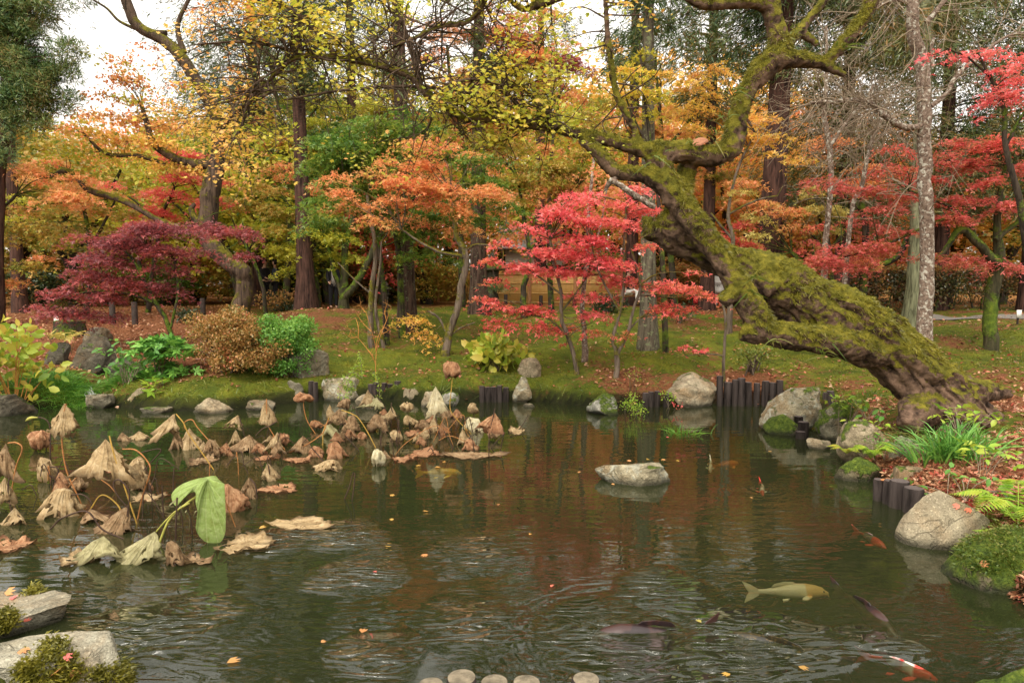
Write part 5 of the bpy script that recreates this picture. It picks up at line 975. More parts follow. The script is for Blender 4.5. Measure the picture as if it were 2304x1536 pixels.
g = Geo(); box(g, (hx, HD + .085, wz(600)), (4.62, .08, .16)); part("beam", g, M_DARKW, hs_)
g = Geo(); box(g, (hx, HD + .09, (1.0 + wz(640)) / 2 + .1), (4.61, .06, wz(640) - 1.0)); part("base_board", g, M_OCH, hs_)
for x in (-1.5, 0, 1.5):
    g = Geo(); box(g, (hx + x, HD + .07, wz(615)), (.7, .07, .34)); part("window", g, M_GLASS, hs_)
# stone lanterns
def lantern(px, d, h, label, mossy=True):
    b = at_ground(px, d); rt = thing("stone_lantern", label, "stone lantern", b); s = h / 1.75
    lathe_part("base", b, np.array([[.01, -.1], [.36, -.1], [.36, .08], [.30, .14], [.20, .20], [.01, .20]]) * s, M_STONE, rt, 6)
    lathe_part("shaft", b, np.array([[.01, .19], [.15, .19], [.135, .5], [.15, .78], [.01, .78]]) * s, M_STONE, rt, 14)
    lathe_part("platform", b, np.array([[.01, .77], [.17, .77], [.31, .88], [.31, .95], [.01, .95]]) * s, M_STONE, rt, 6)
    fb_ = lathe_part("fire_box", b, np.array([[.01, .94], [.20, .94], [.20, 1.22], [.01, 1.22]]) * s, M_STONE, rt, 6)
    for an in (-pi / 2 - .52, -pi / 2 + .52):
        g = Geo(); c = np.array([cos(an) * .172 * s, sin(an) * .172 * s, 1.08 * s]); box(g, c, (.10 * s, .02 * s, .16 * s), an + pi / 2); link("light_opening", g.mesh("light_opening"), M_GLASS, fb_, (0, 0, 0))
    lathe_part("cap", b, np.array([[.01, 1.21], [.42, 1.21], [.45, 1.28], [.30, 1.36], [.13, 1.44], [.01, 1.44]]) * s, RM['moss'] if mossy else M_STONE, rt, 6)
    lathe_part("finial", b, np.array([[.01, 1.43], [.09, 1.44], [.14, 1.54], [.13, 1.64], [.06, 1.72], [.01, 1.78]]) * s, M_STONE, rt, 14)
lantern(1108, 23.5, 1.95, "dark stone lantern with an onion finial beside the cedar in front of the fence")
lantern(870, 26, .95, "small squat stone lantern between the slim grey trunks and the streaked cedar", False)
maple("low spreading pine pad in front of the onion-topped stone lantern", (1112, 705), [[(1112, 705, 4), (1118, 670, 3.5), (1108, 645, 3)]], [(1100, 641, 30, 5, 1.6), (1140, 645, 24, 4, 1.2)], 'pine', 360, d=22.6, leaf=.13, kind='needle', bark=B_DARK, pad=(.18, .3), lpp=800, name='pine_shrub', cat='pine', spray=1, tilt=.9)
# clipped hedge on the right
HGD = 21.6; hg = thing("hedge", "tall clipped brown-green hedge with bare stems behind the right-hand trees", "hedge", (px2x(2100, HGD), HGD, gz1(px2x(2100, HGD), HGD)))
rng = np.random.default_rng(610); x0, x1 = px2x(1840, HGD), px2x(2440, HGD); n = 15000
q = np.stack([rng.uniform(x0, x1, n), HGD + rng.uniform(-.45, .5, n), 1.0 + 1.62 * rng.uniform(0, 1, n) ** .55], -1); q[:, 2] += .06 * vnoise(q * 2, 3)
keep = (q[:, 2] > 1.75) | (vnoise(q * np.array([.9, .9, 1.2]), 77) > -.05); q = q[keep]
g = Geo(); up = q[:, 2] > 2.42; leaves(g, q[~up], .085 * rng.uniform(.7, 1.3, (~up).sum()), 'diamond', 1.0, (0, -.4, .6), rng); part("foliage", g, leafmat("leaf_hedge", [(.030, .040, .012), (.075, .075, .020), (.16, .080, .026), (.22, .095, .03)], .2, 1.2, .4), hg)
g = Geo(); leaves(g, q[up], .085 * rng.uniform(.7, 1.3, up.sum()), 'diamond', .8, (0, -.2, 1), rng); part("foliage_top", g, LM['bronze'], hg)
g = Geo()
for x in np.arange(x0, x1, .55):
    xx = x + rng.uniform(-.15, .15); a_ = np.array([xx, HGD + rng.uniform(-.2, .2), .8]); tube(g, spline([a_, a_ + [rng.normal() * .12, 0, .6], a_ + [rng.normal() * .3, 0, 1.3]], 6), np.linspace(.045, .015, 6), 6)
part("stems", g, B_DARK, hg, True)
# small signs and the eave corner
def sign(px, py, d, w_, h_, post_, label, rz=0.0):
    b = at_ground(px, d); c = P(px, py, d); rt = thing("sign", label, "sign", b); g = Geo(); box(g, c, (w_, .02, h_), rz); part("board", g, M_WHITE, rt)
    g = Geo(); tube(g, np.array([[b[0], d + .03, b[2] - .1], [c[0], d + .03, c[2]]]), .02, 8); part("post", g, M_DARKW, rt, True)
sign(2293, 706, 14.0, .11, .16, 1, "small white notice board at the right edge beyond the moss", .2); sign(127, 722, 16.5, .11, .20, 1, "small white marker post on the left behind the mossy stump")
# mossy stump on the left
b = GR(158, 758); rt = thing("tree_stump", "dark hollow stump with a moss-covered rim on the left bank", "tree stump", b); n = 40; th = np.arange(n) * 2 * pi / n
fl = 1 + .16 * vnoise(np.stack([np.cos(th) * 2, np.sin(th) * 2, 0 * th], -1), 8) + .06 * np.sin(th * 7); R0 = 27 / FPX * b[1]; hst = 36 / FPX * b[1]
V = [np.column_stack([np.cos(th) * R0 * k_ * fl, np.sin(th) * R0 * k_ * fl, np.full(n, z)]) for k_, z in ((1.35, -.1), (1.1, hst * .3), (1.0, hst * .75), (1.0, hst), (.86, hst * 1.06), (.55, hst * .98), (.05, hst * .9))]
i = np.arange(6)[:, None] * n; j = np.arange(n)[None]; j2 = (j + 1) % n; F = np.stack([i + j, i + j2, i + n + j2, i + n + j], -1)
g = Geo(); g.add(np.vstack(V[:4]) + b, F[:3].reshape(-1, 4)); part("trunk", g, B_DARK, rt, True); g = Geo(); g.add(np.vstack(V[3:]) + b, F[:3].reshape(-1, 4)); part("mossy_top", g, RM['moss'], rt, True)

# ================================================================ SHRUBS AND PLANTS
def shrub(label, base, blobs, mk, seed, d=None, leaf=.055, kind='lance', lpp=700, pad=(.12, .24), stems=5, name='shrub', cat='shrub', group=None, tuft=True, tilt=.9, stembark=B_GREY, sr=.018):
    rng = np.random.default_rng(seed)
    if d is None: b = GR(*base); d = b[1]
    else: b = at_ground(base[0], d)
    rt = thing(name, label, cat, b, group); groups = blobs if isinstance(blobs, dict) else {mk: blobs}; gs = Geo(); first = True
    for mm, bl in groups.items():
        pads = make_pads(bl, d, rng, pad); pads[:, 2] = np.maximum(pads[:, 2], gz(pads[:, 0], pads[:, 1]) + .06); g = Geo(); fill_pads(g, pads, lpp, leaf, kind, rng, tilt, .2, tuft); part("foliage", g, LM[mm], rt)
        sel = pads[rng.permutation(len(pads))[:stems * 6]]
        for p_ in sel:
            a_ = b + np.array([rng.normal() * .05, rng.normal() * .05, -.05]); m_ = a_ * .55 + p_[:3] * .45 + [0, 0, .08]; tube(gs, spline([a_, m_, p_[:3]], 7), np.linspace(sr, .004, 7), 5, False)
    part("stems", gs, stembark, rt, True); return rt
shrub("russet azalea bush on stout stems above the left shore", (505, 872), {'bronze': [(500, 735, 75, 38, 2.6), (560, 770, 80, 40, 2.4), (500, 790, 60, 34, 2.0), (600, 800, 60, 30, 1.8), (540, 810, 80, 26, 1.6)]}, None, 701, d=11.75, leaf=.042, kind='diamond', lpp=1750, stems=7, sr=.035, pad=(.13, .26))
shrub("bright green azalea dome behind the grey boulder", (640, 830), {'shrub': [(632, 752, 66, 40, 3.2), (665, 790, 36, 40, 2.6), (650, 820, 40, 20, 2.0), (600, 835, 26, 14, 1.5)]}, None, 702, d=11.95, leaf=.046, kind='diamond', lpp=1700, stems=5, pad=(.13, .25))
shrub("dark round clipped bush beside the short dark posts", (423, 722), [(423, 710, 27, 16, 2.6)], 'dark', 703, d=17.6, leaf=.06, lpp=600, pad=(.14, .26), kind='diamond')
shrub("loose brownish bush under the mossy limb stub", (1690, 838), {'grassy': [(1690, 800, 40, 26, 1.8)], 'bronze': [(1712, 795, 22, 20, .8)]}, None, 704, d=11.8, leaf=.045, lpp=520, pad=(.1, .2), kind='diamond')
shrub("dark bush by the fence among the red maple leaves", (1365, 700), [(1372, 690, 40, 22, 1.8)], 'dark', 705, d=22, leaf=.085, lpp=330, pad=(.22, .4), kind='diamond')
shrub("low dark evergreen bush behind the moss rise, right of the streaked cedar", (1530, 715), [(1530, 702, 34, 13, 2.0)], 'dark', 706, d=17.5, leaf=.09, lpp=330, pad=(.2, .34), kind='lance')
shrub("low dark mound of shrubs at the foot of the fence", (1160, 715), [(1165, 708, 40, 10, 1.8)], 'grassy', 707, d=21.5, leaf=.08, lpp=330, pad=(.2, .34), kind='lance')
shrub("brown thicket beside the pale-trunked cedar", (600, 705), {'bronze': [(625, 680, 60, 18, 1.3)], 'dark': [(640, 698, 45, 14, 1.4)]}, None, 708, d=22.5, leaf=.085, lpp=280, pad=(.22, .42), kind='diamond')
shrub("yellow-green hydrangea in the middle of the moss bank", (1120, 832), [(1120, 783, 46, 24, 4.0), (1092, 802, 28, 14, 3.0), (1152, 802, 24, 14, 3.0)], 'hydr', 709, leaf=.20, kind='oval', lpp=95, pad=(.16, .26), name='hydrangea', cat='hydrangea', tuft=True, tilt=.55, stems=4, stembark=B_TWIG, sr=.008)
shrub("large yellow-green hydrangea at the left edge", (20, 915), [(40, 745, 44, 24, 1.2), (35, 800, 60, 40, 1.5), (80, 830, 40, 26, 1.0), (100, 882, 26, 22, 1.0), (10, 850, 40, 40, .7), (20, 735, 40, 22, .9), (-40, 800, 50, 70, 1.5)], 'hydr', 710, d=10.7, leaf=.175, kind='oval', lpp=52, pad=(.16, .28), name='hydrangea', cat='hydrangea', tuft=True, tilt=.6, stems=4, stembark=B_TWIGO, sr=.010)
shrub("fan-leaved dark green plant by the stream on the left", (355, 862), [(370, 790, 46, 30, 1.8), (395, 835, 40, 24, 1.6), (350, 770, 34, 20, 1.2), (345, 840, 40, 20, 1.4), (400, 780, 34, 26, 1.4)], 'fats', 711, d=11.6, leaf=.19, kind='maple', lpp=85, pad=(.18, .30), name='fatsia_plant', cat='plant', tuft=False, tilt=.5, stems=3)
shrub("light green leafy plant between the stream and the fan-leaved plant", (280, 868), [(290, 790, 40, 34, 1.4), (265, 830, 30, 24, 1.2), (310, 820, 34, 24, 1.0), (255, 800, 24, 20, 1.0)], 'shrub', 712, d=11.45, leaf=.13, kind='oval', lpp=90, pad=(.16, .26), name='leafy_plant', cat='plant', tuft=False, tilt=.6, stems=3, stembark=B_TWIG, sr=.008)
shrub("small lime-green plant above the flat grey slab", (368, 900), [(368, 884, 26, 11, 2.2)], 'bright', 713, d=11.15, leaf=.15, kind='maple', lpp=90, pad=(.12, .18), name='leafy_plant', cat='plant', tuft=False, tilt=.5, stems=2, sr=.006)
shrub("pale fan-leaved seedling in front of the mossy stump", (140, 770), [(140, 752, 34, 10, 1.8)], 'pale', 714, d=12.5, leaf=.15, kind='maple', lpp=70, pad=(.13, .2), name='leafy_plant', cat='plant', tuft=False, tilt=.4, stems=2, sr=.006)
shrub("sprig-covered water plant beside the moss-draped white boulder", (1418, 928), [(1420, 905, 24, 22, 1.6), (1432, 930, 16, 12, 1.2)], 'bright', 715, d=10.35, leaf=.03, kind='diamond', lpp=900, pad=(.07, .12), name='water_plant', cat='plant', stems=3, sr=.004)
shrub("thin pale weed on the bank above the short stake row", (1425, 880), [(1425, 845, 16, 16, .9)], 'bright', 716, d=11.3, leaf=.04, kind='lance', lpp=500, pad=(.06, .1), name='weed', cat='plant', stems=3, sr=.004)
shrub("red-tinged creeper over the shore left of the largest tan boulder", (1500, 912), {'bright': [(1505, 890, 12, 10, 1.2)], 'red': [(1512, 905, 12, 8, .8)]}, None, 717, d=10.7, leaf=.04, kind='diamond', lpp=700, pad=(.06, .1), name='creeper', cat='plant', stems=2, sr=.003)
for k, (x, y, rx, ry, d, lab) in enumerate([(1990, 1000, 22, 18, 7.2, "feathery green plant on the brown boulder, left of the iris"), (1950, 960, 30, 18, 7.6, "small leafy seedlings left of the leaning trunk's foot"), (2050, 1085, 30, 10, 6.1, "green seedling behind the front stakes"), (2190, 930, 40, 18, 7.0, "broad-leaved seedling beneath the leaning trunk, right of its foot"), (2145, 960, 22, 12, 7.1, "lime seedling between the iris and the leaning trunk"), (2215, 1185, 22, 8, 4.95, "small bright clover plant under the fern"), (2190, 1085, 40, 16, 5.6, "low green weeds above the angular pale rock"), (1905, 905, 34, 14, 8.6, "low green weeds right of the upright stake pair"), (1960, 918, 26, 12, 8.2, "green weeds on the litter in front of the trunk's foot"), (2240, 1010, 40, 16, 6.0, "scattered weeds on the leaf litter at the right")]):
    shrub(lab, (x, y + ry), [(x, y, rx * 1.15, ry * 1.25, 2.2)], 'bright' if k % 2 else 'shrub', 730 + k, d=d, leaf=.085 if k != 0 else .03, kind='oval' if k != 0 else 'diamond', lpp=130 if k != 0 else 900, pad=(.07, .13), name='seedling', cat='plant', tuft=(k == 0), tilt=.4, stems=2, stembark=B_TWIG, sr=.003, group="small green seedlings on the right bank")
def grass_tuft(label, c, n, Lr, wd, spread, mk, seed, name='grass_clump', cat='grass', droop=1.0, w_=.004, up=1.0):
    rng = np.random.default_rng(seed); q = np.asarray(c)[None] + np.column_stack([rng.normal(size=n) * wd, rng.normal(size=n) * wd * .6, np.zeros(n)]); q[:, 2] = np.maximum(gz(q[:, 0], q[:, 1]), -.03) - .02
    dr = np.column_stack([rng.normal(size=(n, 2)) * spread + (q - np.asarray(c))[:, :2] / max(wd, .01) * .18, np.full(n, up)]); g = Geo(); blades(g, q, dr, rng.uniform(*Lr, n), w_, rng, 4, droop)
    return solo(name, g, LM[mk], label, cat, None, None, False, (c[0], c[1], c[2]))
G1 = GZ0(60, 918); G2 = GZ0(135, 916)
grass_tuft("lush green grass clump on the left shore below the hydrangea", GZ0(85, 914) + [0, .25, .15], 1500, (.22, .42), .34, .5, 'grass', 801)
grass_tuft("lush green grass clump hanging over the pond left of the stream", GZ0(160, 914) + [0, .22, .15], 1500, (.20, .40), .24, .55, 'grass', 802)
grass_tuft("lush green grass clump right of the stream", GZ0(262, 905) + [0, .35, .2], 1300, (.22, .42), .24, .5, 'grass', 803)
grass_tuft("dark green iris clump on the right bank beside the leaning trunk", GR(2140, 1030), 280, (.36, .76), .15, .30, 'fats', 804, 'iris_clump', 'iris', .75, .009)
grass_tuft("thin grassy iris on the brown boulder, left of the main iris clump", GR(2055, 1010), 170, (.3, .6), .22, .45, 'grassy', 805, 'iris_clump', 'iris', .9, .005)
grass_tuft("tuft of reeds standing in the water below the largest tan boulder", np.array([*GZ0(1535, 975)[:2], .0]), 90, (.16, .36), .10, .35, 'grass', 806, 'reed_tuft', 'reeds', .7, .004)
grass_tuft("straw-coloured sedge draped over the brown bank boulder", GR(1960, 985), 260, (.15, .3), .2, .6, 'grassy', 807, 'sedge_clump', 'sedge', 1.3, .004)
def fern(label, c, n, Lf, seed, mk='bright', el=.75, az0=0, az1=2 * pi):
    rng = np.random.default_rng(seed); rt = thing("fern", label, "fern", c); 
    for k in range(n):
        az = az0 + (az1 - az0) * (k + rng.uniform(.1, .9)) / n; l_ = Lf * rng.uniform(.7, 1.15); d_ = np.array([cos(az), sin(az), 0]); q = spline([np.asarray(c), np.asarray(c) + d_ * l_ * .5 + [0, 0, l_ * el * .6], np.asarray(c) + d_ * l_ + [0, 0, l_ * el * .42]], 22)
        g = Geo(); tube(g, q, np.linspace(.004, .0015, 22), 4, False); tg = np.gradient(q, axis=0); P_, F_, S_ = [], [], []
        sd_ = unit(np.cross(tg, [0, 0, 1.0]))
        for i_ in range(3, 22):
            t_ = i_ / 21; ln = l_ * .30 * (sin(pi * min(1, t_ * .92 + .10)) ** .8)
            for sg in (-1, 1): P_.append(q[i_]); F_.append(sd_[i_] * sg + unit(tg[i_]) * .35 + [0, 0, -.12]); S_.append(ln)
        tv, tf = LEAF['lance']; P_ = np.array(P_); y = unit(np.array(F_)); nz = unit(np.array([0, 0, 1.0]) - y * y[:, 2:3]); x = np.cross(y, nz); S_ = np.array(S_)
        v = P_[:, None] + S_[:, None, None] * (tv[None, :, 0:1] * 1.05 * x[:, None] + tv[None, :, 1:2] * y[:, None] + tv[None, :, 2:3] * nz[:, None]); g.add(v.reshape(-1, 3), (tf[None] + (np.arange(len(P_)) * 4)[:, None, None]).reshape(-1, 4))
        part("frond", g, LM[mk], rt)
fern("bright green fern arching over the angular pale rock at the right edge", GR(2290, 1185) + [0, 0, .02], 8, .46, 811, 'bright', .8)
fern("yellow-green fern hanging over the water from the mossy lump", P(1960, 1030, 7.0), 9, .26, 812, 'bright', .9, pi * .9, pi * 2.1)
fern("yellowish fern drooping left of the mossy lump at the water", P(1905, 1020, 7.35), 6, .22, 813, 'hydr', .7, pi * .8, pi * 1.9)
fern("small fern at the right edge under the bigger fern", GR(2296, 1240), 6, .26, 814, 'bright', .6)
# bare orange-stemmed shrub and trailing plant on the central bank
rng = np.random.default_rng(820); b = GR(846, 865); rt = thing("bare_shrub", "bare orange-stemmed shrub on the moss in front of the slim grey twin stems", "shrub", b); g = Geo(); D_ = b[1]
for pth in [[(846, 868), (845, 820), (846, 785), (835, 740), (822, 700)], [(845, 815), (826, 785), (804, 758), (782, 735)], [(846, 790), (858, 750), (870, 720), (880, 690)], [(806, 762), (806, 735), (800, 715)], [(846, 785), (850, 760), (862, 735)], [(835, 745), (815, 725), (800, 700)], [(804, 758), (790, 760), (775, 748)], [(858, 752), (872, 745), (878, 738)], [(822, 702), (812, 690), (806, 688)], [(870, 722), (866, 705), (868, 692)], [(826, 785), (838, 800), (845, 822)]]:
    q = spline([P(*a, D_ + rng.normal() * .1) for a in pth], 10); tube(g, q, np.linspace(.009, .003, 10), 5, False)
    for _ in range(6):
        i_ = rng.integers(3, 10); e_ = q[i_] + unit(rng.normal(size=3) + [0, 0, .8]) * rng.uniform(.08, .2); tube(g, np.array([q[i_], (q[i_] + e_) / 2 + rng.normal(size=3) * .015, e_]), [.004, .003, .002], 3, False)
part("stems", g, B_TWIGO, rt, True)
b = GR(800, 858); rt = thing("trailing_plant", "bright green trailing plant hanging over the lichen-blotched boulder and stakes", "plant", b); g = Geo(); gl_ = Geo()
for pth in [[(815, 850), (795, 838), (775, 850), (766, 870), (765, 893)], [(800, 845), (788, 850), (782, 870), (780, 893)], [(838, 838), (848, 850), (852, 870), (855, 893)], [(815, 850), (812, 815), (808, 795)], [(790, 840), (800, 825), (815, 822)], [(782, 848), (792, 862), (796, 880)]]:
    q = spline([P(x_, y_, 11.05) for x_, y_ in pth], 16); tube(g, q, .004, 4, False); n_ = 60; ii = rng.integers(1, 16, n_); leaves(gl_, q[ii] + rng.normal(size=(n_, 3)) * .02, .055 * rng.uniform(.7, 1.2, n_), 'lance', .9, (0, -.6, .5), rng)
part("stems", g, B_TWIG, rt); part("foliage", gl_, LM['bright'], rt)
# ---------------------------------------------------------------- uncountable ground cover
rng = np.random.default_rng(830)
def scatter(n, cond, dmin=3.0, dmax=26, pxr=(-60, 2360)):
    Y = 1 / rng.uniform(1 / dmax, 1 / dmin, n); xx = (rng.uniform(*pxr, n) - CX) / FPX * Y; s = pond_sdf(xx, Y); k = cond(xx, Y, s); xx, Y, s = xx[k], Y[k], s[k]
    return xx, Y, gz(xx, Y), s
xx, yy, zz, s = scatter(190000, lambda x, y, s: (s > .10) & (rng.uniform(0, 1, len(x)) < (litter(x, y) - .18) * 1.2))
clumpk = n2(xx, yy, 2.2, 71) + 1.3 * (litter(xx, yy) - .45) > rng.uniform(-.6, .5, len(xx)); xx, yy, zz = xx[clumpk], yy[clumpk], zz[clumpk]
q = np.stack([xx, yy, zz + .012 + .012 * rng.uniform(0, 1, len(xx))], -1); g = Geo(); sz = np.clip(.045 + .002 * yy, .05, .085) * rng.uniform(.6, 1.25, len(xx)); nearm = yy < 9
leaves(g, q[nearm], sz[nearm], 'star', .45, (0, 0, 1), rng); leaves(g, q[~nearm], sz[~nearm], 'diamond', .4, (0, 0, 1), rng)
tag(link("fallen_leaves", g.mesh("fallen_leaves"), LM['litter']), "brown and red fallen leaves scattered over the moss banks", None, None, "stuff")
xx, yy, zz, s = scatter(26000, lambda x, y, s: (s > .08) & (rng.uniform(0, 1, len(x)) < .12 + .5 * sstep(1.2, .2, s)) & (x / y * FPX + CX > 560), 4, 16); q = np.stack([xx, yy, zz + .03], -1); g = Geo()
kk = rng.uniform(0, 1, len(q)) < .25; leaves(g, q[kk], .055 * rng.uniform(.6, 1.3, kk.sum()), 'star', .5, (0, 0, 1), rng)
tag(link("fallen_leaves_red", g.mesh("fallen_leaves_red"), LM['litred']), "bright red maple leaves fallen along the banks", None, None, "stuff")
xx, yy, zz, s = scatter(60000, lambda x, y, s: (s > .12) & (rng.uniform(0, 1, len(x)) < .08 + .92 * sstep(1.0, .15, s) * (y > 9)) & (litter(x, y) < .75), 5, 17); q = np.stack([xx, yy, zz - .01], -1); g = Geo(); n = len(q)
hgt = (.05 + .10 * sstep(.9, .15, s)) * rng.uniform(.5, 1.4, n) * (1 + .8 * (n2(xx, yy, 3, 9) > .1))
blades(g, q, rng.normal(size=(n, 3)) * .45 + [0, -.15, 1], hgt, .0045, rng, 2, .9); tag(link("grass", g.mesh("grass"), LM['grassy']), "short grass along the far bank", None, None, "stuff")
xx, yy, zz, s = scatter(150000, lambda x, y, s: (s > .2) & (litter(x, y) + .25 * n2(x, y, 4, 12) < .5), 6, 18); q = np.stack([xx, yy, zz - .006], -1); g = Geo(); n = len(q)
blades(g, q, rng.normal(size=(n, 3)) * .6 + [0, -.1, 1], (.026 + .0016 * yy) * rng.uniform(.5, 1.5, n) * (1 + .9 * np.clip(n2(xx, yy, 2.6, 15), -.6, 1)), .006, rng, 2, .8); tag(link("moss_grass", g.mesh("moss_grass"), LM['mossb']), "velvety moss tufts on the banks", None, None, "stuff")
# moss cushions with fringe on the near granite blocks
for sd_ in (39, 40, 36):
    o = ROCKLOC[sd_]; me = o.data; n = len(me.vertices); co = np.empty(n * 3, np.float32); me.vertices.foreach_get("co", co); no = np.empty(n * 3, np.float32); me.vertices.foreach_get("normal", no); co = co.reshape(-1, 3).astype(float); no = no.reshape(-1, 3).astype(float); wc = co + np.array(o.location)
    if sd_ == 36: k = (no[:, 2] > -.1) & (fbm(wc * 2.5, 4) > -.3) & (wc[:, 2] > .12)
    else:
        k = np.zeros(n, bool)
        for (px_, py_, rr) in ((78, 1325, .05), (12, 1395, .035), (118, 1462, .055), (150, 1490, .05), (70, 1512, .05), (165, 1515, .05), (225, 1520, .05), (280, 1515, .055), (120, 1530, .06)):
            yy_ = wc[:, 1] * _cp - (wc[:, 2] - CAMZ) * _sp; v_ = (wc[:, 1] * _sp + (wc[:, 2] - CAMZ) * _cp) / yy_; ux, uy = CX + wc[:, 0] / yy_ * FPX, CY - v_ * FPX
            k |= (np.hypot((ux - px_), (uy - py_) * 1.6) / FPX * yy_ < rr * (1 + .5 * vnoise(wc * 14, 6))) & (no[:, 2] > .2)
    ids = np.nonzero(k)[0]
    if len(ids):
        m_ = 9000 if sd_ != 36 else 7000; pick = rng.choice(ids, m_); pts = co[pick] + rng.normal(size=(m_, 3)) * .022; g = Geo(); 
        hh = .022 * (1 + .8 * vnoise(pts * 18, 5)); blades(g, pts - no[pick] * .01, no[pick] + rng.normal(size=(m_, 3)) * .55 + [0, 0, .3], np.clip(hh, .006, .06), .005, rng, 2, .7)
        if sd_ != 36:
            kk = g; 
        link("moss", g.mesh("moss"), LM['mossb'] if sd_ != 36 else LM['grassy'], o, (0, 0, 0))
# ================================================================ WITHERED LOTUS
def lotusmat(name, c0, c1, c2, vein):
    m, t, bs, L = mat(name); uv = nd(t, "ShaderNodeUVMap"); sp = nd(t, "ShaderNodeSeparateXYZ"); L.new(uv.outputs[0], sp.inputs[0]); p = pos(t)
    n = noise(t, 16, 5, .65, .8, p); r = ramp(t, [(.30, c0), (.48, c1), (.70, c2)]); L.new(n.outputs[0], r.inputs[0])
    vv = math_(t, 'ABSOLUTE', math_(t, 'SINE', math_(t, 'MULTIPLY', sp.outputs[0], 21 * pi))); vf = maprange(t, vv, 0, .28, .45, 0)
    fine = noise(t, 60, 4, .7, 0, p); c = mixc(t, vf, r.outputs[0], vein); c = mixc(t, math_(t, 'MULTIPLY', maprange(t, fine.outputs[0], .45, .7, 0, 1), .45), c, c0)
    edge = maprange(t, math_(t, 'ADD', sp.outputs[1], math_(t, 'MULTIPLY', n.outputs[0], .5)), 1.0, 1.25, 0, .9); c = mixc(t, edge, c, tuple(x * .55 for x in c0))
    L.new(c, bs.inputs["Base Color"]); bs.inputs["Roughness"].default_value = .75; bs.inputs["Specular IOR Level"].default_value = .2
    L.new(bump(t, math_(t, 'ADD', math_(t, 'MULTIPLY', vv, .6), n.outputs[0]), .8, .012), bs.inputs["Normal"])
    tr = nd(t, "ShaderNodeBsdfTranslucent"); L.new(c, tr.inputs[0]); mx = nd(t, "ShaderNodeMixShader"); mx.inputs[0].default_value = .25
    L.new(bs.outputs[0], mx.inputs[1]); L.new(tr.outputs[0], mx.inputs[2]); L.new(mx.outputs[0], t.nodes["Material Output"].inputs[0]); return m
LT = {'tan': lotusmat("lotus_tan", (.19, .115, .05), (.47, .33, .165), (.65, .50, .29), (.66, .53, .32)), 'brown': lotusmat("lotus_brown", (.12, .07, .034), (.32, .20, .10), (.52, .37, .21), (.50, .35, .19)),
      'russet': lotusmat("lotus_russet", (.18, .075, .034), (.41, .205, .10), (.60, .37, .20), (.54, .32, .16)), 'cream': lotusmat("lotus_cream", (.42, .33, .17), (.66, .58, .36), (.76, .70, .50), (.58, .50, .30)),
      'pale': lotusmat("lotus_pale_green", (.20, .17, .075), (.42, .38, .19), (.56, .50, .28), (.60, .56, .34)), 'green': lotusmat("lotus_green", (.20, .24, .05), (.29, .40, .11), (.40, .50, .19), (.54, .60, .28))}
M_STK = {'y': simple("stalk_yellow", (.40, .24, .045), .6, .25, 30), 'o': simple("stalk_orange", (.36, .15, .045), .6, .3, 30), 'd': simple("stalk_dark", (.055, .030, .018), .7, .4, 30), 'g': simple("stalk_olive", (.32, .30, .06), .6, .25, 30)}
def polar(nr=11, nt_=56):
    rho = np.linspace(0.0, 1, nr) ** .8; th = np.arange(nt_) * 2 * pi / nt_; R_, T_ = np.meshgrid(rho, th, indexing='ij'); i = np.arange(nr - 1)[:, None] * nt_; j = np.arange(nt_)[None]; j2 = (j + 1) % nt_
    return R_, T_, np.stack([i + j, i + j2, i + nt_ + j2, i + nt_ + j], -1).reshape(-1, 4)
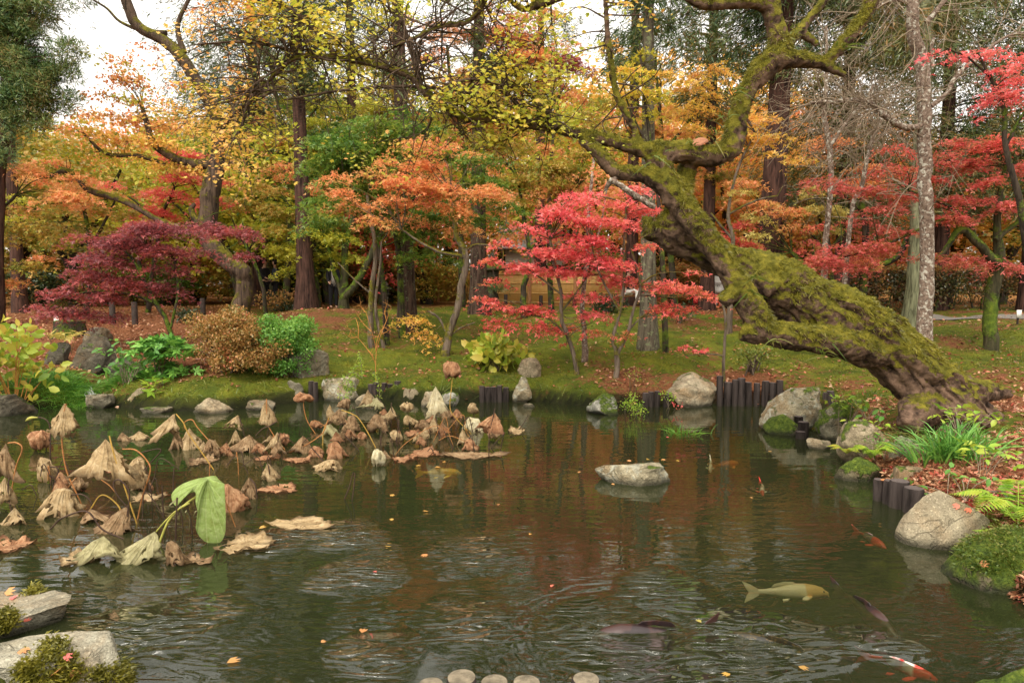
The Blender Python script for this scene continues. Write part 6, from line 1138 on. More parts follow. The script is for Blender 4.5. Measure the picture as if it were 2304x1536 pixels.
def lotus_leaf(kind, w_, h, seed, apex=.5, dep=.8):
    # local frame: x right, y away, z up; box 0..w in x, 0..h in z
    r = np.random.default_rng(seed); R_, T_, F = polar(); f1, f2 = r.uniform(0, 6.28, 2); k = int(r.integers(5, 8)); c3 = np.stack([np.cos(T_) * R_ * 2 + seed, np.sin(T_) * R_ * 2, R_ * 0 + seed * .37], -1)
    n1 = fbm(c3 * 1.3, seed, 3); n2_ = fbm(c3 * 3.5, seed + 5, 2); rim = 1 + .13 * np.sin(3 * T_ + f1) + .08 * np.sin(5 * T_ + f2) + .12 * n2_ + .14 * n1
    if kind in ('cone', 'tent', 'dome', 'fan'):
        pw = {'cone': .85, 'tent': .95, 'dome': .62, 'fan': .8}[kind]; pl = {'cone': .26, 'tent': .20, 'dome': .12, 'fan': .22}[kind]
        rad = R_ ** pw * rim * (1 + pl * np.sin(k * T_ + f1 + 1.3 * n1) * R_ * (.6 + .5 * n2_) + .26 * n1 * R_)
        zz = 1 - R_ ** (1.25 if kind == 'dome' else .95) * (1 + .16 * np.sin(2 * T_ + f2) + .14 * n1 * R_ + .06 * n2_ * R_)
        cx = apex * (1 - R_) + .5 * R_; x = cx * w_ + rad * np.cos(T_) * w_ * .5; y = rad * np.sin(T_) * w_ * .5 * dep + .03 * w_ * n2_
        z = zz * h
        if kind == 'fan': y = y * .55; z = z + .12 * h * R_ * np.sin(T_ * 2 + f1)
    elif kind == 'ball':
        rad = (1 + .38 * n1 + .20 * n2_ + .12 * np.sin(k * T_ + 3 * R_)); ph = R_ * pi * .84; x = w_ * .5 + w_ * .46 * np.sin(ph) * np.cos(T_) * rad; y = w_ * .4 * np.sin(ph) * np.sin(T_) * rad; z = h * .52 + h * .46 * np.cos(ph) * rad
    else:   # float / flap
        x = w_ * .5 + w_ * .5 * R_ * np.cos(T_) * rim; y = h * .5 * R_ * np.sin(T_) * rim + h * .5; z = .010 + .012 * np.abs(n2_) * R_ + np.clip(.05 * n1 * R_ ** 2, -.004, .06) + .003 * np.sin(k * 2 * T_ + 2 * n1) * R_
    v = np.stack([x, y, z], -1).reshape(-1, 3); g = Geo()
    if kind in ('cone', 'tent', 'dome'): v[:, 1] *= .62; v[:, 0] += r.uniform(-.22, .22) * w_ * (1 - v[:, 2] / h) ** 2 * np.sign(vnoise(v * 3, 2).mean() + .01); v[:, 2] += .10 * h * vnoise(np.stack([v[:, 0] / w_ * 4, v[:, 1] / w_ * 4, v[:, 2] * 0 + seed], -1), seed + 1)
    if kind != 'ball':                                  # torn rim and holes
        tear = (1.1 * vnoise(c3 * 2.6 + 9, seed + 2) + .8 * vnoise(c3 * 6, seed + 4)).ravel(); rr_ = R_.ravel()
        F = F[~((tear[F].mean(1) > .62 - .25 * (rr_[F].mean(1) > .8)) & (rr_[F].mean(1) > .42))]
        v = v + (.035 * w_ * vnoise(np.stack([v[:, 0] / w_ * 7, v[:, 1] / w_ * 7, v[:, 2] / w_ * 4 + seed], -1), seed + 8) * rr_)[:, None] * (np.array([.6, 1, .8]) if kind != 'float' else np.array([.4, .4, .05]))
    g.add(v, F, np.stack([T_ / (2 * pi), R_], -1).reshape(-1, 2)); return g
LG = "withered lotus standing in the pond"
def lotus(kind, x0, y0, x1, y1, yw, col, label, stalk=None, sc='d', apex=.5, seed=0, dep=.8, sr=.006, name='lotus_plant', extra=None):
    cx = (x0 + x1) / 2; seed = seed or int(x0 * 3 + y0)
    if kind == 'float':
        a = GZ0(cx, y1); b_ = GZ0(cx, y0); w_ = (x1 - x0) / FPX * (a[1] + b_[1]) / 2; g = lotus_leaf('float', w_, max(.06, b_[1] - a[1]), seed); me = g.mesh("lotus_leaf", True)
        o = link("lotus_leaf", me, LT[col], None, (P(x0, y1, a[1])[0], a[1], 0)); return tag(o, label, "lotus leaf", "fallen lotus leaves floating flat")
    D_ = GZ0(cx, yw)[1]; a = P(x0, y1, D_); w_ = (x1 - x0) / FPX * D_; h = (y1 - y0) / FPX * D_ * 1.02; o_ = np.array([a[0], D_, a[2]])
    rt = thing(name, label, "lotus", (a[0] + w_ / 2, D_, 0), LG); g = lotus_leaf(kind, w_, h, seed, apex, dep); me = g.mesh("leaf", True); link("leaf", me, LT[col], rt, tuple(o_ - np.array(rt.location)))
    gs = Geo(); pt = None
    if stalk is None:
        top = o_ + [apex * w_, 0, h * .97]; lo = np.array([o_[0] + w_ * .5 + .02, D_ + .03, -.25]); pt = spline([top, (top + lo) / 2 + [.02, .02, 0], lo], 10)
    else:
        pt = spline([P(x_, y_, D_ - .02 * (i_ > 0) * (kind != 'ball')) for i_, (x_, y_) in enumerate(stalk)], 5 * len(stalk)); e_ = pt[-1] + (pt[-1] - pt[-2]) * 1.5; e_[2] = min(e_[2], -.12) if pt[-1][2] < .12 else e_[2]; pt = np.vstack([pt, e_])
    tube(gs, pt, sr, 7); part("stalk", gs, M_STK[sc], rt, True); return rt
LO = [
 ('cone', 115, 906, 177, 973, 1148, 'tan', "tall withered lotus leaf like a folded umbrella on an orange stalk, foremost left", [(149, 908), (139, 950), (140, 1005), (150, 1060), (170, 1105), (190, 1150)], 'o', .55),
 ('ball', 72, 965, 118, 1011, 1012, 'russet', "crumpled pinkish lotus leaf on the water, left of the tall umbrella-shaped one", None, 'd'),
 ('cone', -25, 995, 34, 1072, 1115, 'brown', "drooping lotus leaf cut by the left edge under an arched red stalk", [(18, 996), (38, 996), (50, 1010), (36, 1050), (24, 1115)], 'o', .75),
 ('cone', -30, 1070, 34, 1128, 1150, 'tan', "lotus leaf cut by the left edge, below the arched red stalk", [(20, 1075), (18, 1110), (26, 1150)], 'd', .7),
 ('tent', 5, 1139, 67, 1179, 1178, 'tan', "tent-shaped tan lotus leaf resting on the water near the left edge", None, 'd', .52),
 ('dome', 82, 1097, 180, 1160, 1158, 'tan', "large folded lotus leaf bowed to the water under an arched dark stalk", [(160, 1113), (185, 1112), (203, 1126), (208, 1145), (206, 1165)], 'd', .7),
 ('cone', 184, 977, 302, 1070, 1176, 'tan', "biggest grey-tan lotus umbrella on a long yellow stalk", [(246, 980), (256, 1020), (272, 1070), (292, 1130), (308, 1178)], 'y', .5),
 ('tent', 261, 973, 291, 992, 991, 'brown', "small brown tent of lotus leaf, left one of two side by side", None, 'd', .5),
 ('tent', 290, 968, 338, 989, 988, 'tan', "wider tan tent of lotus leaf, right one of two side by side", None, 'd', .5),
 ('cone', 283, 1040, 342, 1086, 1165, 'tan', "folded lotus leaf below a hooked orange stalk, right of the biggest umbrella", [(276, 1010), (305, 1012), (330, 1035), (338, 1060), (322, 1110), (310, 1166)], 'o', .45),
 ('dome', 121, 1062, 157, 1101, 1100, 'russet', "upright pinkish lotus leaf between the stalks on the left", None, 'd', .5),
 ('tent', 172, 1142, 265, 1174, 1172, 'brown', "flattened brown lotus leaf with a raised peak, touching the water", [(205, 1143), (225, 1115), (245, 1118), (268, 1140), (272, 1160)], 'y', .35),
 ('cone', 214, 1140, 304, 1200, 1196, 'brown', "dark folded lotus leaf trailing to the left at the foot of the yellow stalk", [(288, 1142), (262, 1110), (256, 1085), (270, 1080), (290, 1105), (288, 1150)], 'd', .85),
 ('fan', 172, 1203, 282, 1252, 1262, 'pale', "pale half-green lotus leaf folded over, nearest the granite blocks", [(278, 1212), (230, 1190), (195, 1150), (140, 1165), (118, 1185)], 'd', .6),
 ('fan', 258, 1192, 372, 1264, 1262, 'pale', "large olive lotus leaf spread at the water on a yellow-green stalk", [(352, 1195), (372, 1172), (395, 1150), (420, 1135)], 'g', .85),
 ('dome', 368, 1214, 421, 1268, 1268, 'brown', "dark curled lotus leaf below the green leaf", [(395, 1216), (396, 1180), (398, 1130)], 'd', .4),
 ('dome', 488, 1088, 566, 1148, 1147, 'russet', "ruffled brown lotus leaf just right of the green leaf", None, 'd', .35),
 ('fan', 344, 929, 404, 978, 1055, 'tan', "half-fan lotus leaf hung from a long yellow stalk", [(396, 931), (412, 950), (424, 975), (450, 1012), (480, 1055)], 'y', .86),
 ('cone', 383, 964, 414, 1011, 1010, 'brown', "slim brown lotus leaf beside the hooked one, left of the pair", None, 'd', .55),
 ('cone', 406, 961, 456, 1010, 1009, 'tan', "hooked tan lotus leaf, right of the pair below the half-fan", [(416, 964), (415, 950), (432, 944), (445, 962), (478, 1000)], 'o', .45),
 ('tent', 456, 996, 508, 1020, 1019, 'brown', "low curled lotus leaf at the end of the hooked stalk", None, 'd', .5),
 ('fan', 503, 933, 545, 959, 985, 'tan', "small pale fan of lotus leaf on a thin stem near the far shore", [(538, 937), (545, 960), (551, 985)], 'd', .8),
 ('cone', 582, 902, 619, 950, 1010, 'tan', "pointed tan lotus umbrella with a spike, standing highest left of the clump", [(600, 897), (600, 925), (603, 955), (620, 985), (640, 1010)], 'o', .5),
 ('cone', 516, 966, 548, 1000, 1000, 'tan', "small tan lotus cone left of the folded grey one", None, 'd', .5),
 ('fan', 518, 977, 588, 1016, 1015, 'brown', "folded grey-brown lotus leaf beside the small tan cone", [(575, 980), (590, 965), (606, 958), (620, 950)], 'd', .65),
 ('cone', 599, 970, 643, 1010, 1024, 'tan', "ragged lotus cone with dark hanging shreds", [(630, 972), (622, 1005), (624, 1035), (640, 1080)], 'd', .6),
 ('fan', 648, 980, 706, 1019, 1018, 'brown', "dark triangular lotus leaf propped on a long slanting stalk", [(650, 1018), (690, 1000), (725, 975), (736, 950)], 'o', .6),
 ('cone', 671, 980, 697, 999, 999, 'russet', "little reddish lotus cone behind the slanting stalk", None, 'd', .5),
 ('dome', 696, 1001, 731, 1028, 1027, 'russet', "rounded russet lotus leaf, left of the striped one", None, 'd', .5),
 ('dome', 729, 992, 773, 1030, 1029, 'russet', "striped orange-brown lotus dome on the water", None, 'y', .5),
 ('dome', 699, 1030, 767, 1058, 1057, 'tan', "folded mottled lotus leaf reflected in the water below the clump", None, 'd', .75),
 ('fan', 540, 1072, 584, 1118, 1120, 'brown', "small withered lotus leaf hanging right of the ruffled brown one", [(562, 1075), (574, 1090), (578, 1118)], 'd', .5),
 ('fan', 592, 1040, 628, 1076, 1080, 'tan', "torn little lotus leaf on a dark stalk in the open water", [(602, 1042), (606, 1062), (602, 1100)], 'd', .3),
 ('ball', 664, 884, 704, 905, 975, 'russet', "curled russet lotus leaf hovering before the dark stakes", [(683, 900), (684, 920), (692, 948), (710, 976)], 'o'),
 ('ball', 763, 896, 789, 921, 960, 'brown', "small dark lotus bundle before the lichen-blotched boulder", None, 'd'),
 ('cone', 729, 912, 757, 946, 1000, 'tan', "narrow tan lotus leaf on a yellow stalk, tallest of the middle clump's left side", [(744, 915), (740, 940), (728, 970), (726, 1012)], 'y', .5),
 ('fan', 737, 918, 777, 950, 1005, 'brown', "grey folded lotus leaf with a yellow stalk arching right", [(768, 922), (790, 930), (806, 940), (826, 970), (845, 1006)], 'y', .7),
 ('cone', 718, 946, 763, 980, 979, 'pale', "pale green lotus cone sitting on the water", [(742, 948), (731, 975), (726, 1000)], 'y', .45),
 ('ball', 774, 938, 812, 976, 980, 'brown', "dark shaggy lotus leaf cluster in the middle of the clump", None, 'd'),
 ('dome', 827, 930, 872, 970, 972, 'brown', "boxy dark-edged lotus leaf in the middle of the clump", None, 'd', .5),
 ('cone', 868, 912, 896, 941, 962, 'tan', "neat tan lotus cone with a spike beside the red leaf scrap", [(881, 905), (881, 920), (893, 945), (896, 962)], 'd', .5),
 ('cone', 855, 918, 873, 932, 960, 'russet', "small red scrap of lotus leaf left of the neat tan cone", None, 'd', .5),
 ('fan', 815, 876, 843, 913, 950, 'tan', "hanging tan lotus leaf in front of the pale pointed rock", [(838, 878), (850, 895), (862, 912), (880, 945)], 'd', .5),
 ('fan', 814, 893, 862, 916, 950, 'pale', "yellowish lotus flap below the hanging tan leaf", [(852, 896), (868, 920), (872, 950)], 'd', .75),
 ('ball', 901, 905, 929, 926, 962, 'tan', "small curled lotus leaf with a thorny tip", None, 'd'),
 ('dome', 903, 934, 937, 953, 962, 'tan', "upturned cup of lotus leaf below the curled one", None, 'd', .4),
 ('fan', 957, 869, 1001, 927, 990, 'cream', "tall cream-white lotus leaf, brightest of the clump", [(980, 925), (982, 945), (988, 990), (986, 1058)], 'd', .55),
 ('ball', 995, 814, 1040, 852, 975, 'russet', "crumpled brown lotus ball raised highest above the clump", [(1018, 850), (1015, 880), (1013, 920), (1030, 945), (1060, 976)], 'y'),
 ('cone', 991, 914, 1018, 940, 939, 'brown', "brown lotus leaf behind the tall stalk, left half of a touching pair", None, 'd', .5),
 ('cone', 1015, 918, 1048, 941, 939, 'russet', "brown lotus leaf behind the tall stalk, right half of a touching pair", None, 'd', .4),
 ('cone', 957, 939, 997, 974, 973, 'tan', "wide pale-tan lotus cone mirrored in the water", None, 'd', .5),
 ('dome', 1044, 937, 1092, 971, 970, 'cream', "smooth cream lotus dome left of the big ribbed umbrella", None, 'd', .5),
 ('cone', 1026, 962, 1060, 1000, 1000, 'tan', "hanging tan lotus leaf under the smooth cream dome", [(1043, 962), (1046, 945), (1056, 940), (1062, 965)], 'd', .45),
 ('dome', 1040, 985, 1080, 1013, 1012, 'russet', "orange-brown lotus leaf twisted on the water under the cream dome", None, 'd', .4),
 ('cone', 1083, 926, 1132, 966, 1028, 'russet', "big ribbed brown lotus umbrella at the right end of the clump", [(1114, 918), (1108, 945), (1101, 975), (1100, 1028)], 'd', .62),
 ('ball', 1052, 907, 1075, 931, 965, 'tan', "little curled lotus leaf near the five stakes", None, 'd'),
 ('cone', 889, 966, 908, 989, 988, 'russet', "little orange lotus cone beside a floating brown leaf", None, 'd', .5),
 ('ball', 834, 1010, 864, 1052, 1048, 'cream', "cream knotted lotus leaf standing on the water, front of the clump", None, 'd'),
 ('tent', 858, 1010, 884, 1031, 1031, 'brown', "brown lotus fold right behind the cream knotted leaf", None, 'd', .3),
 ('dome', 803, 970, 828, 988, 987, 'russet', "small orange lotus curl left of centre in the clump", None, 'd', .4),
 ('dome', 762, 969, 788, 991, 990, 'brown', "small brown lotus cup below the shaggy cluster", None, 'd', .4),
 ('float', 465, 1202, 586, 1252, 0, 'tan', "tan lotus leaf floating flat under the green leaf"), ('float', 588, 1166, 742, 1196, 0, 'tan', "long pale lotus leaf floating alone in open water with orange leaf bits"),
 ('float', -40, 1216, 34, 1247, 0, 'russet', "russet lotus leaf floating at the left edge"), ('float', 274, 1112, 348, 1134, 0, 'tan', "ragged lotus leaf floating behind the dark folded one"),
 ('float', 114, 1240, 196, 1275, 0, 'tan', "torn lotus leaf floating beside the pale folded leaf"), ('float', 572, 1094, 660, 1113, 0, 'russet', "thin orange lotus leaf floating right of the small withered one"),
 ('float', 568, 1024, 618, 1038, 0, 'russet', "narrow brown lotus leaf floating below the ragged cone"), ('float', 632, 1030, 694, 1044, 0, 'russet', "narrow rust lotus leaf floating left of the folded mottled one"),
 ('float', 905, 972, 962, 983, 0, 'russet', "shiny brown lotus leaf floating beside the little orange cone"), ('float', 914, 1012, 985, 1031, 0, 'russet', "rust-coloured lotus leaf floating in the front of the clump"),
 ('float', 876, 1029, 935, 1043, 0, 'russet', "orange-brown lotus leaf floating right of the cream knotted leaf"), ('float', 984, 1018, 1132, 1034, 0, 'brown', "long brown raft of lotus leaf under the ribbed umbrella"),
 ('float', 1142, 964, 1182, 979, 0, 'tan', "tan lotus leaf floating farthest right, with a leaning stalk behind"), ('float', 225, 1050, 290, 1066, 0, 'russet', "orange-tinged lotus leaf floating under the biggest umbrella"),
 ('float', 410, 1030, 470, 1048, 0, 'brown', "brown lotus leaf floating under the half-fan"), ('float', 380, 1255, 470, 1275, 0, 'brown', "sodden brown lotus leaf in front of the dark curled one"),
]
for q in LO: lotus(*q)
rx = np.random.default_rng(4321)
for k, (cx_, cy_, sx_, sy_) in enumerate([(790, 960, 80, 40)] * 9 + [(960, 968, 90, 36)] * 9 + [(620, 1000, 60, 26)] * 5 + [(470, 1010, 60, 20)] * 4 + [(120, 1095, 70, 40)] * 4 + [(330, 1090, 60, 30)] * 3):
    x_, y_ = cx_ + rx.normal() * sx_ * .6, cy_ + rx.uniform(-.7, 1) * sy_; w_ = rx.uniform(20, 38) * (y_ - 640) / 350; h_ = w_ * rx.uniform(.6, 1.15)
    lotus(['cone', 'fan', 'ball', 'tent', 'dome'][k % 5], x_ - w_ / 2, y_ - h_, x_ + w_ / 2, y_, y_ + rx.uniform(0, 12), ['brown', 'russet', 'tan'][k % 3], "small crumpled brown lotus leaf in the thick of the withered clump", None, 'd', rx.uniform(.3, .7))
# the one green leaf: two long lobes folded over its stalk
GD = GZ0(400, 1215)[1]; rim = [(505, 1088, -.02), (507, 1130, -.06), (508, 1170, -.07), (506, 1200, -.06), (495, 1220, -.05), (472, 1222, -.05), (450, 1208, -.06), (440, 1185, -.08), (446, 1160, -.09), (440, 1130, -.09), (440, 1108, -.05), (430, 1108, 0), (412, 1120, .03), (398, 1138, .05), (388, 1128, .10), (386, 1112, .15), (396, 1098, .20), (415, 1086, .24), (440, 1078, .24), (462, 1074, .18), (484, 1070, .10), (492, 1078, .05)]
rm = spline([P(x_, y_, GD + d_) for x_, y_, d_ in rim + rim[:1]], 73)[:-1]; c = P(468, 1082, GD - .02); c[2] += .015; nr = 12; V = []
for i_, t_ in enumerate(np.linspace(0, 1, nr)):
    q = c + (rm - c) * t_; blg = sin(pi * t_) * .030; q = q + np.array([0, -blg, blg * .55]); q += (.004 * np.sin(np.arange(72) * 2 * pi / 72 * 21) * t_)[:, None] * np.array([.3, -1, .3]); V.append(q)
V = np.concatenate(V); i = np.arange(nr - 1)[:, None] * 72; j = np.arange(72)[None]; j2 = (j + 1) % 72
rt = thing("lotus_plant", "only green lotus leaf, folded in two long lobes", "lotus", (P(395, 1215, GD)[0], GD, 0), LG); g = Geo()
g.add(V, np.stack([i + j, i + j2, i + 72 + j2, i + 72 + j], -1).reshape(-1, 4), np.stack([np.tile(np.arange(72) / 72, nr), np.repeat(np.linspace(0, .82, nr), 72)], -1)); part("leaf", g, LT['green'], rt, True)
g = Geo(); tube(g, spline([P(466, 1086, GD), P(450, 1110, GD + .05), P(420, 1132, GD), P(380, 1170, GD - .05), P(345, 1215, GD - .1) * np.array([1, 1, 0]) - [0, 0, .1]], 18), .009, 7); part("stalk", g, M_STK['g'], rt, True)
g = Geo(); r_ = np.random.default_rng(6)
for (x_, y_, l_) in ((405, 1140, .10), (418, 1150, .14), (440, 1150, .08), (445, 1165, .06), (395, 1125, .08)):
    a = P(x_, y_, GD - .03); q = spline([a, a + r_.normal(size=3) * .02 - [0, 0, l_ * .5], a + r_.normal(size=3) * .03 - [0, 0, l_]], 9); tube(g, q, np.linspace(.014, .003, 9), 6, True, .3)
part("withered_edge", g, LT['pale'], rt, True)
def solo_stalk(pts, label, sc='d', r=.006):
    D_ = GZ0(*pts[-1])[1]; q = spline([P(x_, y_, D_) for x_, y_ in pts], 5 * len(pts)); q = np.vstack([q, q[-1] + [0, 0.02, -.2]]); g = Geo(); tube(g, q, r, 6); return solo("lotus_stalk", g, M_STK[sc], label, "lotus stalk", "bare broken lotus stalks", None, True, (q[-2][0], D_, 0))
for pts, lab in [([(795, 1062), (786, 1095), (775, 1122)], "broken stalk standing alone below the cream knotted leaf, leaning right"), ([(798, 1064), (797, 1090), (792, 1126)], "upright broken stalk touching the leaning one below the clump"), ([(1137, 972), (1120, 990), (1104, 1008)], "bent broken stalk leaning left of the ribbed umbrella's reflection"), ([(1135, 972), (1130, 992), (1126, 1016)], "upright broken stalk right of the ribbed umbrella"),
                 ([(1188, 934), (1178, 952), (1166, 968)], "stalk leaning behind the farthest floating leaf"), ([(85, 938), (104, 944), (113, 965), (113, 1020), (112, 1078)], "dark arched stalk left of the tall umbrella-shaped leaf"), ([(112, 1050), (128, 1052), (134, 1070), (140, 1090)], "short hooked stalk beside the pinkish upright leaf"),
                 ([(392, 1052), (390, 1080), (390, 1110)], "straight pinkish stalk behind the green leaf"), ([(540, 1060), (555, 1030), (580, 1016), (596, 1020)], "dark curled stalk rising in the open water"), ([(700, 1005), (725, 1035), (728, 1052)], "thin dark stalk slanting over the russet dome"), ([(777, 980), (795, 1000), (808, 1014)], "dark stalk slanting down under the shaggy cluster"), ([(365, 1092), (366, 1130), (368, 1160)], "thin brown stalk upright behind the olive leaf"),
                 ([(962, 1015), (970, 1008), (978, 1024)], "angular broken stalk in the front raft"), ([(1000, 970), (1010, 990), (1020, 1010)], "thin stalk in front of the wide pale-tan cone"), ([(310, 1020), (350, 1010), (362, 1014), (340, 1040), (318, 1070)], "looped pale stalk right of the biggest umbrella")]: solo_stalk(pts, lab)
g = Geo(); D_ = GZ0(112, 1078)[1]; q = spline([P(57, 947, D_), P(70, 940, D_), P(86, 939, D_)], 10); tube(g, q, [.002, .009, .015, .018, .018, .016, .013, .010, .007, .004], 9); solo("lotus_bud", g, M_STK['g'], "drooping green lotus bud on the dark arched stalk", "lotus bud", None, None, True, q[5])

rt_ = np.random.default_rng(666); TANG = [(800, 965, 90, 45), (1000, 975, 70, 40), (880, 1000, 60, 30), (640, 1000, 60, 25), (560, 1060, 60, 30), (330, 1100, 60, 40), (130, 1090, 60, 40), (440, 1180, 50, 30), (1060, 990, 50, 25)]
for k in range(46):
    cx_, cy_, sx_, sy_ = TANG[k % len(TANG)]; x_, y_ = cx_ + rt_.normal() * sx_ * .6, cy_ + abs(rt_.normal()) * sy_ * .5; l_ = rt_.uniform(25, 70) * (y_ - 640) / 380; dx_ = rt_.normal() * l_ * .8; kink = rt_.uniform(.3, .9)
    solo_stalk([(x_ + dx_, y_ - l_ * rt_.uniform(.1, .8)), (x_ + dx_ * kink, y_ - l_ * rt_.uniform(.7, 1.1)), (x_ + dx_ * .2, y_ - l_ * .4), (x_, y_)], "thin bent dark lotus stalk in the tangle of withered leaves", 'd' if k % 4 else 'o', .0042)
# ================================================================ KOI
def koimat(name, base, patch, thr, head=None, scale=6.0, scales=0.0):
    m, t, bs, L = mat(name); tc = nd(t, "ShaderNodeTexCoord"); n = noise(t, scale, 2, .5, .3, tc.outputs["Object"]); c = mixc(t, maprange(t, n.outputs[0], thr - .02, thr + .02, 0, 1), base, patch)
    sp = nd(t, "ShaderNodeSeparateXYZ"); L.new(tc.outputs["Object"], sp.inputs[0])
    if head: c = mixc(t, maprange(t, math_(t, 'ADD', sp.outputs[0], math_(t, 'MULTIPLY', n.outputs[0], .06)), head[1], head[1] + .015, 0, 1), c, head[0])
    if scales:
        v = nd(t, "ShaderNodeTexVoronoi"); v.inputs["Scale"].default_value = 55; L.new(mapped(t, tc.outputs["Object"], (1, 1.3, 1.3)), v.inputs["Vector"]); c = mixc(t, maprange(t, v.outputs["Distance"], .1, .5, scales, 0), c, (.16, .11, .035))
    L.new(c, bs.inputs["Base Color"]); bs.inputs["Roughness"].default_value = .3; return m
KM = {'cream': koimat("koi_cream", (.86, .76, .54), (.88, .80, .60), .5, ((.84, .54, .22), .15)), 'yellow': koimat("koi_yellow", (.70, .42, .03), (.75, .5, .05), .5), 'orange': koimat("koi_orange", (.60, .16, .03), (.66, .22, .05), .5), 'white': koimat("koi_white", (.70, .66, .50), (.62, .56, .34), .5),
      'redwhite': koimat("koi_red_white", (.74, .66, .58), (.72, .045, .03), .47, ((.74, .05, .03), .11)), 'greyred': koimat("koi_grey_red", (.26, .17, .16), (.50, .055, .045), .52, ((.66, .06, .04), .08)), 'dark': koimat("koi_dark", (.022, .012, .012), (.05, .022, .018), .5), 'scaly': koimat("koi_scaly", (.020, .018, .010), (.034, .028, .014), .5, None, 6, .7)}
M_EYE = simple("koi_eye", (.01, .01, .01), .1, .1, 10, 0, .6)
def koi(label, px, py, head_px, head_py, Lk, mk, depth=.03, bend=.12, roll=0.0, seed=0, group="koi swimming in the pond", pitch=0.0):
    # centre at pixel on the water, snout aimed at the second pixel
    c = GZ0(px, py, -depth); hd = GZ0(head_px, head_py, -depth); az = atan2(hd[1] - c[1], hd[0] - c[0]); rt = thing("koi", label, "koi", c, group); rt.rotation_euler = (roll, -pitch, az)
    n = 34; k = 18; t = np.linspace(0, 1, n); x = Lk * (.5 - t * .82); yb = bend * Lk * np.sin((t - .25) * pi * 1.05) * t * .9
    prof = np.interp(t, [0, .03, .09, .18, .30, .45, .62, .78, .90, 1.0], [.10, .30, .58, .82, 1.0, .98, .78, .50, .30, .26]); hw = prof * Lk * .080; hh = prof * Lk * .100
    hh = hh * np.interp(t, [0, .85, 1], [1, 1, 1.25]); hw = hw * np.interp(t, [0, .8, 1], [1.05, 1, .45]); th = np.arange(k) * 2 * pi / k
    V = np.stack([np.repeat(x[:, None], k, 1), yb[:, None] + hw[:, None] * np.cos(th), hh[:, None] * np.sin(th) * np.where(np.sin(th) > 0, 1.0, .85)], -1); V[:3, :, 2] -= Lk * .012
    g = Geo(); i = np.arange(n - 1)[:, None] * k; j = np.arange(k)[None]; j2 = (j + 1) % k; g.add(V.reshape(-1, 3), np.stack([i + j, i + k + j, i + k + j2, i + j2], -1).reshape(-1, 4))
    for e, o_ in ((0, 1), (n - 1, -1)): g.add(np.vstack([V[e], V[e].mean(0) + [.006 * o_ * Lk, 0, 0]]), [[k, a, (a + 1) % k] for a in range(k)])
    link("body", g.mesh("body", True), KM[mk], rt, (0, 0, 0))
    def fin(nm, pts, nrm, parent=rt):
        pts = np.asarray(pts, float) * Lk; c_ = pts.mean(0); m_ = len(pts); nn_ = np.asarray(nrm, float) * .006 * Lk; g = Geo(); g.add(np.vstack([pts + nn_, pts - nn_, c_ + nn_ * 1.5, c_ - nn_ * 1.5]), [[a, (a + 1) % m_, 2 * m_] for a in range(m_)] + [[m_ + (a + 1) % m_, m_ + a, 2 * m_ + 1] for a in range(m_)]); g.add(np.vstack([pts + nn_, pts - nn_]), [[a, m_ + a, m_ + (a + 1) % m_, (a + 1) % m_] for a in range(m_)]); link(nm, g.mesh(nm), KM[mk], parent, (0, 0, 0))
    ye = yb[-1] / Lk; s_ = (yb[-1] - yb[-4]) / max(1e-6, x[-4] - x[-1])
    fin("tail_fin", [(-.31, ye, .035), (-.40, ye + .10 * s_, .085), (-.50, ye + .2 * s_, .125), (-.455, ye + .14 * s_, .04), (-.425, ye + .11 * s_, 0), (-.455, ye + .14 * s_, -.04), (-.49, ye + .19 * s_, -.115), (-.39, ye + .09 * s_, -.075), (-.31, ye, -.035)], (0, 1, 0))
    yd = np.interp(.45, t, yb) / Lk; fin("dorsal_fin", [(.14, yd * .6, .088), (.10, yd * .8, .116), (.0, yd, .118), (-.12, yd * 1.2, .092), (-.16, yd * 1.3, .056), (.0, yd, .085)], (0, 1, 0))
    for sg in (-1, 1):
        fin("pectoral_fin", [(.28, sg * .070, -.03), (.25, sg * .12, -.045), (.17, sg * .18, -.06), (.12, sg * .165, -.06), (.15, sg * .11, -.05), (.21, sg * .070, -.035)], (0, 0, 1)); fin("pelvic_fin", [(.02, sg * .06, -.06), (-.02, sg * .10, -.075), (-.08, sg * .115, -.08), (-.07, sg * .07, -.07)], (0, 0, 1))
        g = Geo(); lathe(g, (0, 0, 0), np.array([[.0005, -.012], [.009, -.008], [.012, 0], [.009, .008], [.0005, .012]]) * Lk, 10); link("eye", g.mesh("eye", True), M_EYE, rt, (.425 * Lk, sg * .046 * Lk, .012 * Lk))
        g = Geo(); tube(g, spline(np.array([[.475, sg * .02, -.02], [.485, sg * .035, -.035], [.478, sg * .045, -.05]]) * Lk, 5), np.linspace(.004, .0015, 5) * Lk, 5); link("barbel", g.mesh("barbel", True), KM[mk], rt, (0, 0, 0))
    return rt
koi("cream koi with an orange head swimming right, largest pale fish", 1768, 1332, 1875, 1332, .58, 'cream', .080, .05, -.3)
koi("pale yellow koi lying across the water below the lotus clump", 985, 1064, 1040, 1063, .52, 'yellow', .068, .06)
koi("orange koi faint under the surface right of the rock island", 1632, 1046, 1668, 1040, .42, 'orange', .062, .08)
koi("small white koi nosing up beside the orange one", 1597, 1044, 1600, 1052, .26, 'white', .035, .1, 0, 0, "koi swimming in the pond", -.5)
koi("small red and white koi facing the camera below the rock island", 1711, 1096, 1722, 1112, .30, 'redwhite', .036, .12, 0, 0, "koi swimming in the pond", -.25)
koi("slim grey koi with a red head near the angular pale rock", 1952, 1211, 1998, 1234, .40, 'greyred', .044, .10)
koi("red and white koi with gaping mouth at the bottom edge", 2012, 1499, 2052, 1512, .40, 'redwhite', .040, .15, 0, 0, "koi swimming in the pond", .05)
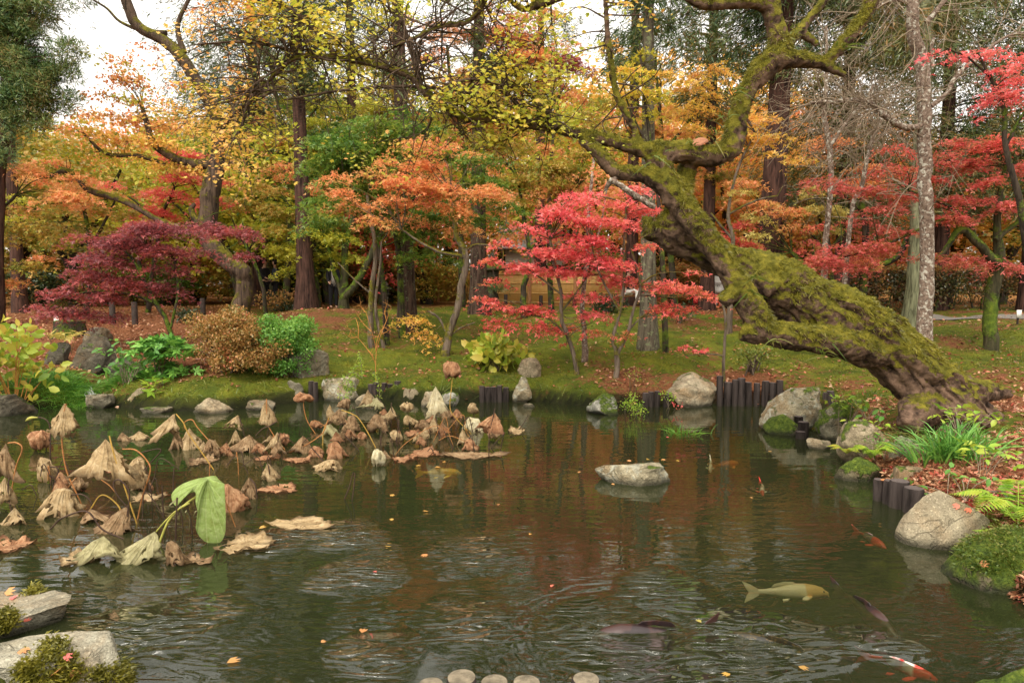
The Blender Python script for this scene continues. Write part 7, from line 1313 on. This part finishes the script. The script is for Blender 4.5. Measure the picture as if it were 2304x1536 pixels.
koi("long dark koi slanting down from the cream koi's head", 1935, 1372, 2015, 1428, .66, 'dark', .050, .10)
koi("great dark reddish koi breaking the surface with its back", 1470, 1425, 1340, 1440, .82, 'dark', .054, .14)
koi("dark gold-scaled koi under the ripples at the bottom", 1760, 1472, 1620, 1435, .74, 'scaly', .060, -.08)
# ---------------------------------------------------------------- leaves floating on the pond
def fleaf(px, py, s, mk, label, base=None, z=.006, seed=0):
    r = np.random.default_rng(seed or int(px + py)); b = GZ0(px, py) if base is None else base; g = Geo(); q = np.array([[0, 0, 0.]]); leaves(g, q, s * .62, 'tri', .12, (0, 0, 1), r); v = g.V[0]; v[:, 2] += .25 * (np.hypot(v[:, 0], v[:, 1])) * r.uniform(.1, .5); g.V[0] = v + b + [0, 0, z]
    return solo("floating_leaf", g, LM[mk], label, "leaf", "single leaves adrift on the pond", None, False, tuple(b))
for px, py, s, mk, lab in [(962, 1150, .085, 'amber', "tan leaf adrift mid pond below the yellow koi"), (960, 1247, .09, 'coral', "pale orange leaf adrift, farthest from any fish in mid pond"), (886, 1168, .06, 'amber', "small pale leaf left of the tan leaf in mid pond"), (1191, 1204, .05, 'amber', "tiny pale leaf in the open centre of the pond"), (1122, 1137, .05, 'coral', "tiny orange leaf right of the tan leaf in mid pond"), (848, 1288, .05, 'red', "small round red leaf below the sky-streaked ripples"), (814, 1425, .085, 'coral', "orange leaf near the bottom edge, left of the worn stakes"), (1796, 1500, .085, 'coral', "orange leaf over the gold-scaled koi"), (1643, 1517, .075, 'amber', "brown leaf left of the gold-scaled koi's reflection"), (1578, 1402, .06, 'pale', "pale leaf by the great dark koi's tail"), (1695, 1121, .05, 'coral', "tiny orange leaf left of the small red and white koi"),
                            (935, 1048, .11, 'amber', "yellow leaf just left above the yellow koi"), (977, 1052, .11, 'amber', "yellow leaf touching the yellow koi"), (1003, 1040, .07, 'amber', "small yellow leaf above the yellow koi"), (880, 1113, .08, 'amber', "pale leaf beneath the broken stalks"), (583, 1190, .09, 'amber', "yellow leaf at the tip of the long floating lotus leaf"), (322, 1128, .07, 'scarlet', "red leaf on the water behind the dark folded lotus"), (1735, 1015, .07, 'coral', "orange leaf on the water before the tilted stakes"), (510, 1493, .11, 'coral', "orange leaf in the sky-bright ripples bottom left"), (1300, 1062, .06, 'coral', "orange leaf left of the rock island"), (1375, 1090, .06, 'coral', "orange leaf under the left end of the rock island"), (722, 1447, .05, 'coral', "tiny orange leaf right of the sky-bright ripples"), (1240, 1322, .05, 'red', "dim red leaf deep in the centre of the pond")]: fleaf(px, py, s, mk, lab)
# leaf bits lying on rocks and stakes, and moss tufts
rng = np.random.default_rng(900); dg = bpy.context.evaluated_depsgraph_get()
from mathutils import Vector
def drop(px, py, s, mk, label):
    d = ray(px, py); bpy.context.view_layer.update(); ok, loc, nrm, ix, ob, mx = scene.ray_cast(bpy.context.evaluated_depsgraph_get(), Vector((0, 0, CAMZ)), Vector(d).normalized())
    if not ok or loc[1] > 14: return
    g = Geo(); r = np.random.default_rng(int(px * 7 + py)); leaves(g, np.array(loc)[None] + np.array(nrm)[None] * .006, s * .7, 'tri', .15, np.array(nrm), r); solo("maple_leaf", g, LM[mk], label, "leaf", "single maple leaves lying on rocks and stakes", None, False, tuple(loc))
for px, py, s, mk, lab in [(1980, 1079, .09, 'coral', "orange leaf on the first front stake"), (2160, 1136, .075, 'red', "red leaf on the angular pale rock, left of two"), (2183, 1143, .075, 'red', "red leaf on the angular pale rock, right of two"), (1420, 1036, .08, 'coral', "orange leaf on the island's top, left of centre"), (1455, 1034, .08, 'amber', "tan leaf on the centre of the island's top"), (1490, 1033, .08, 'coral', "orange leaf on the island's top, right of centre"), (1520, 1036, .07, 'amber', "tan leaf at the right end of the island's top"), (10, 1335, .09, 'coral', "orange leaf on the upper granite block near the edge"), (28, 1350, .07, 'scarlet', "dark red leaf on the upper granite block"), (55, 1396, .06, 'red', "small red leaf on the front face of the upper granite block"), (48, 1462, .08, 'coral', "orange leaf on the back of the lower granite block"), (143, 1478, .06, 'red', "red leaf in the moss of the lower block, topmost"), (160, 1508, .07, 'coral', "orange leaf in the moss of the lower block, central"), (110, 1518, .08, 'coral', "coral leaf in the moss of the lower block, lower left"), (232, 1503, .07, 'red', "red leaf on bare stone of the lower block"), (262, 1506, .06, 'scarlet', "small scarlet leaf right on the lower block"), (2203, 1270, .08, 'coral', "brown-orange leaf on the moss-cushioned boulder"), (2000, 590 + 340, .07, 'coral', "orange leaf near the trunk foot on the litter"), (1500, 985, .06, 'red', "red leaf at the reed tuft")]: drop(px, py, s, mk, lab)

# ================================================================ PEOPLE in the distance
M_SKIN = simple("skin", (.50, .30, .21), .6, .06, 20, 0); M_HAIR = simple("hair_black", (.012, .010, .010), .45, .2, 40); M_CLD = simple("cloth_dark", (.018, .017, .020), .9, .3, 12); M_CLW = simple("cloth_white", (.72, .70, .66), .9, .06, 12); M_CLG = simple("cloth_grey", (.34, .31, .28), .9, .1, 12); M_CLR = simple("cloth_red", (.45, .03, .03), .9, .1, 12); M_CLB = simple("cloth_blue", (.06, .08, .13), .9, .2, 12)
def skin_mesh(nodes, edges, root, sub=2):
    me = bpy.data.meshes.new("raw"); me.from_pydata([n_[:3] for n_ in nodes], edges, []); o = bpy.data.objects.new("raw", me); COL.objects.link(o); md = o.modifiers.new("s", 'SKIN')
    if not me.skin_vertices: bpy.context.view_layer.update()
    for v_, n_ in zip(me.skin_vertices[0].data, nodes): v_.radius = (n_[3], n_[4] if len(n_) > 4 else n_[3])
    me.skin_vertices[0].data[root].use_root = True; s = o.modifiers.new("u", 'SUBSURF'); s.levels = sub; s.render_levels = sub; md.use_smooth_shade = True
    bpy.context.view_layer.update(); r = bpy.data.meshes.new_from_object(o.evaluated_get(bpy.context.evaluated_depsgraph_get())); bpy.data.objects.remove(o); return r
def person(label, px, d, face, top, low, sit=False, coat=False, arm=0.0, dz=0.0, inner=None):
    b = at_ground(px, d) + [0, 0, dz]; rt = thing("person", label, "person", b); rt.rotation_euler.z = face
    hip = .92 if not sit else .45; sh = hip + .50; kn = ((.10, -.02, .48), (.10, .03, .09)) if not sit else ((.12, -.42, .47), (.12, -.42, .09)); N = [(0, 0, hip, .145, .11), (0, 0, hip + .2, .125, .095), (0, 0, sh - .06, .15, .10), (0, 0, sh + .05, .055), (0, -.01, sh + .13, .052), (0, -.025, sh + .20, .080, .095), (0, -.02, sh + .30, .072, .088), (0, -.105, sh + .20, .018)]; E = [(0, 1), (1, 2), (2, 3), (3, 4), (4, 5), (5, 6), (5, 7)]
    for sg in (-1, 1):
        a = len(N); N += [(sg * .17, .0, sh - .03, .055), (sg * .22, -.02 - arm * .1, sh - .28, .043), (sg * .19, -.14 - arm * .12, sh - .46 + arm * .22, .033), (sg * .18, -.21 - arm * .12, sh - .50 + arm * .25, .030)]; E += [(2, a), (a, a + 1), (a + 1, a + 2), (a + 2, a + 3)]
        for f_ in range(5):
            off = (f_ - 2) * .014 if f_ else -sg * .038; N.append((sg * .18 + off, -.275 - arm * .12 + (.03 if f_ in (0, 4) else 0), sh - .53 + arm * .25, .0085)); E.append((a + 3, len(N) - 1))
        l_ = len(N); (kx, ky, kz), (ax, ay, az_) = kn; N += [(sg * .09, 0, hip - .06, .082), (sg * kx, ky, kz, .058), (sg * ax, ay, az_, .040), (sg * ax, ay - .14, .04, .038)]; E += [(0, l_), (l_, l_ + 1), (l_ + 1, l_ + 2), (l_ + 2, l_ + 3)]
    me = skin_mesh(N, E, 0); me.name = "body"; link("body", me, M_SKIN, rt, (0, 0, 0))
    C = [(0, 0, hip - (.0 if not coat else .02), .175, .135), (0, 0, hip + .2, .15, .118), (0, 0, sh - .06, .172, .122), (0, .0, sh + .03, .07)]; CE = [(0, 1), (1, 2), (2, 3)]
    if coat: C.append((0, 0, hip - .42, .20, .17)); CE.append((0, 4))
    for sg in (-1, 1):
        a = len(C); C += [(sg * .17, .0, sh - .03, .070), (sg * .22, -.02 - arm * .1, sh - .28, .060), (sg * .19, -.14 - arm * .12, sh - .46 + arm * .22, .050)]; CE += [(2, a), (a, a + 1), (a + 1, a + 2)]
    me = skin_mesh(C, CE, 0); me.name = "jacket"; link("jacket", me, top, rt, (0, 0, 0))
    Tn = [(0, 0, hip + .02, .155, .12)]; TE = []; 
    for sg in (-1, 1):
        (kx, ky, kz), (ax, ay, az_) = kn; a = len(Tn); Tn += [(sg * .09, 0, hip - .06, .098), (sg * kx, ky, kz, .074), (sg * ax, ay, az_, .060)]; TE += [(0, a), (a, a + 1), (a + 1, a + 2)]
    me = skin_mesh(Tn, TE, 0); me.name = "trousers"; link("trousers", me, low, rt, (0, 0, 0))
    g = Geo(); v, f = ico(); v = v * np.array([.098, .112, .125]); v = v[:]; v[:, 2] += .006 * np.sin(v[:, 0] * 90); k = ~((v[:, 1] < -.045) & (v[:, 2] < .055)); keepf = f[k[f].all(1)]; g.add(v + np.array([0, -.012, sh + .262]), keepf); link("hair", g.mesh("hair", True), M_HAIR, rt, (0, 0, 0))
    if inner is not None:
        g = Geo(); lathe(g, (0, -.075, 0), np.array([[.01, hip - .1], [.10, hip - .1], [.085, hip + .2], [.08, sh - .08], [.01, sh - .04]]), 16, 1, .75); link("shirt", g.mesh("shirt", True), inner, rt, (0, 0, 0))
person("person in an open dark jacket over a pale shirt, walking behind the mossy forked tree", 751, 25, .5, M_CLD, M_CLD, inner=M_CLG)
person("person with black hair in dark clothes bending over the brown thicket", 598, 26, 1.2, M_CLD, M_CLD, arm=.5)
person("person with dark hair in dark blue, right of the pale-trunked cedar", 622, 26.5, -1.0, M_CLB, M_CLD)
person("person with black hair seated in a white and black outfit beside the lichen-streaked cedar", 1413, 25, .9, M_CLD, M_CLW, sit=True, arm=.3, dz=.12)
person("person in a long white coat glimpsed under the mossy limb", 1617, 24, 2.6, M_CLW, M_CLG, coat=True)
b = at_ground(1596, 24.4); g = Geo(); box(g, b + [0, 0, .42], (1.3, .5, .06)); rt = thing("bench", "low bench under a red cloth beside the white-coated person", "bench", b); part("seat", g, M_CLR, rt); g = Geo(); box(g, b + [0, -.26, .30], (1.3, .015, .26)); part("cloth_drop", g, M_CLR, rt)
for sx2 in (-.55, .55):
    g = Geo(); box(g, b + [sx2, 0, .18], (.06, .4, .44)); part("leg", g, M_DARKW, rt)
g = Geo(); b = at_ground(1413, 25.25); box(g, b + [0, 0, .40], (1.2, .45, .07)); rt = thing("bench", "plain wooden bench under the seated person", "bench", b); part("seat", g, M_POST, rt)
for sx2 in (-.5, .5):
    g = Geo(); box(g, b + [sx2, 0, .17], (.06, .38, .42)); part("leg", g, M_DARKW, rt)
# ================================================================ far wood closing the view
rng = np.random.default_rng(950); g = Geo(); n = 90000; q = np.stack([rng.uniform(-62, 62, n), 56 + rng.uniform(-4, 5, n), np.zeros(n)], -1)
top = 12.5 + 3.0 * vnoise(np.stack([q[:, 0] * .16, 0 * q[:, 0], 0 * q[:, 0]], -1), 5) + 1.2 * vnoise(np.stack([q[:, 0] * .6, 0 * q[:, 0], 0 * q[:, 0] + 3], -1), 6); q[:, 2] = .8 + (top - .8) * rng.uniform(0, 1, n) ** 1.25
leaves(g, q, .46 * rng.uniform(.6, 1.3, n), 'diamond', .9, (0, -.3, .7), rng); tag(link("far_woods", g.mesh("far_woods"), leafmat("leaf_far_woods", [(.05, .07, .018), (.14, .14, .025), (.32, .20, .035), (.44, .19, .04), (.12, .10, .03)], .3, .16, .75)), "far autumn wood closing off the garden", None, None, "stuff")
